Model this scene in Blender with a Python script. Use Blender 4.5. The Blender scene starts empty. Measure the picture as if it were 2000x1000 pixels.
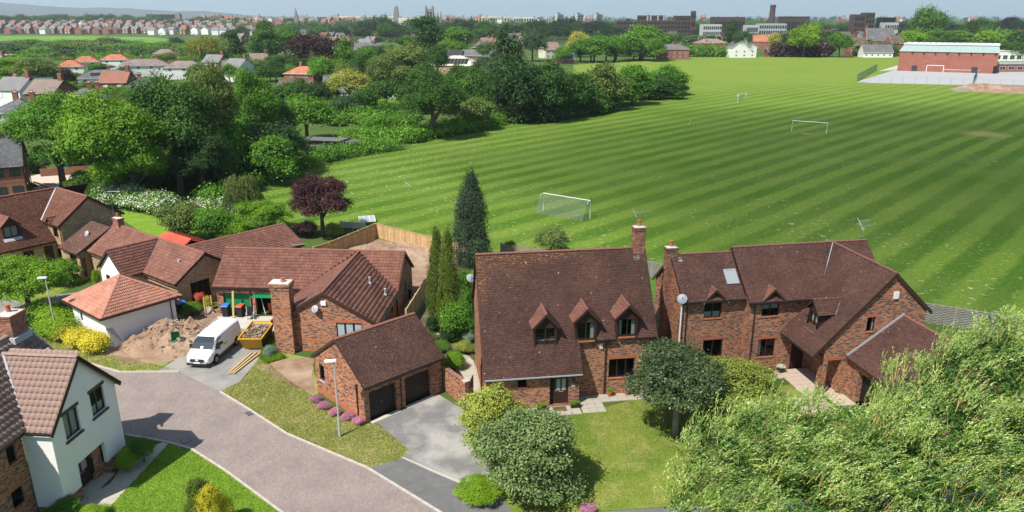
import bpy, math, random
import numpy as np
from mathutils import Vector, Matrix
from mathutils.geometry import tessellate_polygon
R = math.radians
random.seed(7)
scn = bpy.context.scene
COL = scn.collection
# ------------------------------------------------------------ camera
CAM_H = 25.0
FOC = 1438.0
PITCH = math.atan(462 / 1438.0)
cd = bpy.data.cameras.new('camera'); cam = bpy.data.objects.new('camera', cd); COL.objects.link(cam)
cam.location = (0, 0, CAM_H); cam.rotation_euler = (math.pi / 2 - PITCH, 0, 0)
cd.sensor_fit = 'HORIZONTAL'; cd.sensor_width = 36; cd.lens = 36 * FOC / 2000
cd.clip_start = 0.5; cd.clip_end = 60000
scn.camera = cam
# ------------------------------------------------------------ light
SUN_AZ, SUN_EL = 42.0, 54.0            # shadows run towards azimuth 42 (clockwise from +Y)
w = bpy.data.worlds.new('World'); scn.world = w; w.use_nodes = True
nt = w.node_tree; nt.nodes.clear()
sky = nt.nodes.new('ShaderNodeTexSky'); sky.sky_type = 'NISHITA'; sky.sun_disc = False
sky.sun_elevation = R(SUN_EL); sky.sun_rotation = R(SUN_AZ + 180); sky.air_density = 1.0; sky.dust_density = 0.8; sky.ozone_density = 2.0
bg = nt.nodes.new('ShaderNodeBackground'); bg.inputs['Strength'].default_value = 0.093
wo = nt.nodes.new('ShaderNodeOutputWorld')
# a pale blue summer haze veils the whole sky, thickest low down
tc = nt.nodes.new('ShaderNodeTexCoord'); sx = nt.nodes.new('ShaderNodeSeparateXYZ'); nt.links.new(tc.outputs['Generated'], sx.inputs[0])
mr = nt.nodes.new('ShaderNodeMapRange'); nt.links.new(sx.outputs[2], mr.inputs[0]); mr.inputs[1].default_value = -.02; mr.inputs[2].default_value = .45; mr.inputs[3].default_value = .85; mr.inputs[4].default_value = .12
mw = nt.nodes.new('ShaderNodeMix'); mw.data_type = 'RGBA'; nt.links.new(mr.outputs[0], mw.inputs[0]); nt.links.new(sky.outputs[0], mw.inputs[6]); mw.inputs[7].default_value = (2.75, 4.75, 6.0, 1)
nt.links.new(mw.outputs[2], bg.inputs[0]); nt.links.new(bg.outputs[0], wo.inputs[0])
sl = bpy.data.lights.new('sun', 'SUN'); sl.energy = 5.0; sl.angle = R(0.53); sl.color = (1.0, 0.955, 0.88)
so = bpy.data.objects.new('sun', sl); COL.objects.link(so)
sd = Vector((math.sin(R(SUN_AZ)) * math.cos(R(SUN_EL)), math.cos(R(SUN_AZ)) * math.cos(R(SUN_EL)), -math.sin(R(SUN_EL))))
so.rotation_euler = sd.to_track_quat('-Z', 'Y').to_euler(); so.location = (-60, -60, 100)
scn.view_settings.view_transform = 'Standard'; scn.view_settings.look = 'None'
scn.view_settings.gamma = 1.0; scn.view_settings.exposure = 0.5; scn.view_settings.use_curve_mapping = False
scn.cycles.max_bounces = 5; scn.cycles.diffuse_bounces = 2; scn.cycles.glossy_bounces = 2
scn.cycles.transmission_bounces = 4; scn.cycles.transparent_max_bounces = 12; scn.cycles.volume_bounces = 0
scn.cycles.caustics_reflective = False; scn.cycles.caustics_refractive = False
# ------------------------------------------------------------ surveying: photo pixel -> point of the place
_C, _S = math.cos(PITCH), math.sin(PITCH)
def ray(x, y):
    v = y - 500.0
    return (x - 1000.0, FOC * _C - v * _S, -(FOC * _S + v * _C))
def at(x, y, z=0.0):
    r = ray(x, y); t = (z - CAM_H) / r[2]
    return Vector((r[0] * t, r[1] * t, z))
def atd(x, y, D):
    r = ray(x, y); t = D / r[1]
    return Vector((r[0] * t, D, CAM_H + r[2] * t))
def gz(D):
    """the land rises towards the city, beyond 1150 m"""
    t = min(1.0, max(0.0, (D - 1150) / 1050.0)); return 22.0 * t * t * (3 - 2 * t)
def atg(x, y):
    """photo pixel -> point on the ground, hill included"""
    if y > 70: return at(x, y)
    r = ray(x, y); D = 900.0
    while D < 2600:
        if CAM_H + r[2] * D / r[1] <= gz(D): break
        D += 6.0
    return Vector((r[0] * D / r[1], D, gz(D)))
# ------------------------------------------------------------ materials
MATS = {}
def nd(t, k, **kw):
    n = t.nodes.new(k)
    for a, b in kw.items():
        if a in ('operation', 'blend_type', 'data_type', 'interpolation_type', 'noise_dimensions', 'feature', 'offset', 'offset_frequency', 'squash', 'wave_type', 'musgrave_type'): setattr(n, a, b)
    return n
def lk(t, a, b): t.links.new(a, b)
def c4(c): return (c[0], c[1], c[2], 1)
def mat(name, col=(.5, .5, .5), rough=.8, spec=.3, metal=0.0):
    m = bpy.data.materials.new(name); m.use_nodes = True
    b = m.node_tree.nodes['Principled BSDF']
    b.inputs['Base Color'].default_value = c4(col); b.inputs['Roughness'].default_value = rough
    b.inputs['Specular IOR Level'].default_value = spec; b.inputs['Metallic'].default_value = metal
    MATS[name] = m
    return m, m.node_tree, b
def ramp(t, fac, stops, interp='LINEAR'):
    r = t.nodes.new('ShaderNodeValToRGB'); r.color_ramp.interpolation = interp
    el = r.color_ramp.elements
    while len(el) < len(stops): el.new(1.0)
    for e, (p, c) in zip(el, stops): e.position = p; e.color = c4(c)
    lk(t, fac, r.inputs[0]); return r.outputs[0]
def noise(t, scale, vec=None, detail=3, rough=.6, dim='3D'):
    n = t.nodes.new('ShaderNodeTexNoise'); n.inputs['Scale'].default_value = scale
    n.inputs['Detail'].default_value = detail; n.inputs['Roughness'].default_value = rough
    if vec is not None: lk(t, vec, n.inputs['Vector'])
    return n.outputs['Fac']
def coord(t, kind='Object'):
    return t.nodes.new('ShaderNodeTexCoord').outputs[kind]
def wpos(t): return t.nodes.new('ShaderNodeNewGeometry').outputs['Position']
def isl(t): return t.nodes.new('ShaderNodeNewGeometry').outputs['Random Per Island']
def orand(t): return t.nodes.new('ShaderNodeObjectInfo').outputs['Random']
def mixc(t, fac, a, b, mode='MIX'):
    n = t.nodes.new('ShaderNodeMix'); n.data_type = 'RGBA'; n.blend_type = mode
    if isinstance(fac, float): n.inputs[0].default_value = fac
    else: lk(t, fac, n.inputs[0])
    for i, v in ((6, a), (7, b)):
        if isinstance(v, tuple): n.inputs[i].default_value = c4(v)
        else: lk(t, v, n.inputs[i])
    return n.outputs[2]
def mth(t, op, a, b=0.0, c=None):
    n = t.nodes.new('ShaderNodeMath'); n.operation = op
    for i, v in ((0, a), (1, b), (2, c)):
        if v is None: continue
        if isinstance(v, (int, float)): n.inputs[i].default_value = v
        else: lk(t, v, n.inputs[i])
    return n.outputs[0]
def bump(t, b, h, strength=.3, dist=.02):
    n = t.nodes.new('ShaderNodeBump'); n.inputs['Strength'].default_value = strength; n.inputs['Distance'].default_value = dist
    lk(t, h, n.inputs['Height']); lk(t, n.outputs[0], b.inputs['Normal'])
def setc(t, b, c): lk(t, c, b.inputs['Base Color'])
def speck(name, c1, c2, scale=6.0, rough=.85, spec=.2, bmp=0.0, c3=None, s2=.7):
    """plain material whose colour wanders a little at two scales"""
    m, t, b = mat(name, c1, rough, spec)
    v = coord(t)
    c = ramp(t, noise(t, scale, v, 4, .65), [(.3, c1), (.7, c2)])
    if c3 is not None:
        f = ramp(t, noise(t, s2, v, 3, .6), [(.42, (0, 0, 0)), (.66, (1, 1, 1))])
        c = mixc(t, f, c, c3)
    setc(t, b, c)
    if bmp: bump(t, b, noise(t, scale * 3, v, 3), bmp, .02)
    return m
def brickmat(name, pal, mortar, bw=.225, bh=.075, mo=.009, rough=.88, dirt=.25):
    m, t, b = mat(name, pal[0][1], rough, .15)
    uv = coord(t, 'UV')
    br = t.nodes.new('ShaderNodeTexBrick'); lk(t, uv, br.inputs['Vector'])
    br.inputs['Color1'].default_value = (0, 0, 0, 1); br.inputs['Color2'].default_value = (1, 1, 1, 1)
    br.inputs['Mortar'].default_value = (.5, .5, .5, 1); br.inputs['Scale'].default_value = 1.0
    br.inputs['Mortar Size'].default_value = mo; br.inputs['Mortar Smooth'].default_value = .1
    br.inputs['Brick Width'].default_value = bw; br.inputs['Row Height'].default_value = bh
    # spread the per-brick value with a coarse noise so dark bricks gather in loose drifts
    n1 = noise(t, 1.3, uv, 2); n2 = mth(t, 'MULTIPLY_ADD', n1, .22, -.11)
    val = mth(t, 'ADD', br.outputs['Color'], n2)
    c = ramp(t, val, pal, 'CONSTANT' if len(pal) > 3 else 'LINEAR')
    c = mixc(t, br.outputs['Fac'], c, mortar)
    d = ramp(t, noise(t, .35, uv, 4, .7), [(.35, (1 - dirt,) * 3), (.7, (1.08, 1.05, 1.02))])
    c = mixc(t, 1.0, c, d, 'MULTIPLY')
    setc(t, b, c)
    inv = mth(t, 'SUBTRACT', 1.0, br.outputs['Fac'])
    bump(t, b, inv, .5, .012)
    return m
def tilemat(name, cols, moss=None, lichen=.0, rough=.8, spots=.0):
    m, t, b = mat(name, cols[0], rough, .2)
    i = isl(t); v = coord(t)
    n = len(cols)
    c = ramp(t, i, [(k / (n - 1), cols[k]) for k in range(n)])
    w1 = ramp(t, noise(t, .45, v, 5, .65), [(.3, (.70, .70, .72)), (.55, (1, 1, 1)), (.75, (1.28, 1.2, 1.14))])
    c = mixc(t, 1.0, c, w1, 'MULTIPLY')
    w2 = ramp(t, noise(t, 9.0, v, 3, .6), [(.3, (.85, .85, .85)), (.7, (1.12, 1.1, 1.1))])
    c = mixc(t, 1.0, c, w2, 'MULTIPLY')
    if moss is not None:
        f = ramp(t, noise(t, 3.5, v, 4, .7), [(.60, (0, 0, 0)), (.68, (1, 1, 1))])
        c = mixc(t, f, c, moss)
    if spots:
        f = ramp(t, noise(t, 5.5, v, 1, .4), [(.80 - spots, (0, 0, 0)), (.82 - spots, (1, 1, 1))])
        c = mixc(t, f, c, (.62, .58, .5))
    setc(t, b, c)
    bump(t, b, noise(t, 30, v, 2), .15, .01)
    return m
def leafmat(name, cols, trans=.35, rough=.6, spec=.25, big=.35, bl=.35):
    m = bpy.data.materials.new(name); m.use_nodes = True; t = m.node_tree; t.nodes.clear()
    MATS[name] = m
    i = isl(t); v = coord(t)
    n = len(cols)
    c = ramp(t, i, [(k / max(1, n - 1), cols[k]) for k in range(n)])
    w1 = ramp(t, noise(t, big, v, 2, .5), [(.35, (1 - bl, 1 - bl * .8, 1 - bl)), (.65, (1 + bl, 1 + bl * .8, 1 + bl * .5))])
    c = mixc(t, 1.0, c, w1, 'MULTIPLY')
    orn = ramp(t, orand(t), [(0, (.82, .85, .85)), (1, (1.15, 1.1, 1.05))])
    c = mixc(t, 1.0, c, orn, 'MULTIPLY')
    p = t.nodes.new('ShaderNodeBsdfPrincipled'); p.inputs['Roughness'].default_value = rough; p.inputs['Specular IOR Level'].default_value = spec
    lk(t, c, p.inputs['Base Color'])
    tr = t.nodes.new('ShaderNodeBsdfTranslucent')
    ct = mixc(t, 1.0, c, (1.25, 1.2, .55), 'MULTIPLY'); lk(t, ct, tr.inputs['Color'])
    mx = t.nodes.new('ShaderNodeMixShader'); mx.inputs[0].default_value = trans
    lk(t, p.outputs[0], mx.inputs[1]); lk(t, tr.outputs[0], mx.inputs[2])
    o = t.nodes.new('ShaderNodeOutputMaterial'); lk(t, mx.outputs[0], o.inputs[0])
    return m
# ------------------------------------------------------------ object helpers
def tag(o, label=None, cat=None, group=None, kind=None):
    if label: o['label'] = label
    if cat: o['category'] = cat
    if group: o['group'] = group
    if kind: o['kind'] = kind
    return o
def link(name, data, parent=None, loc=None, rot=None):
    o = bpy.data.objects.new(name, data); COL.objects.link(o)
    if parent is not None: o.parent = parent
    if loc is not None: o.location = loc
    if rot is not None: o.rotation_euler = rot if hasattr(rot, '__len__') else (0, 0, rot)
    return o
def thing(name, label, cat, loc=(0, 0, 0), rz=0.0, group=None):
    o = link(name, None, None, loc, (0, 0, rz)); o.empty_display_size = .3
    return tag(o, label, cat, group)
def copy_tree(o, parent=None):
    c = o.copy(); COL.objects.link(c)
    if parent is not None:
        c.parent = parent; c.matrix_parent_inverse = o.matrix_parent_inverse.copy()
    for ch in list(o.children): copy_tree(ch, c)
    return c
class MB:
    def __init__(s): s.v = []; s.f = []; s.uv = None
    def add(s, vs, fs):
        o = len(s.v); s.v += [tuple(p) for p in vs]; s.f += [tuple(i + o for i in f) for f in fs]; return s
    def quad(s, a, b, c, d): return s.add([a, b, c, d], [(0, 1, 2, 3)])
    def box(s, x0, x1, y0, y1, z0, z1):
        return s.add([(x0, y0, z0), (x1, y0, z0), (x1, y1, z0), (x0, y1, z0), (x0, y0, z1), (x1, y0, z1), (x1, y1, z1), (x0, y1, z1)],
                     [(0, 3, 2, 1), (4, 5, 6, 7), (0, 1, 5, 4), (1, 2, 6, 5), (2, 3, 7, 6), (3, 0, 4, 7)])
    def obox(s, c, ux, uy, uz):
        c = Vector(c); ux = Vector(ux); uy = Vector(uy); uz = Vector(uz)
        P = [c + a * ux + b * uy + d * uz for d in (-1, 1) for a, b in ((-1, -1), (1, -1), (1, 1), (-1, 1))]
        return s.add(P, [(0, 3, 2, 1), (4, 5, 6, 7), (0, 1, 5, 4), (1, 2, 6, 5), (2, 3, 7, 6), (3, 0, 4, 7)])
    def beam(s, p, q, w, h, up=(0, 0, 1)):
        p = Vector(p); q = Vector(q); d = (q - p); L = d.length; d.normalize()
        side = d.cross(Vector(up))
        if side.length < 1e-4: side = d.cross(Vector((1, 0, 0)))
        side.normalize(); u2 = side.cross(d)
        return s.obox((p + q) / 2, d * (L / 2), side * (w / 2), u2 * (h / 2))
    def prism(s, poly, z0, z1):
        n = len(poly)
        vs = [(x, y, z0) for x, y in poly] + [(x, y, z1) for x, y in poly]
        fs = [tuple(range(n - 1, -1, -1)), tuple(range(n, 2 * n))] + [(i, (i + 1) % n, n + (i + 1) % n, n + i) for i in range(n)]
        return s.add(vs, fs)
    def tube(s, pts, r, n=6, cap=True):
        """polyline tube; r may be a list"""
        pts = [Vector(p) for p in pts]; rs = r if isinstance(r, (list, tuple)) else [r] * len(pts)
        rings = []
        for i, p in enumerate(pts):
            d = (pts[min(i + 1, len(pts) - 1)] - pts[max(i - 1, 0)]); d.normalize()
            a = d.cross(Vector((0, 0, 1)))
            if a.length < .05: a = d.cross(Vector((1, 0, 0)))
            a.normalize(); b = a.cross(d)
            rings.append([p + (a * math.cos(k * 2 * math.pi / n) + b * math.sin(k * 2 * math.pi / n)) * rs[i] for k in range(n)])
        vs = [q for rg in rings for q in rg]; fs = []
        for i in range(len(pts) - 1):
            for k in range(n): fs.append((i * n + k, i * n + (k + 1) % n, (i + 1) * n + (k + 1) % n, (i + 1) * n + k))
        if cap: fs += [tuple(range(n - 1, -1, -1)), tuple((len(pts) - 1) * n + k for k in range(n))]
        return s.add(vs, fs)
    def lathe(s, prof, c=(0, 0, 0), n=12):
        vs = []; fs = []
        for r, z in prof:
            for k in range(n):
                a = k * 2 * math.pi / n; vs.append((c[0] + r * math.cos(a), c[1] + r * math.sin(a), c[2] + z))
        for i in range(len(prof) - 1):
            for k in range(n): fs.append((i * n + k, i * n + (k + 1) % n, (i + 1) * n + (k + 1) % n, (i + 1) * n + k))
        fs += [tuple(range(n - 1, -1, -1)), tuple((len(prof) - 1) * n + k for k in range(n))]
        return s.add(vs, fs)
    def mesh(s, name, m=None, smooth=False):
        me = bpy.data.meshes.new(name); me.from_pydata(s.v, [], s.f); me.update()
        uvl = me.uv_layers.new(name='UVMap')
        nl = len(me.loops); vi = np.empty(nl, np.int32); me.loops.foreach_get('vertex_index', vi)
        co = np.array(s.v, np.float64).reshape(-1, 3)[vi]
        npoly = len(me.polygons); nr = np.empty(npoly * 3); me.polygons.foreach_get('normal', nr); nr = nr.reshape(-1, 3)
        lt = np.empty(npoly, np.int32); me.polygons.foreach_get('loop_total', lt)
        N = np.repeat(nr, lt, axis=0)
        T = np.stack([-N[:, 1], N[:, 0], np.zeros(len(N))], 1); ln = np.linalg.norm(T, axis=1)
        flat = ln < .05; T[flat] = (1, 0, 0); ln[flat] = 1; T /= ln[:, None]
        B = np.cross(N, T)
        uv = np.stack([(co * T).sum(1), (co * B).sum(1)], 1)
        uvl.data.foreach_set('uv', uv.astype(np.float32).ravel())
        if smooth: me.shade_smooth()
        if m is not None: me.materials.append(MATS[m] if isinstance(m, str) else m)
        return me
    def build(s, name, m, parent=None, loc=None, rot=None, smooth=False):
        return link(name, s.mesh(name, m, smooth), parent, loc, rot)
def npmesh(name, V, F, m):
    """V (n,3) float array, F (k,4) or (k,3) int array"""
    me = bpy.data.meshes.new(name); n, k = len(V), len(F); c = F.shape[1]
    me.vertices.add(n); me.vertices.foreach_set('co', np.asarray(V, np.float32).ravel())
    me.loops.add(k * c); me.loops.foreach_set('vertex_index', np.asarray(F, np.int32).ravel())
    me.polygons.add(k); me.polygons.foreach_set('loop_start', np.arange(0, k * c, c, dtype=np.int32))
    me.update(calc_edges=True)
    if m: me.materials.append(MATS[m])
    return me
# ------------------------------------------------------------ walls, windows, roofs
def wall(mb, A, B, poly, holes=(), reveal=.14):
    """outer wall face from A to B (2D, outward normal on the right hand); poly [(u,z)..]; holes [(u0,u1,z0,z1)..]"""
    A = Vector((A[0], A[1])); B = Vector((B[0], B[1])); d = (B - A).normalized(); n = Vector((d.y, -d.x))
    P = lambda u, z, k=0.0: (A.x + d.x * u - n.x * k, A.y + d.y * u - n.y * k, z)
    loops = [[Vector((u, z, 0)) for u, z in poly]] + [[Vector((h[0], h[2], 0)), Vector((h[0], h[3], 0)), Vector((h[1], h[3], 0)), Vector((h[1], h[2], 0))] for h in holes]
    flat = [p for l in loops for p in l]
    tris = tessellate_polygon(loops)
    fs = []
    for a, b, c in tris:
        pa, pb, pc = flat[a], flat[b], flat[c]
        if (pb - pa).cross(pc - pa).z < 0: b, c = c, b
        fs.append((a, b, c))
    mb.add([P(p.x, p.y) for p in flat], fs)
    for u0, u1, z0, z1 in holes:
        for (a, b) in (((u0, z0), (u0, z1)), ((u0, z1), (u1, z1)), ((u1, z1), (u1, z0)), ((u1, z0), (u0, z0))):
            mb.quad(P(*a), P(*b), P(*b, reveal), P(*a, reveal))
    return P
def window(root, A, B, h, mull=2, frame='frame_brown', trans=0, curtain='', sill='brick_plain', lintel='brick_plain', depth=.09, name='window', label=None, fw=.06):
    """window in hole h of the wall A-B: frame > panes, curtain; sill and lintel on the wall"""
    A = Vector((A[0], A[1])); B = Vector((B[0], B[1])); d = (B - A).normalized()
    ang = math.atan2(d.y, d.x); u0, u1, z0, z1 = h; W, Hh = u1 - u0, z1 - z0
    o3 = (A.x + d.x * u0, A.y + d.y * u0, z0)
    mb = MB(); y0, y1 = depth, depth + .06
    mb.box(0, fw, y0, y1, 0, Hh); mb.box(W - fw, W, y0, y1, 0, Hh); mb.box(fw, W - fw, y0, y1, 0, fw); mb.box(fw, W - fw, y0, y1, Hh - fw, Hh)
    for i in range(1, mull):
        x = W * i / mull; mb.box(x - fw * .55, x + fw * .55, y0, y1, fw, Hh - fw)
    if trans: mb.box(fw, W - fw, y0 + .004, y1 - .004, Hh * trans - .03, Hh * trans + .03)
    f = mb.build(name, frame, root, o3, (0, 0, ang))
    if label: f['label'] = label
    for i in range(mull):
        xa, xb = W * i / mull + fw * .55, W * (i + 1) / mull - fw * .55
        if i == 0: xa = fw
        if i == mull - 1: xb = W - fw
        MB().box(xa, xb, y0 + .02, y0 + .032, fw, Hh - fw).build('pane', 'glass', f)
    # dark room behind
    rb = MB(); D = .5
    rb.quad((0, D, 0), (W, D, 0), (W, D, Hh), (0, D, Hh)); rb.quad((0, y1, 0), (0, D, 0), (0, D, Hh), (0, y1, Hh)); rb.quad((W, D, 0), (W, y1, 0), (W, y1, Hh), (W, D, Hh))
    rb.quad((0, y1, 0), (W, y1, 0), (W, D, 0), (0, D, 0)); rb.quad((0, D, Hh), (W, D, Hh), (W, y1, Hh), (0, y1, Hh))
    rb.build('interior', 'room_dark', f)
    if curtain:
        cbx = [MB()]
        def drape(xa, xb, za, zb):
            n = max(4, int((xb - xa) / .05))
            for k in range(n):
                a, b = xa + (xb - xa) * k / n, xa + (xb - xa) * (k + 1) / n
                ya, yb = .2 + .025 * (k % 2), .2 + .025 * ((k + 1) % 2)
                cbx[0].quad((a, ya, za), (b, yb, za), (b, yb, zb), (a, ya, zb))
        if 'l' in curtain: drape(.03, W * .24, .02, Hh - .02)
        if 'l' in curtain and 'r' in curtain: cbx[0].build('curtain', 'curtain', f); cbx[0] = MB()
        if 'r' in curtain: drape(W * .76, W - .03, .02, Hh - .02)
        if 'f' in curtain: drape(.03, W - .03, .02, Hh - .02)
        if 't' in curtain: drape(.03, W - .03, Hh * .45, Hh - .02)
        if 'b' in curtain: drape(.03, W - .03, .02, Hh * .35)
        cbx[0].build('curtain', 'curtain', f)
    if sill: MB().box(-.06, W + .06, -.05, depth, -.075, -.002).build('sill', sill, f)
    if lintel: MB().box(-.11, W + .11, -.006, .01, Hh, Hh + .22).build('lintel', lintel, f)
    return f
def door(root, A, B, h, m='door_brown', glazed=0, side=False, label=None, depth=.1):
    A = Vector((A[0], A[1])); B = Vector((B[0], B[1])); d = (B - A).normalized()
    ang = math.atan2(d.y, d.x); u0, u1, z0, z1 = h; W, Hh = u1 - u0, z1 - z0
    x0 = .0
    mb = MB(); mb.box(0, .06, depth - .03, depth + .05, 0, Hh); mb.box(W - .06, W, depth - .03, depth + .05, 0, Hh); mb.box(.06, W - .06, depth - .03, depth + .05, Hh - .06, Hh)
    if side:
        x0 = W * .24; mb.box(x0 - .03, x0 + .03, depth - .03, depth + .05, 0, Hh - .06)
    fr = mb.build('door_frame', 'frame_brown', root, (A.x + d.x * u0, A.y + d.y * u0, z0), (0, 0, ang))
    l = MB(); a, b = (x0 + .03 if side else .06), W - .06
    l.box(a, b, depth, depth + .045, .0, Hh - .06)
    wd = (b - a)
    for zz, hh in ((.12, .75), (1.0, .0)):
        if hh:
            for q in (0, 1): l.box(a + wd * (.12 + .42 * q), a + wd * (.46 + .42 * q), depth - .015, depth, zz, zz + hh)
    dr = l.build('door', m, fr)
    if label: dr['label'] = label
    if glazed:
        for q in range(2): MB().box(a + wd * (.14 + .42 * q), a + wd * (.44 + .42 * q), depth - .012, depth - .002, 1.05, Hh - .3).build('door_glass', 'glass_pale', fr)
        MB().box(a + wd * .32, a + wd * .68, depth - .03, depth - .0, .93, .99).build('letterbox', 'chrome', fr)
        MB().box(a + wd * .06, a + wd * .1, depth - .05, depth, .95, 1.1).build('handle', 'chrome', fr)
        MB().box(a, b, depth - .03, depth + .0, .02, .07).build('threshold', 'chrome', fr)
    if side: MB().box(.06, x0 - .03, depth + .01, depth + .02, .05, Hh - .06).build('side_glass', 'glass', fr)
    MB().box(.0, W, depth + .052, depth + .06, 0, Hh).build('interior', 'room_dark', fr)
    return fr
def rows_inside(poly, v):
    xs = []
    n = len(poly)
    for i in range(n):
        (a, b), (c, d) = poly[i], poly[(i + 1) % n]
        if (b <= v < d) or (d <= v < b): xs.append(a + (v - b) * (c - a) / (d - b))
    xs.sort(); return list(zip(xs[::2], xs[1::2]))
TST = {'plain': dict(w=.165, e=.115, h=.052, prof=None, stag=.5), 'plain2': dict(w=.20, e=.145, h=.045, prof=None, stag=.5),
       'roman': dict(w=.30, e=.32, h=.055, prof=[0, .05, .05, 0, .0, .05, .05, 0], xs=[0, .1, .3, .42, .5, .6, .82, 1], stag=0),
       'flat': dict(w=.30, e=.34, h=.05, prof=[0, .03, 0, 0, .03, 0], xs=[0, .06, .12, .5, .56, 1], stag=0),
       'big': dict(w=.42, e=.35, h=.045, prof=None, stag=.5),
       'slate': dict(w=.5, e=.5, h=.02, prof=None, stag=.5)}
def tiles(name, parent, O, U, V, poly, style, m, seed=0, cap_objs=0, objname='roof_tile', flip=False):
    st = TST[style]; rg = np.random.RandomState(seed + 11)
    O = np.array(O, float); U = np.array(U, float); V = np.array(V, float); N = np.cross(U, V); N /= np.linalg.norm(N)
    vmin = min(p[1] for p in poly); vmax = max(p[1] for p in poly); umin = min(p[0] for p in poly)
    T = []; r = 0; v = vmin
    while v < vmax - .01:
        e = min(st['e'], vmax - v)
        for a, b in rows_inside(poly, v + e * .5):
            off = umin + (st['stag'] * st['w'] if r % 2 else 0)
            k0 = math.floor((a - off) / st['w'])
            u = off + k0 * st['w']
            while u < b - .005:
                ua, ub = max(u, a), min(u + st['w'], b)
                if ub - ua > .015: T.append((ua, ub, v, v + e))
                u += st['w']
        v += st['e']; r += 1
    T = np.array(T)
    if not len(T): return None
    k = len(T); ua, ub, va, vb = T.T; hh = st['h'] * (1 + rg.uniform(-.2, .25, k)); vb2 = vb + .01
    prof = st['prof']
    if prof is None:
        gap = .003
        cs = [(ua + gap, va, hh), (ub - gap, va, hh), (ub - gap, vb2, hh * .25), (ua + gap, vb2, hh * .25), (ua + gap, va, 0 * hh), (ub - gap, va, 0 * hh)]
        L = np.stack([np.stack(c, 1) for c in cs], 1)  # k,6,3
        L[:, :, 1] += (rg.uniform(-.004, .004, k))[:, None]
        base = [(0, 1, 2, 3), (4, 5, 1, 0), (4, 0, 3, 3), (1, 5, 2, 2)]
        F4 = np.array([(0, 1, 2, 3), (4, 5, 1, 0)]); nv = 6
        F3 = np.array([(0, 3, 4), (1, 5, 2)])
    else:
        xs = np.array(st['xs']); pf = np.array(prof); m_ = len(xs)
        uu = ua[:, None] + (ub - ua)[:, None] * xs[None]
        lo = np.stack([uu, np.repeat(va[:, None], m_, 1), hh[:, None] + pf[None]], 2)
        up = np.stack([uu, np.repeat(vb2[:, None], m_, 1), hh[:, None] * .2 + pf[None]], 2)
        bt = np.stack([uu, np.repeat(va[:, None], m_, 1), 0 * uu - .01], 2)
        L = np.concatenate([lo, up, bt], 1); nv = 3 * m_
        F4 = np.array([(i, i + 1, m_ + i + 1, m_ + i) for i in range(m_ - 1)] + [(2 * m_ + i, 2 * m_ + i + 1, i + 1, i) for i in range(m_ - 1)]); F3 = None
    W3 = O + L[..., 0:1] * U + L[..., 1:2] * V + L[..., 2:3] * N
    if cap_objs and k <= cap_objs and prof is not None:
        me = None; full = (ub - ua) > st['w'] * .98
        for i in range(k):
            if full[i] and me is None:
                me = npmesh(objname, L[i] - np.array([ua[i], va[i], 0]), F4, m)
            if full[i]: mm = me; o = link(objname, mm, parent)
            else: mm = npmesh(objname, L[i] - np.array([ua[i], va[i], 0]), F4, m); o = link(objname, mm, parent)
            p = O + ua[i] * U + va[i] * V
            o.matrix_local = Matrix(((U[0], V[0], N[0], p[0]), (U[1], V[1], N[1], p[1]), (U[2], V[2], N[2], p[2]), (0, 0, 0, 1)))
        return None
    VV = W3.reshape(-1, 3); idx = (np.arange(k) * nv)[:, None, None]
    Q = (F4[None] + idx).reshape(-1, 4)
    if F3 is not None:
        T3 = (F3[None] + idx).reshape(-1, 3)
        Q = np.concatenate([Q, np.concatenate([T3, T3[:, :1]], 1)]) if False else Q
        T4 = T3
        tri = np.concatenate([Q[:, [0, 1, 2]], Q[:, [0, 2, 3]], T4])
        me = npmesh(name, VV, tri, m)
    else: me = npmesh(name, VV, Q, m)
    o = link(name, me, parent); o['kind'] = 'stuff'
    return o
RT = {}
def ridge_line(parent, p, q, m, name='ridge_tile', step=.45, r=.12):
    """half-round capping tiles laid end to end from p to q"""
    p = Vector(p); q = Vector(q); d = q - p; L = d.length; d.normalize(); n = max(1, round(L / step)); s = L / n
    key = (m, r)
    if key not in RT:
        mb = MB(); vs = []; fs = []
        seg = 6
        for j, (x, rr) in enumerate(((0, r * 1.08), (.97, r))):
            for k in range(seg + 1):
                a = math.pi * (k / seg); vs.append((x, -rr * math.cos(a) * 1.1, rr * math.sin(a) * .75 - .02))
        for k in range(seg): fs.append((k, k + 1, seg + 2 + k, seg + 1 + k))
        fs.append(tuple(range(seg, -1, -1)))
        mb.add(vs, [tuple(reversed(f)) for f in fs]); RT[key] = mb.mesh(name, m)
    side = Vector((0, 0, 1)).cross(d).normalized(); up = d.cross(side)
    for i in range(n):
        o = link(name, RT[key], parent); c = p + d * (i * s)
        jit = random.uniform(-.008, .008)
        o.matrix_local = Matrix(((d.x * s, side.x, up.x, c.x), (d.y * s, side.y, up.y, c.y), (d.z * s, side.z, up.z, c.z + jit), (0, 0, 0, 1)))
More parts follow.
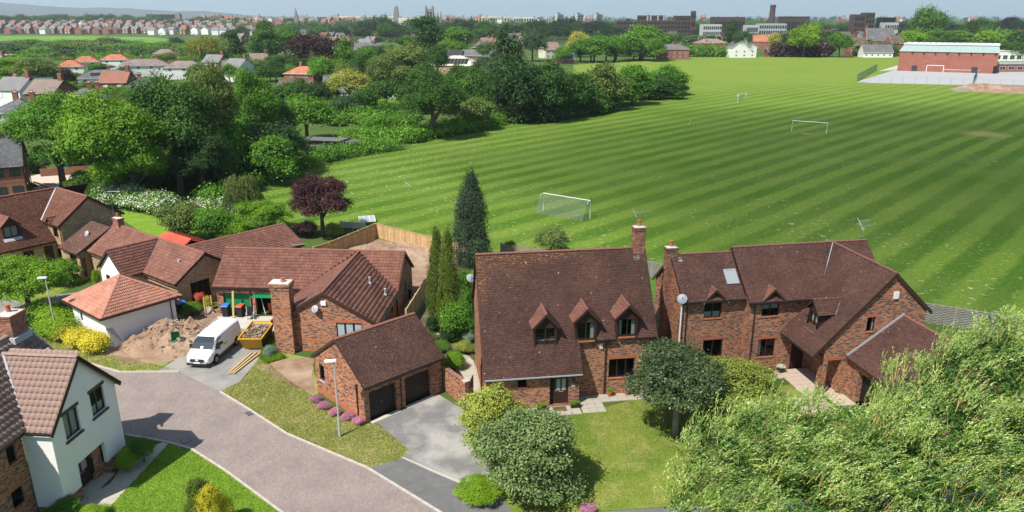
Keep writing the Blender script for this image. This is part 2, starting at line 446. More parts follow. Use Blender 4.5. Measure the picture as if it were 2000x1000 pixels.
def slope(roof, O, U, V, poly, style, m, deckm=None, seed=0, cap_objs=0, th=.1):
    """one roof plane: timber deck with tiles on it"""
    O = Vector(O); U = Vector(U).normalized(); V = Vector(V).normalized(); N = U.cross(V)
    mb = MB(); n = len(poly)
    top = [O + U * a + V * b - N * .004 for a, b in poly]; bot = [p - N * th for p in top]
    tr = tessellate_polygon([[Vector((a, b, 0)) for a, b in poly]])
    fs = []
    for a, b, c in tr:
        pa, pb, pc = [Vector((poly[i][0], poly[i][1], 0)) for i in (a, b, c)]
        if (pb - pa).cross(pc - pa).z < 0: b, c = c, b
        fs += [(a, b, c), (n + c, n + b, n + a)]
    area = sum(poly[i][0] * poly[(i + 1) % n][1] - poly[(i + 1) % n][0] * poly[i][1] for i in range(n))
    for i in range(n):
        j = (i + 1) % n
        fs.append((n + i, n + j, j, i) if area > 0 else (i, j, n + j, n + i))
    mb.add(top + bot, fs)
    mb.build('roof_deck', deckm or 'deck_dark', roof)
    tiles('tile_courses', roof, O, U, V, poly, style, m, seed, cap_objs)
def gable_roof(root, x0, x1, y0, y1, ze, zr, style, m, oh=.3, vg=.15, barge='barge_brown', rm=None, axis='x', seed=0, gutter=True, ends=(1, 1), front_cap=0, loc=None, rz=0.0, name='roof'):
    """gable roof over the rectangle, ridge along local x (turn it with rz); ze = wall top height"""
    ym = (y0 + y1) / 2; half = (y1 - y0) / 2; k = (zr - ze) / half
    f = MB(); xa, xb = x0 - vg * ends[0], x1 + vg * ends[1]
    zl = ze - oh * k
    for sx, e in ((xa, ends[0]), (xb, ends[1])):
        if not e: continue
        for ys in (y0 - oh, y1 + oh):
            f.beam((sx, ys, zl - .06), (sx, ym, zr - .06), .03, .2)
    for ys, sg in ((y0 - oh, -1), (y1 + oh, 1)): f.beam((xa, ys, zl - .1), (xb, ys, zl - .1), .025, .16)
    roof = f.build(name, barge, root, loc, (0, 0, rz))
    L = math.hypot(half + oh, (half + oh) * k)
    c = (half + oh) / L; s = (half + oh) * k / L
    Wd = xb - xa
    slope(roof, (xa, y0 - oh, zl), (1, 0, 0), (0, c, s), [(0, 0), (Wd, 0), (Wd, L), (0, L)], style, m, seed=seed, cap_objs=front_cap)
    slope(roof, (xb, y1 + oh, zl), (-1, 0, 0), (0, -c, s), [(0, 0), (Wd, 0), (Wd, L), (0, L)], style, m, seed=seed + 1)
    ridge_line(roof, (xa, ym, zr + .03), (xb, ym, zr + .03), rm or m)
    if gutter:
        g_ = MB()
        for ys in (y0 - oh - .06, y1 + oh + .06): g_.beam((xa + .03, ys, zl - .05), (xb - .03, ys, zl - .05), .1, .07)
        g_.build('gutter', 'gutter_black', roof)
    return roof
def chimney(root, x, y, z0, z1, w=.9, d=.6, m='brick_red', pots=1, band=.25, flash=True, nm='chimney', pot='pot'):
    c = MB(); c.box(x - w / 2, x + w / 2, y - d / 2, y + d / 2, z0, z1 - band)
    c.box(x - w / 2 - .04, x + w / 2 + .04, y - d / 2 - .04, y + d / 2 + .04, z1 - band, z1 - band * .4)
    c.box(x - w / 2 - .08, x + w / 2 + .08, y - d / 2 - .08, y + d / 2 + .08, z1 - band * .4, z1)
    ch = c.build(nm, m, root)
    MB().add([(x - w / 2, y - d / 2, z1), (x + w / 2, y - d / 2, z1), (x + w / 2, y + d / 2, z1), (x - w / 2, y + d / 2, z1), (x, y, z1 + .1)], [(0, 1, 4), (1, 2, 4), (2, 3, 4), (3, 0, 4)]).build('flaunching', 'mortar_pale', ch)
    for i in range(pots):
        px = x + (i - (pots - 1) / 2) * (w / max(pots, 1)) * .9
        MB().lathe([(.13, z1 + .02), (.15, z1 + .1), (.12, z1 + .14), (.11, z1 + .38), (.15, z1 + .42), (.15, z1 + .47), (.07, z1 + .48)], (px, y, 0), 10).build('chimney_pot', 'terracotta', ch)
    return ch
def flashing(root, pts, m='lead'):
    MB().add(pts, [tuple(range(len(pts)))]).build('flashing', m, root)
def dish(parent, loc, rz, s=1.0, label=None):
    mb = MB(); mb.lathe([(.02, .09), (.2, .04), (.3, .0), (.31, .01), (.2, .055), (.02, .105)], n=16)
    t = mb.build('satellite_dish', 'dish_grey', parent)
    t.matrix_local = Matrix.Translation(loc) @ Matrix.Rotation(rz, 4, 'Z') @ Matrix.Rotation(R(62), 4, 'X') @ Matrix.Scale(s, 4)
    MB().tube([(0, 0, .1), (0, -.2, -.1), (0, -.32, -.3)], .012, 5).tube([(0, .0, .1), (0, .1, .3)], .02, 5).build('dish_arm', 'dish_grey', t)
    return t
def aerial(name, label, loc, rz, h=1.2, n=9, L=1.3):
    t = thing(name, label, 'aerial', loc, rz)
    MB().tube([(0, 0, 0), (0, 0, h)], .018, 5).build('mast', 'metal_grey', t)
    b = MB(); b.tube([(-.2, 0, h - .05), (L - .2, 0, h - .05)], .012, 4)
    for i in range(n): b.tube([(-.1 + i * L / n * .9, -.2, h - .05), (-.1 + i * L / n * .9, .2, h - .05)], .008, 4)
    b.tube([(-.22, -.25, h - .3), (-.22, .25, h + .2)], .01, 4); b.tube([(-.22, .25, h - .3), (-.22, -.25, h + .2)], .01, 4)
    b.build('antenna', 'metal_grey', t)
    return t
def downpipe(root, x, y, z0, z1, m='gutter_black', sh=(.35, 0)):
    MB().tube([(x, y, z1), (x, y, z0)], .04, 6).build('downpipe', m, root)
# ============================================================ materials
BRK = [(0, (.065, .04, .038)), (.16, (.17, .065, .045)), (.28, (.38, .135, .062)), (.5, (.50, .185, .085)), (.78, (.58, .25, .125))]
brickmat('brick', BRK, (.33, .27, .22))
brickmat('brick_red', [(0, (.12, .045, .035)), (.3, (.30, .09, .05)), (.6, (.40, .13, .07)), (.8, (.45, .17, .09))], (.33, .27, .22))
brickmat('brick_buff', [(0, (.33, .20, .10)), (.35, (.43, .28, .15)), (.6, (.50, .34, .19)), (.85, (.56, .40, .24))], (.45, .36, .26))
brickmat('brick_far', [(0, (.20, .06, .04)), (.5, (.30, .10, .06)), (1, (.36, .13, .08))], (.3, .2, .16))
brickmat('brick_hall', [(0, (.26, .07, .05)), (.5, (.33, .10, .07)), (1, (.37, .13, .09))], (.3, .2, .16), dirt=.15)
mat('brick_plain', (.42, .14, .07), .85, .15)
speck('render_white', (.83, .80, .78), (.77, .75, .72), 1.2, .8)
speck('render_cream', (.66, .62, .50), (.60, .56, .45), 2, .8)
speck('render_far', (.78, .77, .73), (.70, .69, .66), 2, .8)
tilemat('tile_maroon', [(.095, .050, .040), (.115, .059, .046), (.13, .068, .053), (.155, .083, .064)], spots=.03)
tilemat('tile_moss', [(.11, .05, .035), (.15, .065, .045), (.19, .085, .055)], moss=(.33, .12, .03))
tilemat('tile_lichen', [(.42, .15, .025), (.30, .10, .03), (.50, .22, .05), (.12, .055, .04), (.12, .055, .04)])
tilemat('tile_red', [(.185, .083, .06), (.215, .098, .072), (.25, .12, .088)], spots=.02)
tilemat('tile_brown', [(.20, .085, .062), (.24, .105, .075), (.28, .13, .095)], spots=.02)
tilemat('tile_salmon', [(.42, .19, .13), (.47, .22, .15), (.52, .25, .18)])
tilemat('tile_pinkgrey', [(.30, .20, .165), (.335, .225, .185), (.37, .255, .21)])
tilemat('tile_bright', [(.62, .10, .06), (.66, .12, .07)])
tilemat('tile_orange', [(.42, .15, .08), (.48, .18, .10), (.52, .22, .13)])
tilemat('tile_slate', [(.12, .125, .135), (.16, .16, .17), (.20, .20, .205)])
tilemat('tile_pink', [(.24, .18, .165), (.28, .21, .19), (.31, .24, .22)])
tilemat('tile_dkbrown', [(.12, .085, .065), (.15, .11, .085), (.17, .13, .10)])
mat('deck_dark', (.05, .03, .025), .9, .1)
mat('barge_brown', (.055, .028, .022), .5, .3); mat('barge_white', (.7, .7, .68), .5, .3); mat('barge_black', (.02, .02, .02), .5, .3)
mat('gutter_black', (.02, .02, .022), .35, .4); mat('gutter_grey', (.32, .33, .34), .4, .4)
mat('frame_brown', (.045, .022, .018), .4, .4); mat('frame_white', (.78, .78, .76), .4, .4); mat('frame_dark', (.02, .02, .022), .4, .4)
mat('door_brown', (.045, .015, .013), .35, .4); mat('door_green', (.01, .22, .075), .4, .35); mat('door_black', (.018, .013, .012), .45, .3)
mat('room_dark', (.018, .018, .02), .9, .1); mat('curtain', (.72, .70, .64), .9, .1); mat('chrome', (.6, .6, .6), .3, .5, .8)
mat('glass_pale', (.35, .38, .38), .15, .5); mat('glass_far', (.035, .045, .055), .1, .6); mat('lead', (.42, .44, .46), .6, .3)
mat('mortar_pale', (.55, .52, .46), .9); mat('terracotta', (.42, .14, .07), .8); mat('dish_grey', (.33, .36, .39), .5, .4)
mat('metal_grey', (.35, .36, .37), .4, .5, .6); mat('galv', (.50, .52, .54), .45, .5, .3); mat('white_paint', (.8, .8, .8), .35, .4)
mat('timber_board', (.05, .022, .018), .6, .3)
m_, t_, b_ = mat('glass', (.9, .95, .95), .02, .5)
gl = t_.nodes.new('ShaderNodeBsdfGlossy'); gl.inputs['Roughness'].default_value = .03; gl.inputs['Color'].default_value = (.85, .9, .95, 1)
tp = t_.nodes.new('ShaderNodeBsdfTransparent'); tp.inputs['Color'].default_value = (.75, .8, .8, 1)
lw = t_.nodes.new('ShaderNodeLayerWeight'); lw.inputs['Blend'].default_value = .06
mx = t_.nodes.new('ShaderNodeMixShader'); lk(t_, mth(t_, 'ADD', lw.outputs['Fresnel'], .01), mx.inputs[0]); lk(t_, tp.outputs[0], mx.inputs[1]); lk(t_, gl.outputs[0], mx.inputs[2])
lk(t_, mx.outputs[0], t_.nodes['Material Output'].inputs[0])
m_, t_, b_ = mat('stained_glass', (.4, .45, .45), .3, .4)
setc(t_, b_, ramp(t_, noise(t_, 9, coord(t_), 4, .8), [(.3, (.12, .14, .15)), (.5, (.35, .42, .46)), (.7, (.6, .66, .68))]))
# ---- ground materials
def field_mat():
    m, t, b = mat('field_grass', (.1, .2, .03), .9, .1)
    p = wpos(t); sp = t.nodes.new('ShaderNodeSeparateXYZ'); lk(t, p, sp.inputs[0])
    a = R(43.6)
    # wobble the mowing lines a little
    nz = mth(t, 'MULTIPLY_ADD', noise(t, .02, p, 2), 1.4, -.7)
    nz2 = mth(t, 'MULTIPLY_ADD', noise(t, .25, p, 3), 1.5, -.75)
    d = mth(t, 'ADD', mth(t, 'MULTIPLY', sp.outputs[0], math.cos(a)), mth(t, 'MULTIPLY', sp.outputs[1], -math.sin(a)))
    d = mth(t, 'ADD', mth(t, 'ADD', d, nz), nz2)
    s = mth(t, 'SINE', mth(t, 'MULTIPLY', d, 2 * math.pi / 5.15))
    s = mth(t, 'MULTIPLY_ADD', s, 1.2, .5)
    cl = t.nodes.new('ShaderNodeClamp'); lk(t, s, cl.inputs[0])
    amp = ramp(t, noise(t, .03, p, 3), [(.3, (.4, .4, .4)), (.6, (1, 1, 1))])
    st = mixc(t, 1.0, cl.outputs[0], amp, 'MULTIPLY')
    c = mixc(t, st, (.066, .138, .011), (.138, .215, .026))
    f = ramp(t, noise(t, .045, p, 5, .65), [(.40, (0, 0, 0)), (.75, (1, 1, 1))])
    c = mixc(t, mth(t, 'MULTIPLY', f, .55), c, (.17, .22, .045))
    # sunlight past the cloud shade, painted as a lighter far field
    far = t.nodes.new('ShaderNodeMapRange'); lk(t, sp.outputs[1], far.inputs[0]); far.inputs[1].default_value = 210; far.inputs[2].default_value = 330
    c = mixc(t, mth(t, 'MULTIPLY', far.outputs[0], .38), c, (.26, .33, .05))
    g = ramp(t, noise(t, 2.2, p, 6, .8), [(.3, (.62, .66, .6)), (.7, (1.32, 1.28, 1.25))])
    c = mixc(t, 1.0, c, g, 'MULTIPLY')
    # clover and daisies in drifts
    d1 = ramp(t, noise(t, 1.1, p, 6, .75), [(.585, (0, 0, 0)), (.66, (1, 1, 1))])
    d2 = ramp(t, noise(t, .035, p, 3, .6), [(.42, (0, 0, 0)), (.62, (1, 1, 1))])
    e1 = t.nodes.new('ShaderNodeMapRange'); lk(t, mth(t, 'ADD', sp.outputs[1], mth(t, 'MULTIPLY', sp.outputs[0], .35)), e1.inputs[0]); e1.inputs[1].default_value = 150; e1.inputs[2].default_value = 80
    wl = mth(t, 'MULTIPLY', d1, mth(t, 'MAXIMUM', mth(t, 'MULTIPLY', d2, .5), mth(t, 'MULTIPLY', e1.outputs[0], mth(t, 'ADD', d2, .15))))
    le = t.nodes.new('ShaderNodeMapRange')   # left margin, by the wood
    lk(t, mth(t, 'SUBTRACT', sp.outputs[0], mth(t, 'MULTIPLY', sp.outputs[1], .32)), le.inputs[0]); le.inputs[1].default_value = -28; le.inputs[2].default_value = -62
    wl = mth(t, 'MAXIMUM', wl, mth(t, 'MULTIPLY', d1, mth(t, 'MULTIPLY', le.outputs[0], .8)))
    c = mixc(t, mth(t, 'MINIMUM', wl, .75), c, (.50, .55, .42))
    # worn patches
    for (x, y, r) in ((at(1925, 262).x, at(1925, 262).y, 7), (at(1575, 261).x, at(1575, 261).y, 2.0)):
        vd = t.nodes.new('ShaderNodeVectorMath'); vd.operation = 'DISTANCE'; lk(t, p, vd.inputs[0]); vd.inputs[1].default_value = (x, y, 0)
        mr = t.nodes.new('ShaderNodeMapRange'); lk(t, mth(t, 'ADD', vd.outputs['Value'], mth(t, 'MULTIPLY', noise(t, .6, p, 3), r * .8)), mr.inputs[0]); mr.inputs[1].default_value = r * 1.3; mr.inputs[2].default_value = r * .7
        c = mixc(t, mth(t, 'MULTIPLY', mr.outputs[0], .55), c, (.36, .30, .12))
    setc(t, b, c); bump(t, b, noise(t, 12, p, 2), .4, .05)
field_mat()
def grassmat(name, c1, c2, c3, sc=.6, f3=.5):
    m, t, b = mat(name, c1, .9, .1)
    p = wpos(t)
    c = mixc(t, ramp(t, noise(t, sc, p, 4, .65), [(.35, (0, 0, 0)), (.68, (1, 1, 1))]), c1, c2)
    c = mixc(t, mth(t, 'MULTIPLY', ramp(t, noise(t, sc * 1.7, p, 5, .7), [(.48, (0, 0, 0)), (.66, (1, 1, 1))]), f3), c, c3)
    c = mixc(t, 1.0, c, ramp(t, noise(t, 14, p, 4, .8), [(.3, (.6, .62, .6)), (.7, (1.3, 1.28, 1.25))]), 'MULTIPLY')
    setc(t, b, c); bump(t, b, noise(t, 30, p, 3), .5, .04)
grassmat('lawn_bright', (.12, .235, .02), (.19, .30, .035), (.26, .33, .06), .5, .5)
grassmat('lawn_mid', (.11, .19, .02), (.20, .25, .04), (.36, .31, .12), .35, .6)
grassmat('lawn_dry', (.22, .24, .05), (.32, .30, .10), (.42, .36, .18), .4, .8)
grassmat('verge_grass', (.18, .22, .045), (.29, .29, .09), (.42, .35, .18), .45, .7)
grassmat('rough_grass', (.06, .15, .02), (.10, .22, .03), (.14, .22, .05), .5, .5)
grassmat('ground', (.055, .10, .022), (.085, .14, .03), (.12, .13, .05), .02, .4)
grassmat('meadow', (.13, .25, .04), (.17, .30, .06), (.10, .18, .04), .01, .4)
speck('soil', (.30, .195, .13), (.20, .125, .08), 1.5, .95, .1, .6, (.38, .27, .19), .35)
speck('soil_dark', (.12, .085, .06), (.075, .06, .04), 2.5, .95, .1, .4, (.16, .15, .06), .8)
def tarmac(name, c1, c2, c3=None):
    m, t, b = mat(name, c1, .85, .2); p = wpos(t)
    c = ramp(t, noise(t, 1.1, p, 5, .75), [(.32, c1), (.68, c2)])
    if c3: c = mixc(t, ramp(t, noise(t, .34, p, 4, .6), [(.44, (0, 0, 0)), (.62, (1, 1, 1))]), c, c3)
    c = mixc(t, 1.0, c, ramp(t, noise(t, 40, p, 2), [(.3, (.78,) * 3), (.7, (1.2,) * 3)]), 'MULTIPLY')
    setc(t, b, c); bump(t, b, noise(t, 60, p, 2), .3, .01)
tarmac('tarmac', (.19, .185, .175), (.26, .25, .235), (.30, .285, .25))
tarmac('tarmac_dark', (.115, .115, .115), (.17, .165, .16))
tarmac('concrete_worn', (.155, .153, .148), (.205, .20, .19), (.34, .325, .295))
tarmac('play_court', (.33, .33, .34), (.40, .40, .41))
speck('concrete', (.42, .39, .34), (.52, .48, .42), 3, .9, .15, .2)
speck('slab', (.36, .33, .27), (.46, .42, .35), 3, .9, .15, .2)
speck('slab_pink', (.52, .40, .32), (.60, .48, .40), 3, .9, .15, .2)
speck('kerb', (.40, .35, .31), (.50, .45, .40), 4, .9, .15, .2)
def paver_mat():
    m, t, b = mat('block_paving', (.3, .2, .18), .85, .2); p = wpos(t)
    mp = t.nodes.new('ShaderNodeMapping'); lk(t, p, mp.inputs[0]); mp.inputs['Rotation'].default_value = (0, 0, R(48 + 45))
    br = t.nodes.new('ShaderNodeTexBrick'); lk(t, mp.outputs[0], br.inputs['Vector'])
    br.inputs['Color1'].default_value = (0, 0, 0, 1); br.inputs['Color2'].default_value = (1, 1, 1, 1); br.inputs['Scale'].default_value = 1
    br.inputs['Mortar Size'].default_value = .012; br.inputs['Brick Width'].default_value = .2; br.inputs['Row Height'].default_value = .1
    c = ramp(t, br.outputs['Color'], [(0, (.235, .195, .175)), (.5, (.262, .222, .202)), (1, (.295, .25, .23))])
    c = mixc(t, br.outputs['Fac'], c, (.21, .165, .15))
    c = mixc(t, 1.0, c, ramp(t, noise(t, .5, p, 5, .7), [(.3, (.84, .84, .86)), (.7, (1.16, 1.13, 1.1))]), 'MULTIPLY')
    c = mixc(t, ramp(t, noise(t, 2.3, p, 5, .8), [(.63, (0, 0, 0)), (.74, (1, 1, 1))]), c, (.47, .40, .36))
    setc(t, b, c); bump(t, b, br.outputs['Fac'], -.5, .01)
paver_mat()
# ============================================================ ground
def struct(name, mb, m, **k): o = mb.build(name, m, **k); o['kind'] = 'structure'; return o
g = MB(); xs = [-30000, -8000, -3000, -1200, -600, -300, -150, -80, -40, 0, 40, 80, 150, 300, 600, 1200, 3000, 8000, 30000]
n = len(xs); g.add([(x, y, 0) for y in xs for x in xs], [(j * n + i, j * n + i + 1, (j + 1) * n + i + 1, (j + 1) * n + i) for j in range(n - 1) for i in range(n - 1)])
struct('ground', g, 'ground')
hs = MB(); nx_, ny_ = 40, 24
for j in range(ny_ + 1):
    for i in range(nx_ + 1):
        D = 1140 + 1900 * j / ny_; hs.v.append((-2600 + 5200 * i / nx_, D, gz(D) - .3 if D < 2400 else 22 - 22.3 * ((D - 2400) / 640) ** 2))
for j in range(ny_):
    for i in range(nx_): a = j * (nx_ + 1) + i; hs.f.append((a, a + 1, a + nx_ + 2, a + nx_ + 1))
struct('hillside', hs, 'ground', smooth=True)
def sheet(name, px, m, z, world=None, smooth_edges=0, top=None):
    pts = [at(x, y) for x, y in px] if world is None else [Vector((x, y, 0)) for x, y in world]
    if smooth_edges:
        q = []
        for i in range(len(pts)):
            a, b = pts[i], pts[(i + 1) % len(pts)]; k = max(1, int((b - a).length / smooth_edges))
            for j in range(k):
                p = a.lerp(b, j / k); q.append(p + Vector((random.uniform(-1, 1), random.uniform(-1, 1), 0)) * (.16 if j else 0))
        pts = q
    mb = MB(); mb.v = [(p.x, p.y, z) for p in pts]
    tr = tessellate_polygon([[Vector((p.x, p.y, 0)) for p in pts]])
    for a, b, c in tr:
        if (pts[b] - pts[a]).cross(pts[c] - pts[a]).z < 0: b, c = c, b
        mb.f.append((a, b, c))
    return struct(name, mb, m)
sheet('field', [(395, 400), (470, 362), (505, 347), (640, 318), (800, 284), (900, 258), (1000, 238), (1100, 220), (1200, 200), (1330, 172), (1290, 140), (1120, 150), (1120, 127), (1300, 111.5), (1500, 111), (1745, 110.5), (2100, 108), (2600, 108), (2600, 700), (2100, 640), (1900, 606), (1810, 592), (1700, 570), (1500, 530), (1270, 512), (1000, 500), (915, 480), (735, 436), (640, 440), (560, 440), (470, 425)], 'field_grass', .004)
sheet('meadow', [(-200, 83), (60, 80), (330, 88), (420, 86), (300, 73), (60, 67), (-200, 68)], 'meadow', .02)
sheet('road', [(-260, 600), (-60, 628), (30, 648), (130, 698), (235, 728), (350, 727), (430, 766), (478, 795), (560, 848), (715, 915), (870, 1008), (1000, 1090), (700, 1130), (548, 1000), (440, 920), (372, 877), (320, 863), (246, 850), (180, 830), (60, 760), (-60, 700), (-260, 690)], 'block_paving', .012)
sheet('side_road', [(-260, 480), (0, 520), (60, 600), (115, 575), (250, 560), (70, 600), (60, 640), (30, 648), (-60, 628), (-260, 600)], 'tarmac', .008)
sheet('verge', [(42, 640), (60, 600), (100, 615), (210, 690), (400, 680), (330, 708), (308, 724), (350, 727), (235, 728), (130, 698), (30, 648)], 'verge_grass', .008, smooth_edges=1.2)
sheet('soil', [(205, 690), (215, 660), (330, 610), (440, 600), (430, 650), (395, 690), (330, 706), (250, 712)], 'soil', .016, smooth_edges=.8)
sheet('driveway', [(308, 724), (350, 727), (430, 766), (470, 745), (508, 697), (520, 672), (545, 660), (545, 618), (425, 618), (400, 640), (365, 690)], 'tarmac', .020)
sheet('concrete_apron', [(425, 634), (545, 655), (545, 618), (425, 618)], 'concrete', .024)
sheet('verge', [(430, 766), (470, 745), (510, 697), (523, 672), (560, 690), (610, 700), (620, 780), (722, 828), (737, 826), (800, 878), (792, 892), (780, 900), (718, 915), (560, 848), (478, 795)], 'verge_grass', .008, smooth_edges=1.0)
sheet('soil', [(500, 716), (545, 700), (612, 700), (612, 768), (560, 752)], 'soil', .013, smooth_edges=.6)
sheet('driveway', [(733, 826), (852, 768), (905, 800), (935, 812), (950, 880), (960, 950), (915, 952), (850, 925), (784, 896), (800, 878)], 'concrete_worn', .014)
sheet('driveway', [(718, 915), (784, 896), (850, 925), (915, 952), (960, 950), (1010, 1010), (870, 1008)], 'tarmac_dark', .018)
sheet('kerb_line', [(784, 894), (788, 893), (850, 920), (915, 947), (915, 951), (850, 924)], 'kerb', .026)
sheet('lawn', [(1000, 815), (1095, 812), (1165, 800), (1240, 780), (1400, 790), (1560, 745), (1640, 800), (1700, 850), (1700, 960), (1500, 985), (1325, 988), (1150, 1000), (1010, 1010), (960, 950)], 'lawn_mid', .010)
sheet('road', [(1150, 1001), (1325, 990), (1500, 986), (1700, 962), (1900, 900), (2100, 960), (1700, 1100), (1100, 1100), (1020, 1015)], 'tarmac_dark', .022)
sheet('lawn', [(374, 879), (440, 922), (548, 1002), (700, 1130), (100, 1130), (150, 1030), (205, 1000), (330, 866)], 'lawn_bright', .016)
sheet('footpath', [(320, 863), (330, 866), (205, 1000), (150, 1030), (60, 1060), (60, 1030), (215, 945), (246, 900), (280, 880)], 'slab', .019)
sheet('soil', [(600, 540), (690, 470), (735, 466), (915, 500), (905, 560), (830, 590), (790, 640), (770, 600), (800, 520)], 'soil', .008, smooth_edges=2)
sheet('garden_soil', [(835, 600), (905, 500), (925, 560), (925, 700), (945, 740), (905, 790), (880, 710), (860, 690), (800, 620)], 'soil_dark', .012)
sheet('garden_path', [(915, 695), (925, 705), (960, 800), (935, 812), (905, 740), (880, 712)], 'slab', .016)
sheet('back_garden', [(920, 500), (1000, 488), (1290, 520), (1290, 640), (1240, 700), (925, 640)], 'rough_grass', .0095)
sheet('back_lawn', [(235, 395), (330, 395), (420, 470), (300, 470), (240, 430)], 'lawn_bright', .012)
sheet('garden_ground', [(-60, 545), (60, 600), (115, 575), (180, 540), (100, 500), (-60, 470)], 'lawn_mid', .014)
sheet('patio', [(-20, 400), (40, 350), (140, 322), (210, 345), (200, 388), (110, 382), (60, 400)], 'slab_pink', .012)
sheet('play_court', [(1672, 160), (1750, 136), (2100, 140), (2100, 172), (2000, 169), (1880, 166), (1700, 162)], 'play_court', .012)
sheet('soil', [(1860, 176), (1895, 163), (2000, 166), (2100, 170), (2100, 186), (2000, 184), (1930, 181)], 'soil', .016)
sheet('path', [(1750, 136), (1770, 124), (1753, 128), (1715, 139)], 'concrete', .016)
# kerb stones along the estate road
def kerbs(px, road_label):
    P = [at(*q) for q in px]; me = None
    for a, b in zip(P[:-1], P[1:]):
        d = b - a; L = d.length; k = max(1, round(L / .915)); an = math.atan2(d.y, d.x)
        for i in range(k):
            if me is None:
                mb = MB(); mb.box(.006, .905, -.06, .065, 0, .09); me = mb.mesh('kerb_stone', 'kerb')
            c = a + d * (i / k)
            o = link('kerb_stone', me, KR, (c.x, c.y, .0), (0, 0, an)); o.scale.x = L / k / .915
KR = thing('kerb', 'pale low kerb along the red block paved road', 'kerb'); 
kerbs([(42, 652), (130, 698), (235, 728), (350, 727)], '')
kerbs([(430, 766), (478, 795), (560, 848), (718, 915), (870, 1008)], '')
KR['kind'] = 'structure'
kerbs([(246, 850), (320, 863), (372, 877), (440, 920), (548, 1000), (600, 1040)], '')
# ============================================================ main brick house
def gablet(root, cx, yf, half, ze, za, yat_e, yat_a, style, m, oh=.25, loc=None, rz=0, name='dormer_roof', front=True):
    """two little slopes; eaves z=ze at cx+-half, ridge za; runs from y=yf-oh back to the big roof"""
    y0 = yf - oh; L = math.hypot(half, za - ze); f = MB()
    for s_ in (-1, 1): f.beam((cx + s_ * half, y0, ze - .05), (cx, y0, za - .05), .03, .14)
    r = f.build(name, 'barge_brown', root, loc, (0, 0, rz))
    c, s = half / L, (za - ze) / L
    # left slope: U runs back (y), V up towards centre  (U x V must point up/out)
    slope(r, (cx - half, yat_e, ze), (0, -1, 0), (c, 0, s), [(0, 0), (yat_e - y0, 0), (yat_e - y0, L), (yat_e - yat_a, L)], style, m, th=.06)
    slope(r, (cx + half, y0, ze), (0, 1, 0), (-c, 0, s), [(0, 0), (yat_e - y0, 0), (yat_a - y0, L), (0, L)], style, m, th=.06)
    ridge_line(r, (cx, y0, za + .02), (cx, yat_a, za + .02), m, step=.42, r=.09)
    vb = MB()
    for s_ in (-1, 1):
        vb.beam((cx + s_ * half, yat_e - .02, ze + .03), (cx, yat_a, za + .03), .16, .02)
    vb.build('valley', 'lead', r)
    return r
def dormer(root, cx, yf, w, zs, zw, half, ze, za, y0, z0, k, loc=None, rz=0, win=None, cur='', style='plain2', m='tile_brown', sillflash=True, name='dormer', mull=2, wkw={}):
    yat = lambda z: y0 + (z - z0) / k
    b = MB(); x0, x1 = cx - w / 2, cx + w / 2
    for x in (x0, x1):
        for dx in ((0, .09) if x == x0 else (-.09, 0)):
            b.add([(x + dx, yf, zs), (x + dx, yf, ze), (x + dx, yat(ze) + .1, ze), (x + dx, yat(zs) + .1, zs)], [(0, 1, 2, 3)])
    b.box(x0, x0 + .09, yf - .012, yf, zs, ze); b.box(x1 - .09, x1, yf - .012, yf, zs, ze)
    b.box(x0 + .09, x1 - .09, yf - .012, yf + .1, zs, zs + .05)
    d = b.build(name, 'timber_board', root, loc, (0, 0, rz))
    # boards of the little gable
    zz = zw; nB = 0
    hw = lambda z: half * (za - z) / (za - ze) if z > ze else w / 2
    while zz < za - .12:
        z2 = min(zz + .13, za - .05); a = min(w / 2, hw(z2) - .04)
        if a > .05: MB().add([(cx - a, yf - .02, zz), (cx + a, yf - .02, zz), (cx + a, yf - .004, z2), (cx - a, yf - .004, z2), (cx - a, yf + .03, zz), (cx + a, yf + .03, zz)], [(0, 1, 2, 3), (4, 5, 1, 0)]).build('board', 'timber_board', d)
        zz += .13
    window(d, (cx - w / 2 + .09, yf), (cx + w / 2, yf), (0, w - .18, zs + .05, zw), mull, curtain=cur, sill=None, lintel=None, depth=.03, **wkw)
    gablet(d, cx, yf, half, ze, za, yat(ze), yat(za), style, m)
    if sillflash:
        yq = yf - .28
        f = MB(); f.add([(x0 - .12, yf - .02, zs - .02), (x1 + .12, yf - .02, zs - .02), (x1 + .12, yq, z0 + (yq - y0) * k + .05), (x0 - .12, yq, z0 + (yq - y0) * k + .05)], [(3, 2, 1, 0)])
        f.build('flashing', 'lead', d)
    return d
H8 = thing('house', 'large red brick house with long maroon roof and three dormers beside the double garage', 'house', (-1.75, 43.75, 0), R(8.1))
k8 = 1.40; zf = lambda y: 2.5 + k8 * (y + .3); zr_ = lambda y: 9.55 - k8 * (y - 4.74); dk = .17
wb = MB(); WF = [(2.15, 2.77, 1.62, 2.26), (4.33, 5.62, .12, 2.32)]
wall(wb, (0, 0), (6.35, 0), [(0, 0), (6.35, 0), (6.35, 2.75), (0, 2.75)], WF)
wall(wb, (6.35, 0), (6.35, 1.2), [(0, 0), (1.2, 0), (1.2, zf(1.2) - dk), (0, zf(0) - dk)])
WR = [(8.7 - 6.35, 10.55 - 6.35, 1.24, 2.68)]
top = [(0, 0), (5.55, 0), (5.55, 4.55), (4.3, 4.55), (4.3, 4.35), (2.75, 4.35), (2.75, 4.55), (1.35, 4.55), (1.35, 4.25), (0, 4.25)]
wall(wb, (6.35, 1.2), (11.9, 1.2), top, WR)
wall(wb, (11.9, 1.2), (11.9, 7.55), [(0, 0), (6.35, 0), (6.35, 5.45), (3.54, 9.38), (0, zf(1.2) - dk)])
wall(wb, (11.9, 7.55), (0, 7.55), [(0, 0), (11.9, 0), (11.9, 5.45), (0, 5.45)])
wall(wb, (0, 7.55), (0, 0), [(0, 0), (7.55, 0), (7.55, 2.75), (7.55 - 4.74, 9.38), (0, 5.45)])
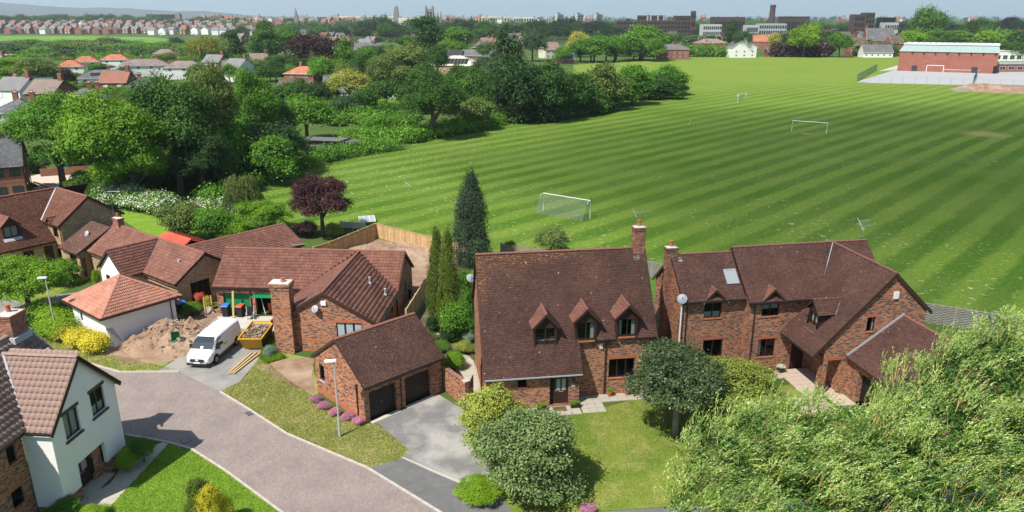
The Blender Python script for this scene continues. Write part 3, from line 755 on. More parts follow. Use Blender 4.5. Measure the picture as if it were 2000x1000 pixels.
wb.build('wall', 'brick', H8)
MB().box(-.012, 6.362, -.012, 0, 0, .14).box(6.362, 11.9, 1.188, 1.2, 0, .14).box(-.014, -.001, -.012, 7.56, 0, .14).build('plinth', 'brick_plain', H8)
rf = MB()
rf.beam((-.14, -.32, 2.36), (-.14, 4.74, 9.46), .03, .2).beam((-.14, 7.85, 5.1), (-.14, 4.74, 9.46), .03, .2)
rf.beam((12.0, .98, 4.2), (12.0, 4.74, 9.46), .03, .2).beam((12.0, 7.85, 5.1), (12.0, 4.74, 9.46), .03, .2).beam((6.5, -.32, 2.36), (6.5, 1.1, 4.34), .03, .2)
rf.beam((-.13, -.32, 2.42), (6.5, -.32, 2.42), .02, .14).beam((7.75, .98, 4.22), (9.1, .98, 4.22), .02, .14).beam((10.5, .98, 4.22), (12, .98, 4.22), .02, .14)
roof8 = rf.build('roof', 'barge_brown', H8)
Lq = math.hypot(1, k8); c8, s8 = 1 / Lq, k8 / Lq; LT = 5.04 * Lq
pf = [(0, 0), (6.63, 0), (6.63, 3.05), (7.83, 3.05), (7.83, 2.236), (9.2, 2.236), (9.2, 3.05), (10.66, 3.05), (10.66, 2.236), (12.13, 2.236), (12.13, LT), (0, LT)]
slope(roof8, (-.13, -.3, 2.5), (1, 0, 0), (0, c8, s8), pf, 'plain', 'tile_maroon')
LR = (7.85 - 4.74) * Lq
slope(roof8, (12.0, 7.85, zr_(7.85)), (-1, 0, 0), (0, -c8, s8), [(0, 0), (12.13, 0), (12.13, LR), (0, LR)], 'plain', 'tile_maroon', seed=3)
ridge_line(roof8, (-.13, 4.74, 9.58), (11.0, 4.74, 9.58), 'tile_brown', r=.11)
# orange lichen on the upper left of the roof: thin crusts standing on single tiles
rg = random.Random(3); lc = MB()
for i in range(900):
    x = rg.uniform(-.1, 7.4) if rg.random() < .8 else rg.uniform(-.1, .5)
    y = 4.66 - abs(rg.gauss(0, .26)) * (1.0 if x < 5 else .6)
    if x < .5: y = 4.66 - rg.random() ** 1.4 * 1.9
    if rg.random() < (x - 3.5) / 5: continue
    z = zf(y); u = rg.uniform(.03, .09); v = rg.uniform(.02, .05); n_ = Vector((0, -s8, c8)) * .03
    P0 = Vector((x, y, z)) + n_; U_ = Vector((1, 0, 0)) * u; V_ = Vector((0, c8, s8)) * v
    lc.add([P0 - U_ - V_ * .6, P0 + U_ * .8 - V_, P0 + U_ + V_ * .7, P0 - U_ * .7 + V_], [(0, 1, 2, 3)])
m_, t_, b_ = mat('lichen', (.5, .2, .03), .95, .05); setc(t_, b_, ramp(t_, isl(t_), [(0, (.38, .15, .03)), (.5, (.30, .11, .03)), (.75, (.42, .24, .08)), (1, (.40, .34, .24))]))
o = lc.build('lichen', 'lichen', roof8); o['kind'] = 'stuff'
g_ = MB().beam((-.1, -.38, 2.46), (6.48, -.38, 2.46), .11, .07).build('gutter', 'gutter_grey', roof8)
MB().beam((7.8, .92, 4.26), (9.1, .92, 4.26), .11, .07).build('gutter', 'gutter_black', roof8); MB().beam((10.55, .92, 4.26), (12.0, .92, 4.26), .11, .07).build('gutter', 'gutter_black', roof8)
chimney(H8, 11.5, 4.74, 8.2, 11.1, .82, .62, 'brick_red')
flashing(H8, [(11.06, 4.4, 9.12), (11.5, 4.4, 9.12), (11.5, 4.15, 8.78), (11.06, 4.15, 8.78)])
dormer(H8, 4.15, .85, 1.55, 4.0, 5.46, .95, 5.5, 6.5, -.3, 2.5, k8, cur='b', wkw=dict(label='window of the left dormer with white bedding inside'))
dormer(H8, 6.95, 1.0, 1.45, 4.3, 5.62, .95, 5.72, 6.65, -.3, 2.5, k8, cur='r', sillflash=False)
dormer(H8, 9.82, 1.0, 1.45, 4.42, 5.7, .95, 5.82, 6.75, -.3, 2.5, k8, cur='lr', sillflash=False, wkw=dict(label='dormer window with white curtains drawn to both sides'))
MB().box(6.4, 7.55, .9, 1.1, 4.22, 4.3).build('sill', 'brick_plain', H8); MB().box(9.2, 10.4, .9, 1.1, 4.34, 4.42).build('sill', 'brick_plain', H8)
window(H8, (0, 0), (6.35, 0), WF[0], 1, lintel=None)
door(H8, (0, 0), (6.35, 0), WF[1], glazed=2, side=True, label='dark brown front door with two tall glass panels and chrome letterbox')
window(H8, (6.35, 1.2), (11.9, 1.2), WR[0], 3, curtain='')
downpipe(H8, .42, -.07, .1, 2.4, 'frame_brown'); downpipe(H8, 8.4, 1.1, .1, 4.2, 'frame_brown')
dish(H8, (-.35, 6.3, 7.3), R(20), 1.0)
al = MB().box(7.98, 8.2, 1.1, 1.19, 3.55, 3.95).build('alarm_box', 'render_cream', H8)
ln = MB().lathe([(.02, 0), (.09, .04), (.11, .26), (.13, .27), (.02, .42)], (5.95, -.16, 1.75), 6).box(5.93, 5.97, -.16, 0, 2.0, 2.05).build('wall_lantern', 'frame_dark', H8)
def text(parent, body, size, m, M, name='lettering', ext=.004):
    c = bpy.data.curves.new(name, 'FONT'); c.body = body; c.size = size; c.extrude = ext; c.align_x = 'CENTER'
    c.materials.append(MATS[m]); tmp = link(name, c); me = bpy.data.meshes.new_from_object(tmp); bpy.data.objects.remove(tmp); o = link(name, me, parent); o.matrix_local = M; return o
text(H8, '26', .3, 'white_paint', Matrix.Translation((5.92, -.02, 1.42)) @ Matrix.Rotation(R(90), 4, 'X'), 'house_number')
MB().tube([(-.05, 2.0, .4), (-.05, 2.0, 3.0)], .05, 5).tube([(-.05, 2.6, .3), (-.05, 2.6, 2.2), (-.05, 1.9, 2.6)], .04, 5).build('pipe', 'frame_brown', H8)
aerial('roof_aerial', 'thin television aerial above the chimney of the brick house numbered 26', tuple(H8.matrix_world @ Vector((0, 0, 0))), 0)  # placed below
a_ = [o for o in bpy.data.objects if o.name == 'roof_aerial'][0]
def wl(root, x, y, z):
    c, s = math.cos(root.rotation_euler.z), math.sin(root.rotation_euler.z); l = root.location
    return (l.x + x * c - y * s, l.y + x * s + y * c, l.z + z)
a_.location = wl(H8, 11.4, 5.0, 10.9); a_.rotation_euler.z = R(20)
# ============================================================ detached double garage
G7 = thing('double_garage', 'detached red brick double garage with two dark brown up and over doors', 'garage', (-9.5, 42.2, 0), R(44))
wb = MB(); GD = [(.38, 2.5, .0, 2.12), (3.2, 5.35, .0, 2.12)]
kz = (5.0 - 2.9) / 3.05
wall(wb, (0, 0), (6.35, 0), [(0, 0), (6.35, 0), (6.35, 2.75), (0, 2.75)], GD, reveal=.25)
wall(wb, (6.35, 0), (6.35, 6.1), [(0, 0), (6.1, 0), (6.1, 2.78), (3.05, 4.88), (0, 2.78)])
wall(wb, (6.35, 6.1), (0, 6.1), [(0, 0), (6.35, 0), (6.35, 2.78), (0, 2.78)])
GW = [(.55, 1.2, 1.15, 2.35)]
wall(wb, (0, 6.1), (0, 0), [(0, 0), (6.1, 0), (6.1, 2.78), (3.05, 4.88), (0, 2.78)], GW)
wb.build('wall', 'brick', G7)
MB().box(-.015, -.001, .0, 6.1, .1, .42).build('plinth', 'brick_plain', G7)
gable_roof(G7, 0, 6.35, 0, 6.1, 2.9, 5.0, 'plain', 'tile_maroon', oh=.3, vg=.1, seed=4, rm='tile_brown')
for i, h in enumerate(GD):
    d = MB().box(h[0], h[1], .22, .25, h[2], h[3]).build('garage_door', 'door_black', G7)
    for kx in range(9): MB().box(h[0] + .05 + kx * .235, h[0] + .26 + kx * .235, .212, .22, .08, 2.06).build('door_panel', 'door_black', d)
    MB().lathe([(.05, 0), (.03, .02)], ((h[0] + h[1]) / 2, .2, 1.0), 8).build('handle', 'chrome', d)
window(G7, (0, 6.1), (0, 0), GW[0], 1, lintel=None, sill='lead')
downpipe(G7, 2.85, -.06, .05, 2.5, 'frame_brown'); MB().tube([(-.06, .75, 0), (-.06, .75, 2.6)], .045, 6).box(-.11, -.01, .68, .82, 1.9, 2.55).build('downpipe', 'frame_brown', G7)
MB().box(.3, 2.6, -.35, 0, 0, .05).box(3.1, 5.45, -.35, 0, 0, .05).build('threshold', 'concrete', G7)
# garden wall with pier
GWl = thing('garden_wall', 'red brick garden wall with blue brick pier between garage and path', 'wall', (-4.75, 46.75, 0), math.atan2(44.5 - 46.75, -3.1 + 4.75))
MB().box(.05, 2.6, -.12, .12, 0, 1.75).build('wall_panel', 'brick', GWl)
MB().box(0, 2.62, -.16, .16, 1.75, 1.86).build('coping', 'brick_red', GWl)
MB().box(2.62, 3.0, -.22, .22, 0, 1.9).build('pier', 'brick', GWl); MB().box(2.6, 3.02, -.24, .24, 1.9, 1.95).build('pier_cap', 'kerb', GWl)
gt = thing('garden_gate', 'black timber garden gate standing open beside the brick pier', 'gate', wl(GWl, 3.05, .1, 0), R(80))
MB().box(0, 1.1, -.03, 0, .08, 1.9).build('leaf', 'door_black', gt); MB().box(0, 1.1, .0, .03, .4, .5).box(0, 1.1, .0, .03, 1.5, 1.6).build('brace', 'frame_dark', gt)
# ============================================================ right hand house
H9 = thing('house', 'large dark red brick house with winged roof, skylight and porch behind the willow', 'house', (12.3, 49.16, 0), R(10))
wb = MB(); k9 = .93
A1 = [(1.6, 2.95, 4.33, 5.66), (1.75, 3.3, 1.2, 2.62)]
wall(wb, (0, 0), (4.75, 0), [(0, 0), (4.75, 0), (4.75, 5.9), (0, 5.9)], A1)
wall(wb, (4.75, 0), (4.75, -.6), [(0, 0), (.6, 0), (.6, 5.75), (0, 5.9)])
A2 = [(1.05, 2.4, 4.43, 5.62), (1.05, 2.4, 1.2, 2.64), (3.75, 4.85, 0, 2.1)]
wall(wb, (4.75, -.6), (9.9, -.6), [(0, 0), (5.15, 0), (5.15, 5.7), (0, 5.7)], A2)
# wing: gable end with porch opening, inner side wall
kL, kR, zA, uA = 1.04, .93, 8.8, 12.85
zw = lambda u: zA - (kL * (uA - u) if u < uA else kR * (u - uA)) - .16
A3 = [(.37, 1.4, 0, 2.67), (11.27 - 8.38, 11.92 - 8.38, 4.62, 5.68)]
wall(wb, (8.38, -4.75), (15.7, -4.75), [(0, -.001), (7.32, -.001), (7.32, zw(15.7)), (uA - 8.38, zw(uA)), (0, zw(8.38))], A3, reveal=.35)
wall(wb, (15.7, -4.75), (15.7, 5.6), [(0, 0), (10.35, 0), (10.35, 5.7), (7.25, 8.6), (4.15, 5.7), (0, zw(15.7))])
wall(wb, (15.5, 5.6), (0, 5.6), [(0, 0), (15.5, 0), (15.5, 5.6), (0, 5.6)])
wall(wb, (0, 5.6), (0, 0), [(0, 0), (5.6, 0), (5.6, 5.75), (3.0, 8.25), (0, 5.75)])
wall(wb, (9.9, -.6), (9.9, -4.4), [(0, 0), (3.8, 0), (3.8, 5.6), (0, 5.6)])
wb.box(8.38, 8.75, -4.4, -4.2, 0, 2.9)
wb.build('wall', 'brick', H9)
MB().box(8.3, 8.5, -4.2, -.6, 2.9, 3.15).build('porch_beam', 'barge_brown', H9)
rf = MB()
for s_ in ((-.14,),): rf.beam((s_[0], -.3, 5.65), (s_[0], 2.6, 8.33), .03, .2).beam((s_[0], 5.9, 5.4), (s_[0], 2.6, 8.33), .03, .2)
rf.beam((-.14, -.32, 5.72), (4.6, -.32, 5.72), .02, .16).beam((4.6, -.92, 5.6), (9.9, -.92, 5.6), .02, .16)
rf.beam((7.42, -4.9, 3.02), (uA, -4.9, 8.7), .03, .22).beam((16.05, -4.9, 5.72), (uA, -4.9, 8.7), .03, .22)
rf.beam((7.42, -4.9, 3.08), (7.42, -.7, 3.08), .02, .16)
rf.beam((4.62, -.9, 5.6), (4.62, 2.5, 8.72), .03, .2)
roof9 = rf.build('roof', 'barge_brown', H9)
L_ = math.hypot(1, k9); c9, s9 = 1 / L_, k9 / L_
slope(roof9, (-.13, -.3, 5.8), (1, 0, 0), (0, c9, s9), [(0, 0), (4.75, 0), (4.75, 2.9 * L_), (0, 2.9 * L_)], 'plain', 'tile_maroon', seed=5)
slope(roof9, (4.62, 5.5, 5.8), (-1, 0, 0), (0, -c9, s9), [(0, 0), (4.75, 0), (4.75, 2.9 * L_), (0, 2.9 * L_)], 'plain', 'tile_maroon', seed=6)
zE = 8.85 - k9 * 3.4
slope(roof9, (4.6, -.9, zE), (1, 0, 0), (0, c9, s9), [(0, 0), (5.5, 0), (8.2, 3.4 * L_), (0, 3.4 * L_)], 'plain', 'tile_maroon', seed=7)
slope(roof9, (12.0, -.9, zE), (1, 0, 0), (0, c9, s9), [(3.6, 0), (3.65, 0), (3.65, 3.4 * L_), (.8, 3.4 * L_)], 'plain', 'tile_maroon', seed=8)
slope(roof9, (15.65, 5.9, zE), (-1, 0, 0), (0, -c9, s9), [(0, 0), (11.05, 0), (11.05, 3.4 * L_), (0, 3.4 * L_)], 'plain', 'tile_maroon', seed=9)
# wing slopes
LL = math.hypot(1, kL); cL, sL = 1 / LL, kL / LL; W_ = uA - 7.4
vv = lambda z: (z - (zA - kL * W_)) / sL
z0L = zA - kL * W_
slope(roof9, (7.4, 2.5, z0L), (0, -1, 0), (cL, 0, sL), [(3.15, 0), (7.4, 0), (7.4, W_ * LL), (0, W_ * LL), (3.35, vv(zE + .02)), (3.15, vv(zE + .02))], 'plain', 'tile_maroon', seed=10)
LRr = math.hypot(1, kR); cR, sR = 1 / LRr, kR / LRr
slope(roof9, (16.05, -4.9, zA - kR * 3.2), (0, 1, 0), (-cR, 0, sR), [(0, 0), (4.0, 0), (7.4, 3.2 * LRr), (0, 3.2 * LRr)], 'plain', 'tile_maroon', seed=11)
ridge_line(roof9, (-.13, 2.6, 8.52), (4.6, 2.6, 8.52), 'tile_brown', r=.1)
ridge_line(roof9, (4.6, 2.5, 8.88), (15.65, 2.5, 8.88), 'tile_brown', r=.1)
ridge_line(roof9, (uA, -4.9, 8.84), (uA, 2.4, 8.84), 'tile_brown', r=.1)
MB().beam((9.95, -.95, zE + .03), (uA - .05, 2.45, 8.87), .07, .02).build('valley', 'gutter_grey', roof9)
MB().beam((-.1, -.38, 5.74), (4.6, -.38, 5.74), .11, .07).beam((4.7, -.98, 5.62), (9.6, -.98, 5.62), .11, .07).beam((7.34, -4.85, 3.1), (7.34, -.8, 3.1), .11, .07, (0, 0, 1)).build('gutter', 'gutter_black', roof9)
chimney(H9, -.1, 2.75, 0.0, 9.05, .8, .62, 'brick_red')
flashing(H9, [(.32, 2.42, 8.36), (.6, 2.42, 8.36), (.6, 2.1, 8.08), (.32, 2.1, 8.08)])
gy = lambda z: -.3 + (z - 5.8) / k9
for cx, vf, zz in ((2.3, 0, 0), (6.5, -.6, 0)):
    yy = (lambda z, vf=vf: (-.3 + (z - 5.8) / k9) if vf == 0 else (-.9 + (z - zE) / k9))
    gb = MB(); gb.add([(cx - .8, vf - .03, 5.66), (cx + .8, vf - .03, 5.66), (cx, vf - .03, 6.5)], [(0, 1, 2)])
    d = gb.build('dormer', 'timber_board', H9)
    gablet(d, cx, vf - .05, .98, 5.62, 6.6, yy(5.72), yy(6.6), 'plain2', 'tile_brown', oh=.25)
dormer(H9, 0, 0, 1.25, 4.15, 5.45, .85, 5.5, 6.4, 0, zA - kL * (uA - 8.6), kL, loc=(8.6, -2.7, 0), rz=-math.pi / 2, cur='f', m='tile_maroon', name='dormer', wkw=dict(label='wing dormer window with closed white blinds'))
window(H9, (0, 0), (4.75, 0), A1[0], 2, lintel=None, curtain='b'); window(H9, (0, 0), (4.75, 0), A1[1], 2, curtain='')
window(H9, (4.75, -.6), (9.9, -.6), A2[0], 2, lintel=None, curtain='t', sill='brick_plain'); window(H9, (4.75, -.6), (9.9, -.6), A2[1], 2, curtain='l')
door(H9, (4.75, -.6), (9.9, -.6), A2[2])
window(H9, (8.38, -4.75), (15.7, -4.75), A3[1], 1, curtain='r')
MB().box(8.38, 9.95, -4.77, -4.751, 2.67, 2.9).build('lintel', 'brick_plain', H9)
sk = MB(); nn = Vector((0, -s9, c9)); P0 = Vector((3.5, .6, 5.8 + k9 * .9)) + nn * .05
U_ = Vector((1, 0, 0)); V_ = Vector((0, c9, s9))
for (a, b, c_, d_) in ((0, .95, 0, .09), (0, .95, 1.12, 1.22), (0, .09, .09, 1.12), (.86, .95, .09, 1.12)):
    sk.obox(P0 + U_ * (a + b) / 2 + V_ * (c_ + d_) / 2, U_ * (b - a) / 2, V_ * (d_ - c_) / 2, nn * .06)
s_ = sk.build('skylight', 'dish_grey', roof9)
MB().obox(P0 + U_ * .475 + V_ * .6, U_ * .385, V_ * .515, nn * .03).build('pane', 'glass_pale', s_)
downpipe(H9, .25, -.07, .1, 5.6, 'frame_brown'); downpipe(H9, 5.2, -.67, .1, 5.5, 'frame_brown')
dish(H9, (-.25, -.25, 6.1), R(-25), 1.15); MB().tube([(-.2, -.15, 6.0), (-.2, -.15, 2.0)], .06, 6).build('pole', 'white_paint', H9)
MB().box(12.95, 13.3, -4.86, -4.76, 6.95, 7.45).build('alarm_box', 'white_paint', H9)
a = aerial('roof_aerial', 'double television aerial on the ridge of the house behind the willow', wl(H9, 15.0, 2.5, 8.8), R(30), 1.6)
copy_tree([c for c in a.children if c.name.startswith('antenna')][0], a).location = (.3, 0, -.45)
# attached garage (a part of the same house)
w2 = MB(); wall(w2, (10.3, -4.75), (10.3, -11.0), [(0, 0), (6.25, 0), (6.25, 3.0), (0, 3.0)], [(1.2, 3.6, 0, 2.3)], reveal=.4)
wall(w2, (10.3, -11.0), (17.5, -11.0), [(0, 0), (7.2, 0), (7.2, 3.0), (3.6, 5.6), (0, 3.0)]); wall(w2, (17.5, -11), (17.5, -4.75), [(0, 0), (6.25, 0), (6.25, 3.0), (0, 3.0)])
w2.build('wall', 'brick', H9); MB().box(10.7, 10.75, -8.4, -5.9, 0, 2.35).build('garage_door', 'door_black', H9)
rg2 = MB(); rg2.beam((10.0, -4.92, 2.86), (10.0, -11.2, 2.86), .02, .18); g2 = rg2.build('roof', 'barge_brown', H9); g2['label'] = 'lower tiled roof over the attached garage'
kg = .72; Lg = math.hypot(1, kg)
slope(g2, (10.0, -4.9, 2.9), (0, -1, 0), (1 / Lg, 0, kg / Lg), [(0, 0), (6.3, 0), (6.3, 3.9 * Lg), (0, 3.9 * Lg)], 'plain', 'tile_maroon', seed=12)
slope(g2, (17.8, -11.2, 2.9), (0, 1, 0), (-1 / Lg, 0, kg / Lg), [(0, 0), (6.3, 0), (6.3, 3.9 * Lg), (0, 3.9 * Lg)], 'plain', 'tile_maroon', seed=13)
ridge_line(g2, (13.9, -4.9, 5.74), (13.9, -11.2, 5.74), 'tile_brown', r=.1)
MB().beam((10.02, -4.93, 3.03), (13.9, -4.93, 5.83), .03, .2).build('flashing', 'lead', g2)
# ============================================================ bungalow with the green garage doors
H5 = thing('bungalow', 'red brick bungalow with green garage doors and tall front chimney behind the skip', 'bungalow', (-26.15, 61.05, 0), R(-4))
wb = MB(); zr5 = 5.15; k5 = (5.15 - 2.6) / 3.45
D5 = [(.55, 2.95, 0, 2.0), (3.45, 5.95, 0, 2.0)]
wall(wb, (0, 0), (8.1, 0), [(0, 0), (8.1, 0), (8.1, 2.7), (0, 2.7)], D5, reveal=.3)
wall(wb, (16.2, 0), (16.2, 6.4), [(0, 0), (6.4, 0), (6.4, 2.7), (3.15, 5.0), (0, 2.7)], [(3.0, 3.6, 1.3, 2.3)])
wall(wb, (16.2, 6.4), (0, 6.4), [(0, 0), (16.2, 0), (16.2, 2.6), (0, 2.6)])
wall(wb, (0, 6.4), (0, 0), [(0, 0), (6.4, 0), (6.4, 2.7), (3.25, 5.0), (0, 2.7)])
uW = 12.1; kW = (5.05 - 2.55) / 4.3; vF = -7.1
W5 = [(12.95 - 8.2, 15.0 - 8.2, 1.2, 2.5)]
wall(wb, (8.2, vF), (16.1, vF), [(0, 0), (7.9, 0), (7.9, 2.62), (uW - 8.2, 4.92), (0, 2.62)], W5)
wall(wb, (16.1, vF), (16.1, 0), [(0, 0), (7.1, 0), (7.1, 2.62), (0, 2.62)], [(5.2, 5.9, 1.2, 2.2)])
wall(wb, (8.2, 0), (8.2, vF), [(0, 0), (7.1, 0), (7.1, 2.62), (0, 2.62)])
wb.build('wall', 'brick', H5)
MB().box(8.2, 16.1, vF - .015, vF - .001, 0, .1).box(9.7, 16.1, vF - .012, vF - .001, .85, 1.0).box(12.8, 15.15, vF - .014, vF - .001, 2.5, 2.72).build('band', 'brick_plain', H5)
rf = MB()
for xx in (-.2, 16.4):
    rf.beam((xx, -.3, 2.5), (xx, 3.15, 5.05), .03, .22).beam((xx, 6.6, 2.5), (xx, 3.15, 5.05), .03, .22)
rf.beam((-.2, -.33, 2.5), (8.0, -.33, 2.5), .02, .16)
rf.beam((7.85, vF - .2, 2.46), (uW, vF - .2, 4.95), .03, .22).beam((16.4, vF - .2, 2.46), (uW, vF - .2, 4.95), .03, .22).beam((16.42, vF - .2, 2.48), (16.42, 0, 2.48), .02, .16)
roof5 = rf.build('roof', 'barge_brown', H5)
L5 = math.hypot(1, k5); a5, b5 = 1 / L5, k5 / L5
slope(roof5, (-.2, -.3, 2.6), (1, 0, 0), (0, a5, b5), [(0, 0), (8.1, 0), (12.3, 3.45 * L5), (0, 3.45 * L5)], 'roman', 'tile_red', seed=14)
slope(roof5, (-.2, -.3, 2.6), (1, 0, 0), (0, a5, b5), [(16.5, 0), (16.6, 0), (16.6, 3.45 * L5), (12.3, 3.45 * L5)], 'roman', 'tile_red', seed=15)
slope(roof5, (16.4, 6.6, 2.6), (-1, 0, 0), (0, -a5, b5), [(0, 0), (16.6, 0), (16.6, 3.45 * L5), (0, 3.45 * L5)], 'roman', 'tile_red', seed=16)
LW5 = math.hypot(1, kW); aw, bw_ = 1 / LW5, kW / LW5; vE = vF - .2
slope(roof5, (16.4, vE, 2.55), (0, 1, 0), (-aw, 0, bw_), [(0, 0), (7.0, 0), (10.4, 4.3 * LW5), (0, 4.3 * LW5)], 'big', 'tile_red', seed=17)
slope(roof5, (7.8, 3.1, 2.55), (0, -1, 0), (aw, 0, bw_), [(3.4, 0), (10.4, 0), (10.4, 4.3 * LW5), (0, 4.3 * LW5)], 'big', 'tile_red', seed=18)
ridge_line(roof5, (-.2, 3.15, 5.2), (16.4, 3.15, 5.2), 'tile_brown', r=.12)
ridge_line(roof5, (uW, vE, 5.1), (uW, 3.0, 5.1), 'tile_brown', r=.12)
MB().beam((-.2, -.4, 2.52), (8.0, -.4, 2.52), .11, .07).beam((16.48, vE, 2.5), (16.48, 0, 2.5), .11, .07).build('gutter', 'gutter_black', roof5)
for (uu, vv_) in ((14.3, -1.6), (15.7, -2.1)):
    z_ = 2.55 + kW * (16.4 - uu); v_ = MB().box(uu - .12, uu + .12, vv_ - .12, vv_ + .12, z_ - .05, z_ + .1).lathe([(.06, 0), (.06, .5), (.1, .5), (.1, .6)], (uu, vv_, z_), 8).build('roof_vent', 'lead', roof5)
# tall chimney breast
cb = MB(); y0c, y1c = vF - .6, vF + .3
cb.box(8.2, 9.65, y0c, y1c, 0, 5.3).box(8.14, 9.71, y0c - .06, y1c + .06, 5.3, 5.55).box(8.08, 9.77, y0c - .12, y1c + .12, 5.55, 5.8)
ch = cb.build('chimney', 'brick', H5); MB().box(8.15, 9.7, y0c - .05, y1c + .05, 5.8, 5.86).build('flaunching', 'mortar_pale', ch)
MB().lathe([(.16, 5.86), (.2, 5.95), (.14, 6.0), (.13, 6.12), (.16, 6.16)], (9.1, vF - .15, 0), 10).build('chimney_pot', 'terracotta', ch)
MB().box(8.19, 9.66, y0c - .008, y0c, 3.5, 3.75).build('band', 'brick_plain', ch)
d1 = MB().box(.55, 2.95, .2, .24, 0, 2.0).build('garage_door', 'door_green', H5)
for q in range(2):
    for r_ in range(3): MB().box(.65 + q * 1.15, 1.7 + q * 1.15, .185, .2, .08 + r_ * .62, .62 + r_ * .62).build('door_panel', 'door_green', d1)
d2 = MB().box(3.45, 5.95, -.9, .25, 1.93, 1.98).build('garage_door', 'door_green', H5); d2['label'] = 'green garage door swung up over the open garage'
MB().box(3.4, 6.0, 2.5, 2.55, 0, 2.1).box(3.38, 3.42, .3, 2.5, 0, 2.1).box(5.98, 6.02, .3, 2.5, 0, 2.1).box(3.4, 6.0, .3, 2.5, 2.1, 2.14).build('interior', 'room_dark', H5)
window(H5, (8.2, vF), (16.1, vF), W5[0], 3, lintel=None, sill='brick_plain')
for i in range(3): MB().box(12.95 + .08 + i * .683, 12.95 + .6 + i * .683, vF + .1, vF + .105, 1.28, 2.42).build('leaded_glass', 'stained_glass', H5)
window(H5, (16.1, vF), (16.1, 0), (5.2, 5.9, 1.2, 2.2), 1); window(H5, (16.2, 0), (16.2, 6.4), (3.0, 3.6, 1.3, 2.3), 1)
MB().box(8.15, 8.3, -.0, .0 + .01, .0, .1)
dish(H5, (11.45, vF - .25, 3.7), R(-15), .95); MB().box(11.9, 12.3, vF - .12, vF - .02, 3.95, 4.3).build('alarm_box', 'white_paint', H5)
MB().tube([(3.1, -.06, 0), (3.1, -.06, 2.5)], .045, 6).build('downpipe', 'frame_brown', H5)
aerial('roof_aerial', 'pale television aerial over the roof of the bungalow with green garage doors', wl(H5, 6.6, 2.0, 4.3), R(10), 1.7)
# ============================================================ white garage with pyramid roof
SG = thing('garage', 'white rendered garage with salmon pantiled hipped roof beside the soil heap', 'garage', (-32.43, 54.0, 0), R(-38))
x0, x1, y0, y1 = -5.9, .0, .1, 5.9
wb = MB(); wall(wb, (x0, y0), (x1, y0), [(0, 0), (5.9, 0), (5.9, 2.6), (0, 2.6)], [(1.35, 1.75, 1.1, 2.1)])
wall(wb, (x1, y0), (x1, y1), [(0, 0), (5.8, 0), (5.8, 2.6), (0, 2.6)]); wall(wb, (x1, y1), (x0, y1), [(0, 0), (5.9, 0), (5.9, 2.6), (0, 2.6)]); wall(wb, (x0, y1), (x0, y0), [(0, 0), (5.8, 0), (5.8, 2.6), (0, 2.6)])
wb.add([(x1, y0, 1.5), (x1, y0 - .001, 0), (x1 + .05, y0, 0), (x1 + .75, y0 + .25, 0), (x1, y0 + 1.1, 0), (x1, y0 + .5, 1.5)], [(0, 3, 4, 5), (0, 1, 3)])
wb.build('wall', 'render_white', SG)
window(SG, (x0, y0), (x1, y0), (1.35, 1.75, 1.1, 2.1), 1, lintel=None, sill=None)
def hip_roof(root, x0, x1, y0, y1, ze, zr, style, m, oh=.35, fascia='barge_brown', rm=None, seed=0, loc=None, rz=0.0, hips=True, ridge=None):
    X0, X1, Y0, Y1 = x0 - oh, x1 + oh, y0 - oh, y1 + oh; w_, d_ = X1 - X0, Y1 - Y0
    h = min(w_, d_) / 2 if ridge is None else ridge
    if w_ >= d_: A, B = (X0 + h, (Y0 + Y1) / 2), (X1 - h, (Y0 + Y1) / 2)
    else: A, B = ((X0 + X1) / 2, Y0 + h), ((X0 + X1) / 2, Y1 - h)
    f = MB()
    for p, q in (((X0, Y0), (X1, Y0)), ((X1, Y0), (X1, Y1)), ((X1, Y1), (X0, Y1)), ((X0, Y1), (X0, Y0))): f.beam((*p, ze - .08), (*q, ze - .08), .03, .16)
    r = f.build('roof', fascia, root, loc, (0, 0, rz))
    def sl(P, Q, R1, R2, sd_):
        P = Vector((*P, ze)); Q = Vector((*Q, ze)); U = (Q - P).normalized(); T1 = Vector((*R1, zr)); T2 = Vector((*R2, zr))
        d1_ = T1 - P; v = d1_ - U * d1_.dot(U); V = v.normalized(); pl = [(0, 0), ((Q - P).length, 0), ((T2 - P).dot(U), v.length), ((T1 - P).dot(U), v.length)]
        if (T1 - T2).length < .02: pl = pl[:3]
        slope(r, P, U, V, pl, style, m, seed=seed + sd_, th=.07)
    if w_ >= d_:
        sl((X0, Y0), (X1, Y0), A, B, 0); sl((X1, Y1), (X0, Y1), B, A, 1); sl((X1, Y0), (X1, Y1), B, B, 2); sl((X0, Y1), (X0, Y0), A, A, 3)
        hl = [((X0, Y0), A), ((X0, Y1), A), ((X1, Y0), B), ((X1, Y1), B)]
    else:
        sl((X0, Y0), (X1, Y0), A, A, 0); sl((X1, Y1), (X0, Y1), B, B, 1); sl((X1, Y0), (X1, Y1), A, B, 2); sl((X0, Y1), (X0, Y0), B, A, 3)
        hl = [((X0, Y0), A), ((X1, Y0), A), ((X0, Y1), B), ((X1, Y1), B)]
    if hips:
        for p, q in hl: ridge_line(r, (*p, ze + .03), (*q, zr + .03), rm or m)
        if (Vector(A) - Vector(B)).length > .3: ridge_line(r, (*A, zr + .04), (*B, zr + .04), rm or m)
    return r
rr_ = hip_roof(SG, x0, x1, y0, y1, 2.6, 4.6, 'roman', 'tile_salmon', oh=.45, seed=30)
MB().beam((x0 - .4, y0 - .5, 2.5), (x1 + .4, y0 - .5, 2.5), .1, .07).beam((x1 + .5, y0 - .4, 2.5), (x1 + .5, y1 + .4, 2.5), .1, .07).build('gutter', 'frame_brown', rr_)
MB().tube([(x1 + .06, y1 - .4, 2.4), (x1 + .06, y1 - .4, 0)], .045, 6).build('downpipe', 'gutter_black', SG)
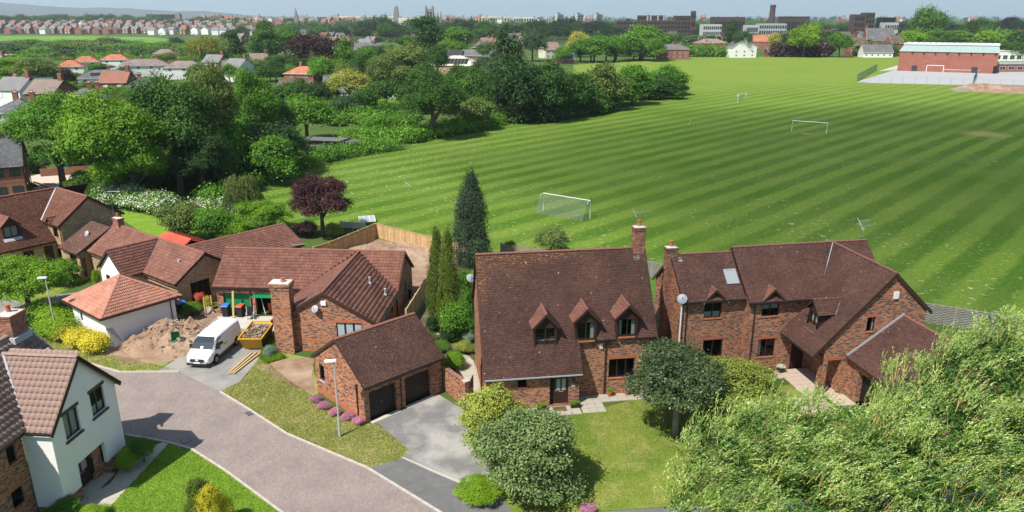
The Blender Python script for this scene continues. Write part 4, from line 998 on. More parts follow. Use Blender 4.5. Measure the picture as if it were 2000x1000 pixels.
# ============================================================ buff bungalow
BB = thing('bungalow', 'buff brick bungalow with red tiled wing roofs and a white front gable', 'bungalow', (-29.9, 61.5, 0), R(-37))
wb = MB()
wall(wb, (-16.5, 0.15), (0, 0.15), [(0, 0), (16.5, 0), (16.5, 2.65), (0, 2.65)], [(2.1, 3.4, .9, 2.2)])
wall(wb, (0, .15), (0, 6.0), [(0, 0), (5.85, 0), (5.85, 2.65), (2.9, 4.6), (0, 2.65)], [(1.2, 3.1, .5, 2.3)])
wall(wb, (0, 6.0), (-16.5, 6.0), [(0, 0), (16.5, 0), (16.5, 2.65), (0, 2.65)]); wall(wb, (-16.5, 6), (-16.5, .15), [(0, 0), (5.85, 0), (5.85, 2.65), (2.9, 4.6), (0, 2.65)])
wall(wb, (-5.6, -1.75), (-5.6, .15), [(0, 0), (1.9, 0), (1.9, 2.65), (0, 2.65)], [(.4, 1.6, .8, 2.2)])
wall(wb, (-10.2, .15), (-10.2, -1.75), [(0, 0), (1.9, 0), (1.9, 2.65), (0, 2.65)])
wb.build('wall', 'brick_buff', BB)
w2 = MB(); wall(w2, (-10.2, -1.75), (-5.6, -1.75), [(0, 0), (4.6, 0), (4.6, 2.65), (2.3, 4.55), (0, 2.65)], [(.9, 1.7, 0.2, 2.1), (2.5, 3.0, 1.2, 2.1), (3.5, 4.0, 1.2, 2.1)])
o = w2.build('wall', 'render_white', BB); o['label'] = 'white rendered front gable wall'
for h in ((.9, 1.7, 0.2, 2.1), (2.5, 3.0, 1.2, 2.1), (3.5, 4.0, 1.2, 2.1)): window(BB, (-10.2, -1.75), (-5.6, -1.75), h, 1, lintel=None, sill=None, frame='frame_dark')
window(BB, (0, .15), (0, 6.0), (1.2, 3.1, .5, 2.3), 3, frame='frame_dark', trans=0, lintel=None)
window(BB, (-16.5, .15), (0, .15), (2.1, 3.4, .9, 2.2), 2, frame='frame_dark', sill='brick_plain')
window(BB, (-5.6, -1.75), (-5.6, .15), (.4, 1.6, .8, 2.2), 2, frame='frame_dark', lintel=None)
rf = MB(); rf.beam((.12, -.15, 2.5), (.12, 3.05, 4.66), .03, .2).beam((.12, 6.3, 2.5), (.12, 3.05, 4.66), .03, .2).beam((-16.7, -.18, 2.5), (.1, -.18, 2.5), .02, .16)
rf.beam((-10.5, -1.95, 2.5), (-7.9, -1.95, 4.66), .03, .2).beam((-5.3, -1.95, 2.5), (-7.9, -1.95, 4.66), .03, .2)
rb = rf.build('roof', 'barge_brown', BB); kb = (4.75 - 2.6) / 3.2; Lb = math.hypot(1, kb); ab, bb_ = 1 / Lb, kb / Lb
kw2 = (4.75 - 2.6) / 2.6; Lw2 = math.hypot(1, kw2); aw2, bw2 = 1 / Lw2, kw2 / Lw2
slope(rb, (-16.7, -.15, 2.6), (1, 0, 0), (0, ab, bb_), [(0, 0), (6.2, 0), (8.8, 3.2 * Lb), (0, 3.2 * Lb)], 'roman', 'tile_red', seed=20)
slope(rb, (-16.7, -.15, 2.6), (1, 0, 0), (0, ab, bb_), [(11.4, 0), (16.85, 0), (16.85, 3.2 * Lb), (8.8, 3.2 * Lb)], 'roman', 'tile_red', seed=21)
slope(rb, (.15, 6.25, 2.6), (-1, 0, 0), (0, -ab, bb_), [(0, 0), (16.85, 0), (16.85, 3.2 * Lb), (0, 3.2 * Lb)], 'roman', 'tile_red', seed=22)
slope(rb, (-5.3, -1.95, 2.6), (0, 1, 0), (-aw2, 0, bw2), [(0, 0), (1.8, 0), (5.0, 2.6 * Lw2), (0, 2.6 * Lw2)], 'roman', 'tile_red', seed=23)
slope(rb, (-10.5, 3.05, 2.6), (0, -1, 0), (aw2, 0, bw2), [(3.2, 0), (5.0, 0), (5.0, 2.6 * Lw2), (0, 2.6 * Lw2)], 'roman', 'tile_red', seed=24)
ridge_line(rb, (-16.7, 3.05, 4.8), (.15, 3.05, 4.8), 'tile_brown'); ridge_line(rb, (-7.9, -1.95, 4.8), (-7.9, 3.0, 4.8), 'tile_brown')
MB().beam((-5.3, -.2, 2.66), (-7.85, 3.0, 4.84), .12, .03).build('valley', 'gutter_black', rb)
chimney(BB, -15.6, 3.0, 3.5, 5.6, 1.1, .6, 'brick_red', pots=1); MB().lathe([(.12, 0), (.12, .5)], (-1.9, 1.6, 3.6), 8).build('roof_vent', 'lead', rb)
# lower, darker range on the left of it
w3 = MB(); wall(w3, (-20.3, -.9), (-16.6, -.9), [(0, 0), (3.7, 0), (3.7, 2.6), (0, 2.6)], [(1.4, 3.0, .6, 2.2)]); wall(w3, (-16.6, -.9), (-16.6, 5), [(0, 0), (5.9, 0), (5.9, 2.6), (0, 2.6)])
w3.build('wall', 'brick_buff', BB); window(BB, (-20.3, -.9), (-16.6, -.9), (1.4, 3.0, .6, 2.2), 3, frame='frame_dark')
rd = MB().beam((-20.6, -1.25, 2.5), (-16.4, -1.25, 2.5), .02, .16).build('roof', 'barge_brown', BB); rd['label'] = 'darker plain tiled roof beside the chimney'
kd = 2.0 / 3.7; Ld = math.hypot(1, kd)
slope(rd, (-20.6, -1.2, 2.55), (1, 0, 0), (0, 1 / Ld, kd / Ld), [(0, 0), (4.2, 0), (4.2, 3.7 * Ld), (0, 3.7 * Ld)], 'plain', 'tile_maroon', seed=25)
slope(rd, (-16.4, 6.2, 2.55), (-1, 0, 0), (0, -1 / Ld, kd / Ld), [(0, 0), (4.2, 0), (4.2, 3.7 * Ld), (0, 3.7 * Ld)], 'plain', 'tile_maroon', seed=26)
dish(BB, (-18.4, .9, 3.9), R(10), 1.0)
# summer house with the bright red roof behind
SH = thing('garden_room', 'garden room with bright red pantile sheet roof behind the buff bungalow', 'shed', wl(BB, -13, 7.6, 0), R(-37))
MB().box(-2.8, 2.8, -1.2, 1.6, 0, 2.1).build('wall', 'frame_dark', SH)
ro = MB(); rs = ro.beam((-3.1, -1.6, 2.2), (3.1, -1.6, 2.2), .03, .14).build('roof', 'tile_bright', SH)
slope(rs, (-3.1, -1.6, 2.3), (1, 0, 0), (0, .93, .36), [(0, 0), (6.2, 0), (5.4, 2.0), (.8, 2.0)], 'roman', 'tile_bright', deckm='tile_bright', seed=27)
slope(rs, (3.1, 2.1, 2.3), (-1, 0, 0), (0, -.93, .36), [(0, 0), (6.2, 0), (5.4, 2.0), (.8, 2.0)], 'roman', 'tile_bright', deckm='tile_bright', seed=28)
# ============================================================ long roofed building behind
_p = at(372, 480, 4.1)
BK = thing('bungalow', 'brown brick bungalow with one long red pantiled roof below the copper tree', 'bungalow', (_p.x, _p.y, 0), R(50))
MB().box(-2, 10.3, -3.1, 3.1, 0, 2.6).build('wall', 'brick', BK)
gable_roof(BK, -2, 10.3, -3.1, 3.1, 2.6, 4.15, 'roman', 'tile_red', oh=.3, vg=.2, seed=31, rm='tile_brown')
# ============================================================ big buff house, far left
BG = thing('house', 'large buff brick house with mottled maroon roof and dormer at the left edge', 'house', (-46.9, 73.3, 0), R(-36))
kq = .77; wb = MB()
wall(wb, (-1.0, .65), (-1.0, 7.0), [(0, 0), (6.35, 0), (6.35, 4.5), (3.15, 6.85), (0, 4.5)])
wall(wb, (-7.9, .65), (-1.0, .65), [(0, 0), (6.9, 0), (6.9, 4.6), (0, 4.6)], [(4.9, 6.0, 2.9, 4.2), (4.9, 5.9, .3, 2.1)])
wall(wb, (-1, 7), (-14, 7), [(0, 0), (13, 0), (13, 4.5), (0, 4.5)])
wall(wb, (-2.9, -6.2), (-2.9, .65), [(0, 0), (6.85, 0), (6.85, 2.55), (0, 2.55)], [(3.6, 4.6, .6, 2.0), (5.6, 6.5, 0, 2.1)])
wall(wb, (-13, -6.2), (-2.9, -6.2), [(0, 0), (10.1, 0), (10.1, 2.5), (5.0, 6.6), (0, 2.5)], [(5, 6.2, 2.6, 4)])
wall(wb, (-13, 7), (-13, -6.2), [(0, 0), (13.2, 0), (13.2, 2.5), (0, 2.5)])
wb.build('wall', 'brick_buff', BG)
window(BG, (-7.9, .65), (-1.0, .65), (4.9, 6.0, 2.9, 4.2), 2); window(BG, (-7.9, .65), (-1.0, .65), (4.9, 5.9, .3, 2.1), 2)
window(BG, (-2.9, -6.2), (-2.9, .65), (3.6, 4.6, .6, 2.0), 2); door(BG, (-2.9, -6.2), (-2.9, .65), (5.6, 6.5, 0, 2.1)); window(BG, (-13, -6.2), (-2.9, -6.2), (5, 6.2, 2.6, 4), 2)
rf = MB(); rf.beam((-.8, .35, 4.35), (-.8, 3.8, 6.92), .04, .24).beam((-.8, 7.3, 4.35), (-.8, 3.8, 6.92), .04, .24).beam((-7.9, .33, 4.38), (-.8, .33, 4.38), .02, .16).beam((-2.58, -6.4, 2.4), (-2.58, .4, 2.4), .02, .16)
rf.beam((-2.6, -6.4, 2.4), (-8.0, -6.4, 6.85), .04, .24)
rq = rf.build('roof', 'barge_brown', BG); Lq2 = math.hypot(1, kq); aq, bq = 1 / Lq2, kq / Lq2
slope(rq, (-8.0, .35, 4.4), (1, 0, 0), (0, aq, bq), [(3.2, 0), (7.2, 0), (7.2, 3.4 * Lq2), (0, 3.4 * Lq2)], 'plain2', 'tile_moss', seed=40)
slope(rq, (-.8, 7.15, 4.4), (-1, 0, 0), (0, -aq, bq), [(0, 0), (7.2, 0), (13, 3.4 * Lq2), (0, 3.4 * Lq2)], 'plain2', 'tile_moss', seed=41)
kc = 4.5 / 5.4; Lc = math.hypot(1, kc); ac, bc = 1 / Lc, kc / Lc
slope(rq, (-2.6, -6.4, 2.5), (0, 1, 0), (-ac, 0, bc), [(0, 0), (7.0, 0), (7.0, 2.2 * Lc), (10.2, 5.4 * Lc), (0, 5.4 * Lc)], 'plain2', 'tile_moss', seed=42)
slope(rq, (-13.4, 7.2, 2.5), (0, -1, 0), (ac, 0, bc), [(0, 0), (13.6, 0), (13.6, 5.4 * Lc), (0, 5.4 * Lc)], 'plain2', 'tile_moss', seed=43)
ridge_line(rq, (-8, 3.75, 7.05), (-.8, 3.75, 7.05), 'tile_brown'); ridge_line(rq, (-8.0, -6.4, 7.05), (-8.0, 3.8, 7.05), 'tile_brown')
MB().beam((-4.85, .4, 4.5), (-8, 3.75, 7.1), .12, .03).build('valley', 'lead', rq)
dormer(BG, 0, 0, 1.5, 3.55, 4.75, .95, 4.8, 5.7, 0, 2.5 + kc * 1.1, kc, loc=(-3.7, -3.0, 0), rz=math.pi / 2, cur='f', m='tile_brown', name='dormer')
gablet(BG, -3.0, .6, .75, 4.35, 5.1, .35 + (4.4 - 4.4) / kq, .35 + .75 / kq, 'plain2', 'tile_brown', oh=.3)
MB().tube([(-1.1, .55, 0), (-1.1, .55, 4.4)], .05, 6).build('downpipe', 'frame_brown', BG)
aerial('roof_aerial', 'television aerial on a tall pole behind the buff brick gable', wl(BG, 1.2, 5.2, 4.0), R(0), 3.6)
# ============================================================ white rendered house, bottom left
HW = thing('house', 'white rendered house with pinkish interlocking tile roof at the bottom left', 'house', (-23.55, 32.98, 0), R(-5))
wb = MB(); GWn = [(1.0, 2.2, 3.82, 5.3), (3.25, 4.45, 3.92, 5.4)]
zt = lambda v: 7.9 - 1.02 * abs(v - 2.72) - .14
wall(wb, (0, 0), (0, 5.45), [(0, .8), (1.4, .8), (1.4, 2.15), (3.7, 2.15), (3.7, .8), (5.45, .8), (5.45, zt(5.45)), (2.72, zt(2.72)), (0, zt(0))], GWn)
wall(wb, (-1.6, 0), (0, 0), [(0, .4), (1.6, .4), (1.6, zt(0)), (0, zt(0))])
wall(wb, (0, 5.45), (-4, 5.45), [(0, .4), (4, .4), (4, zt(5.45)), (0, zt(5.45))])
wb.quad((0, 3.7, .8), (0, 3.7, 2.15), (-.2, 3.7, 2.15), (-.2, 3.7, .8)); wb.quad((0, 1.4, 2.15), (0, 1.4, .8), (-.6, 1.4, .8), (-.6, 1.4, 2.15))
wb.quad((0, 1.4, 2.15), (-.9, 1.4, 2.15), (-.9, 3.7, 2.15), (0, 3.7, 2.15))
wb.build('wall', 'render_white', HW)
pb = MB(); wall(pb, (-.03, 0), (-.03, 1.4), [(0, 0), (1.4, 0), (1.4, .8), (0, .8)]); wall(pb, (-.03, 3.7), (-.03, 5.45), [(0, 0), (1.75, 0), (1.75, .8), (0, .8)])
wall(pb, (-1.6, .03), (-.03, .03), [(0, 0), (1.57, 0), (1.57, .4), (0, .4)]); wall(pb, (-.03, 5.42), (-4, 5.42), [(0, 0), (4, 0), (4, .4), (0, .4)])
wall(pb, (-.35, 3.0), (-.35, 3.7), [(0, 0), (.7, 0), (.7, 2.14), (0, 2.14)]); wall(pb, (-.85, 3.7), (-.03, 3.7), [(0, 0), (.82, 0), (.82, .8), (0, .8)])
wall(pb, (-.03, 1.4), (-.85, 1.4), [(0, 0), (.82, 0), (.82, .8), (0, .8)])
wall(pb, (-1.65, -9), (-1.65, 0), [(0, 0), (9, 0), (9, 5.3), (0, 5.3)], [(7.6, 8.4, 1.2, 2.2), (7.9, 8.5, 3.6, 4.6)])
wall(pb, (-1.65, 5.1), (-8, 5.1), [(0, 0), (6.3, 0), (6.3, 5.2), (3.0, 8.2), (0, 5.2)])
pb.build('plinth', 'brick', HW); 
window(HW, (-1.65, -9), (-1.65, 0), (7.6, 8.4, 1.2, 2.2), 1); window(HW, (-1.65, -9), (-1.65, 0), (7.9, 8.5, 3.6, 4.6), 1)
for i, h in enumerate(GWn):
    window(HW, (0, 0), (0, 5.45), h, 2, curtain='f' if i == 0 else 'b', sill=None, lintel=None, depth=.1)
    MB().box(-.01, .04, h[0] - .1, h[1] + .1, h[3], h[3] + .17).build('lintel', 'frame_brown', HW); MB().box(-.08, .09, h[0] - .1, h[1] + .1, h[2] - .14, h[2] - .02).build('sill', 'frame_brown', HW)
door(HW, (-.45, 1.42), (-.45, 3.0), (.02, 1.55, .08, 2.1), glazed=2, side=False, depth=.1)
MB().box(-.9, .3, 1.4, 3.7, 0, .08).build('doorstep', 'slab', HW)
rf = MB(); rf.beam((.2, -.22, 4.8), (.2, 2.72, 7.82), .04, .24).beam((.2, 5.72, 4.75), (.2, 2.72, 7.82), .04, .24).beam((-1.2, -.2, 4.9), (.2, -.2, 4.9), .03, .14).beam((-4, 5.72, 4.8), (.2, 5.72, 4.8), .03, .14).beam((-1.25, -9, 4.95), (-1.25, -.2, 4.95), .03, .16)
rw = rf.build('roof', 'barge_brown', HW); kW1 = 1.02; Lw = math.hypot(1, kW1); cw, sw = 1 / Lw, kW1 / Lw
zl = 7.9 - kW1 * 2.87
slope(rw, (-1.2, -.15, zl), (1, 0, 0), (0, cw, sw), [(0, 0), (1.42, 0), (1.42, 2.87 * Lw), (-2.87, 2.87 * Lw)], 'flat', 'tile_pinkgrey', seed=50, cap_objs=300)
slope(rw, (.22, 5.7, zl - .1), (-1, 0, 0), (0, -cw, sw), [(0, 0), (3.2, 0), (4.3, 2.98 * Lw), (0, 2.98 * Lw)], 'flat', 'tile_pinkgrey', seed=51)
ridge_line(rw, (-4.05, 2.72, 7.94), (.22, 2.72, 7.94), 'tile_pinkgrey', r=.13)
# main range, slope facing the lane
slope(rw, (-1.2, -9, 5.05), (0, 1, 0), (-.7071, 0, .7071), [(0, 0), (8.85, 0), (11.72, 2.87 * 1.414), (11.72, 2.2 * 1.414), (14.2, 2.2 * 1.414), (14.2, 3.35 * 1.414), (0, 3.35 * 1.414)], 'flat', 'tile_pinkgrey', seed=52)
slope(rw, (-7.9, 5.2, 5.05), (0, -1, 0), (.7071, 0, .7071), [(0, 0), (14.2, 0), (14.2, 3.35 * 1.414), (0, 3.35 * 1.414)], 'flat', 'tile_pinkgrey', seed=53)
ridge_line(rw, (-4.55, -9, 8.45), (-4.55, 4.0, 8.45), 'tile_pinkgrey', r=.14)
rw2 = MB().beam((-4.55, 5.2, 8.42), (-2.6, 5.2, 6.47), .16, .06).build('verge', 'kerb', rw)
MB().beam((-1.2, -.14, zl + .05), (-4.0, 2.66, 7.96), .1, .03).build('valley', 'lead', rw)
MB().beam((-1.15, -.24, zl - .03), (.2, -.24, zl - .03), .1, .07).build('gutter', 'gutter_black', rw)
cw_ = chimney(HW, -4.6, 4.35, 7.0, 9.6, .9, 1.15, 'brick_red', pots=1)
MB().box(-5.2, -4.0, 3.65, 5.0, 8.0, 8.35).build('flashing', 'lead', cw_)
# porch annex nearest the camera
MB().box(-6, -2.45, -6, -1.35, 0, 2.75).build('wall', 'render_white', HW)
rp = MB().beam((-2.2, -6.2, 2.62), (-2.2, -1.1, 2.62), .03, .16).build('roof', 'barge_brown', HW); rp['label'] = 'small porch roof of pinkish interlocking tiles'
slope(rp, (-2.2, -6.2, 2.75), (0, 1, 0), (-.83, 0, .56), [(0, 0), (5.1, 0), (5.1, 2.2), (0, 2.2)], 'roman', 'tile_brown', seed=54)
# ============================================================ foliage
leafmat('leaf_mid', [(.070, .186, .018), (.116, .271, .028), (.171, .342, .039)])
leafmat('leaf_bright', [(.121, .270, .016), (.189, .365, .027), (.270, .446, .041)])
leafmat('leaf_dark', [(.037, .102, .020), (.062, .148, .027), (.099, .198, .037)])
leafmat('leaf_deep', [(.023, .066, .020), (.039, .095, .027), (.066, .132, .039)])
leafmat('leaf_olive', [(.099, .165, .041), (.148, .215, .057), (.215, .272, .083)])
leafmat('leaf_bluegreen', [(.047, .101, .047), (.074, .135, .061), (.115, .176, .081)])
leafmat('leaf_copper', [(.045, .015, .022), (.07, .022, .032), (.11, .032, .045)], trans=.2)
leafmat('leaf_copperdark', [(.030, .016, .019), (.047, .024, .027), (.068, .030, .034)], trans=.2)
leafmat('leaf_gold', [(.28, .31, .05), (.36, .38, .08), (.42, .42, .12)])
leafmat('leaf_yellow', [(.50, .45, .02), (.60, .54, .04), (.40, .42, .03), (.62, .58, .12)])
leafmat('leaf_lime', [(.16, .30, .015), (.22, .38, .02), (.28, .42, .04)])
leafmat('leaf_cypress', [(.068, .115, .016), (.115, .169, .022), (.162, .216, .034)], trans=.15)
leafmat('leaf_lawson', [(.024, .049, .030), (.041, .070, .043), (.068, .101, .061)], trans=.12)
leafmat('leaf_holm', [(.038, .074, .030), (.068, .115, .041), (.115, .162, .061)], trans=.2, spec=.5, rough=.45)
leafmat('leaf_conifer', [(.085, .155, .045), (.14, .215, .065), (.20, .27, .095), (.27, .33, .14)], trans=.15, bl=.2)
leafmat('leaf_conifer_yel', [(.203, .270, .041), (.324, .378, .068), (.432, .459, .095)], trans=.2)
leafmat('leaf_willow', [(.13, .25, .032), (.20, .33, .055), (.30, .415, .11), (.52, .60, .34)], trans=.3, spec=.5, rough=.45, big=.9, bl=.3)
leafmat('leaf_weep', [(.135, .189, .054), (.203, .257, .081), (.270, .324, .121)])
leafmat('petal_white', [(.75, .76, .70), (.8, .8, .76)], trans=.3, bl=.05)
leafmat('petal_pink', [(.60, .24, .46), (.68, .34, .56), (.5, .16, .34), (.16, .22, .06)], trans=.3, bl=.1)
leafmat('petal_red', [(.55, .07, .05), (.6, .16, .12)], trans=.2)
leafmat('leaf_glauca', [(.20, .28, .24), (.28, .36, .32), (.16, .26, .12)], trans=.2)
speck('bark', (.16, .13, .10), (.09, .07, .055), 6, .95, .1, .5); speck('bark_grey', (.26, .24, .21), (.16, .15, .13), 5, .95, .1, .4)
RS = np.random.RandomState(5)
def unit(n, rs): v = rs.normal(size=(n, 3)); return v / np.linalg.norm(v, axis=1)[:, None]
def leaves(P, Nrm, size, rs, asp=.62, up=None):
    """quads centred on P, facing roughly Nrm; size (n,) half length"""
    n = len(P); A = np.cross(Nrm, unit(n, rs)); A /= np.linalg.norm(A, axis=1)[:, None] + 1e-9
    if up is not None: A = up / (np.linalg.norm(up, axis=1)[:, None] + 1e-9)
    B = np.cross(Nrm, A); B /= np.linalg.norm(B, axis=1)[:, None] + 1e-9
    s = size[:, None]; fold = Nrm * s * .25
    V = np.stack([P - A * s, P + B * s * asp - fold * 0 + fold * .4, P + A * s * 1.0, P - B * s * asp + fold * .4], 1)
    return V.reshape(-1, 3), np.arange(n * 4).reshape(n, 4)
def blob_crown(name, blobs, n, leaf, seed, flat=.75, outw=.55, deep=.35, jit=.16):
    """leaf clumps spread over a set of ellipsoid blobs [(x,y,z,rx,ry,rz)]"""
    rs = np.random.RandomState(seed); bl = np.array(blobs, float)
    wgt = (bl[:, 3] * bl[:, 5]); wgt = wgt / wgt.sum()
    m = int(n * 1.9); k = rs.choice(len(bl), m, p=wgt); d = unit(m, rs)
    # clumps: leaves gather round twig centres on the blob surface
    nc = max(30, m // 26); ck = rs.choice(len(bl), nc, p=wgt); cdir = unit(nc, rs); cdir[:, 2] = np.abs(cdir[:, 2]) * .8 + cdir[:, 2] * .35
    cdir /= np.linalg.norm(cdir, axis=1)[:, None]
    cr = rs.uniform(1 - deep, 1.05, nc)
    CP = bl[ck, :3] + cdir * bl[ck, 3:] * cr[:, None]
    ci = rs.randint(0, nc, m); cs = leaf * rs.uniform(1.6, 3.4, nc)
    P = CP[ci] + rs.normal(size=(m, 3)) * cs[ci][:, None] * np.array([1, 1, flat])
    N = cdir[ci] * outw + d * .6 + np.array([0, 0, .45]); N /= np.linalg.norm(N, axis=1)[:, None]
    q = np.full(m, 9.9)
    for b in bl:
        r = np.sqrt((((P - b[:3]) / b[3:]) ** 2).sum(1)); q = np.minimum(q, r)
    keep = np.where((q > .62) | (rs.rand(m) < .12))[0][:n]
    P, N = P[keep], N[keep]; sz = leaf * rs.uniform(.6, 1.25, len(P))
    V, F = leaves(P, N, sz, rs)
    return npmesh(name, V, F, None)
def shell_blobs(rs, n, R_=(1, 1, 1), c=(0, 0, 1), r=(.28, .45), low=-.5):
    out = [(c[0], c[1], c[2], R_[0] * .72, R_[1] * .72, R_[2] * .72)]
    while len(out) < n:
        d = unit(1, rs)[0]
        if d[2] < low: continue
        k = rs.uniform(.5, .78); q = rs.uniform(*r)
        out.append((c[0] + d[0] * R_[0] * k, c[1] + d[1] * R_[1] * k, c[2] + d[2] * R_[2] * k, q * R_[0], q * R_[1], q * R_[2] * .85))
    return out
CROWN = {}
def crown(kind):
    """crown meshes: radius about 1, foot of the crown at z=0, top at z=2 (cones and columns too)"""
    if kind in CROWN: return CROWN[kind]
    base, q = kind.rsplit('_', 1); seed = int(q) * 7 + sum(map(ord, base)); rs = np.random.RandomState(seed)
    hi = base.endswith('hi'); lo = base.endswith('lo'); b = base.replace('hi', '').replace('lo', '')
    n, lf = (26000, .028) if hi else ((1500, .12) if lo else (8500, .052))
    if b == 'oak': me = blob_crown('crown', shell_blobs(rs, 26), n, lf, seed)
    elif b == 'tall': me = blob_crown('crown', shell_blobs(rs, 30, (1, 1, 1.0), r=(.24, .36)), n, lf, seed)
    elif b == 'bush': me = blob_crown('crown', shell_blobs(rs, 22, (1, 1, .92), c=(0, 0, .85), r=(.3, .5), low=-.9), n, lf, seed, jit=.1)
    elif b == 'cone':
        bl = []
        for i in range(16):
            z = .12 + 1.75 * i / 15; r = .95 * (1 - z / 2.05) ** .8 + .05
            for j in range(max(1, int(7 * r))):
                a = rs.uniform(0, 6.28); bl.append((r * .55 * math.cos(a), r * .55 * math.sin(a), z, r * .5, r * .5, .14))
        me = blob_crown('crown', bl, n, lf, seed, flat=.5)
    elif b == 'col':
        bl = []
        for i in range(22):
            z = .08 + 1.8 * i / 21; r = .98 * math.sin(math.pi * min(1, (2.0 - z) / 2.0 * .5 + .0)) ** .55 * (1 if z > .3 else .85)
            for j in range(4):
                a = rs.uniform(0, 6.28); k = rs.uniform(.25, .5); bl.append((r * k * math.cos(a), r * k * math.sin(a), z, r * .58, r * .58, .11))
        me = blob_crown('crown', bl, n, lf, seed, flat=1.4)
    elif b == 'weep':
        bls = np.array(shell_blobs(rs, 20, (1, 1, .95), r=(.25, .4))); ns = n // 9; k = rs.randint(0, len(bls), ns); d = unit(ns, rs); d[:, 2] = np.abs(d[:, 2])
        S = bls[k, :3] + d * bls[k, 3:]
        t = np.linspace(0, 1, 9)[None, :, None]; L = rs.uniform(.25, .75, ns)[:, None, None]
        out = d[:, None, :] * np.array([1, 1, 0])
        P = S[:, None, :] + out * .22 * np.sqrt(t) * L + np.array([0, 0, -1.0]) * L * t ** 1.3
        P = (P + rs.normal(size=P.shape) * .012).reshape(-1, 3); P = P[P[:, 2] > .02]; N = unit(len(P), rs) * .7 + np.array([.3, -.5, .2]); N /= np.linalg.norm(N, axis=1)[:, None]
        up = np.tile([[0., 0, -1]], (len(P), 1)) + rs.normal(size=P.shape) * .25
        V, F = leaves(P, N, np.full(len(P), lf * 1.1), rs, .35, up); me = npmesh('crown', V, F, None)
    elif b == 'pine':
        bl = []
        for i in range(26):
            a = rs.uniform(0, 6.28); z = rs.uniform(.25, 1.85); r = rs.uniform(.2, .85) * (1 if z < 1.4 else .6); bl.append((r * math.cos(a), r * math.sin(a), z, rs.uniform(.25, .4), rs.uniform(.25, .4), .13))
        me = blob_crown('crown', bl, n, lf, seed, flat=.6)
    me.materials.append(MATS['leaf_mid'])
    CROWN[kind] = me
    return me
TRK = {}
def trunk_mesh(v):
    if v not in TRK:
        rs = random.Random(v); mb = MB(); lean = rs.uniform(-.05, .05)
        mb.tube([(0, 0, 0), (lean * .5, 0, .5), (lean, .02, 1.0), (lean * 1.4, 0, 1.5)], [.115, .085, .065, .03], 8)
        for i in range(6):
            a = i * 1.05 + rs.uniform(-.3, .3); z = .55 + .1 * i; l = rs.uniform(.5, .8)
            mb.tube([(lean, 0, z), (lean + l * .5 * math.cos(a), l * .5 * math.sin(a), z + .28), (l * math.cos(a), l * math.sin(a), z + .62)], [.045, .03, .01], 5)
        TRK[v] = mb.mesh('trunk', 'bark', True)
    return TRK[v]
def plant(name, label, cat, pos, rx, h, kind, m, clear=0.0, group=None, rz=None, ry=None, trunk=True, ground=0.0, barkm=None):
    """tree or shrub: pos = foot on the ground, rx crown radius, h total height, clear = height of clear stem"""
    root = thing(name, label, cat, (pos[0], pos[1], ground), random.uniform(0, 6.28) if rz is None else rz, group)
    c = link('crown', crown(kind), root, (0, 0, clear)); c.scale = (rx, ry or rx, (h - clear) / 2.0)
    c.material_slots[0].link = 'OBJECT'; c.material_slots[0].material = MATS[m]
    if trunk:
        t = link('trunk', trunk_mesh(int(abs(pos[0] * 7)) % 4), root); s = min(h * .62, clear + (h - clear) * .55) / 1.3; t.scale = (min(s, rx * .75), min(s, rx * .75), s)
        if barkm: t.material_slots[0].link = 'OBJECT'; t.material_slots[0].material = MATS[barkm]
    return root
def T(name, label, cx, by, w, ty, kind, m, clearf=.12, cat='tree', group=None, trunk=True, ground=0, **k):
    """tree measured on the photo: foot (cx,by), crown w pixels wide, top at y=ty"""
    p = atg(cx, by); dep = p.y * _C + (CAM_H) * _S
    q = atd(cx, ty, p.y + 0.0); h = max(.4, q.z - p.z); ground = p.z
    rx = w / 2 * (p.y * _C + (CAM_H - h * .5) * _S) / FOC
    return plant(name, label, cat, (p.x, p.y), rx, h, kind, m, h * clearf, group, trunk=trunk, ground=ground, **k)
# ---- near planting
p = at(1318, 850)
plant('tree', 'dark round evergreen tree on the lawn between the two brick houses', 'tree', (p.x, p.y), 2.95, 6.6, 'bushhi_1', 'leaf_holm', 1.15, barkm='bark_grey')
p = at(1432, 806)
plant('shrub', 'mid green broad leaved shrub with pale shoots beside the dark round tree', 'shrub', (p.x, p.y), 3.0, 4.4, 'bushhi_4', 'leaf_conifer_yel', .2)
p = at(968, 900)
plant('conifer', 'yellowish green conifer behind the big grey green one by the driveway', 'tree', (p.x, p.y), 2.15, 5.3, 'bushhi_3', 'leaf_conifer_yel', .0)
p = at(1040, 960)
plant('conifer', 'large spreading grey green conifer at the corner of the front lawn', 'tree', (p.x, p.y), 2.95, 5.5, 'bushhi_2', 'leaf_conifer', .0)
p = at(935, 975)
plant('shrub', 'low golden yellow conifer at the foot of the grey green one', 'shrub', (p.x, p.y), 1.15, 1.4, 'bushhi_4', 'leaf_lime', .0, trunk=False)
p = at(857, 640)
plant('cypress', 'left hand one of two slim columnar cypresses beside the brick house', 'tree', (p.x, p.y), 1.1, 8.6, 'colhi_1', 'leaf_cypress', 0)
p = at(879, 650)
plant('cypress', 'right hand one of two slim columnar cypresses beside the brick house', 'tree', (p.x, p.y), 1.15, 8.7, 'colhi_2', 'leaf_cypress', 0)
p = at(935, 520)
plant('conifer', 'dark twin topped cypress standing behind the brick house roof', 'tree', (p.x - .7, p.y), 1.9, 9.8, 'colhi_3', 'leaf_lawson', 0)
bpy.data.objects['conifer.002'].scale = (1.25, 1.1, 1)
T('tree', 'copper leaved tree with purple crown behind the new timber fence', 632, 462, 116, 335, 'tallhi_2', 'leaf_copper', .13)
T('tree', 'grey green weeping tree left of the copper leaved one', 484, 452, 80, 328, 'weep_1', 'leaf_weep', .1)
T('tree', 'bright green rounded tree right of the weeping tree', 515, 462, 100, 388, 'oakhi_2', 'leaf_bright', .05)
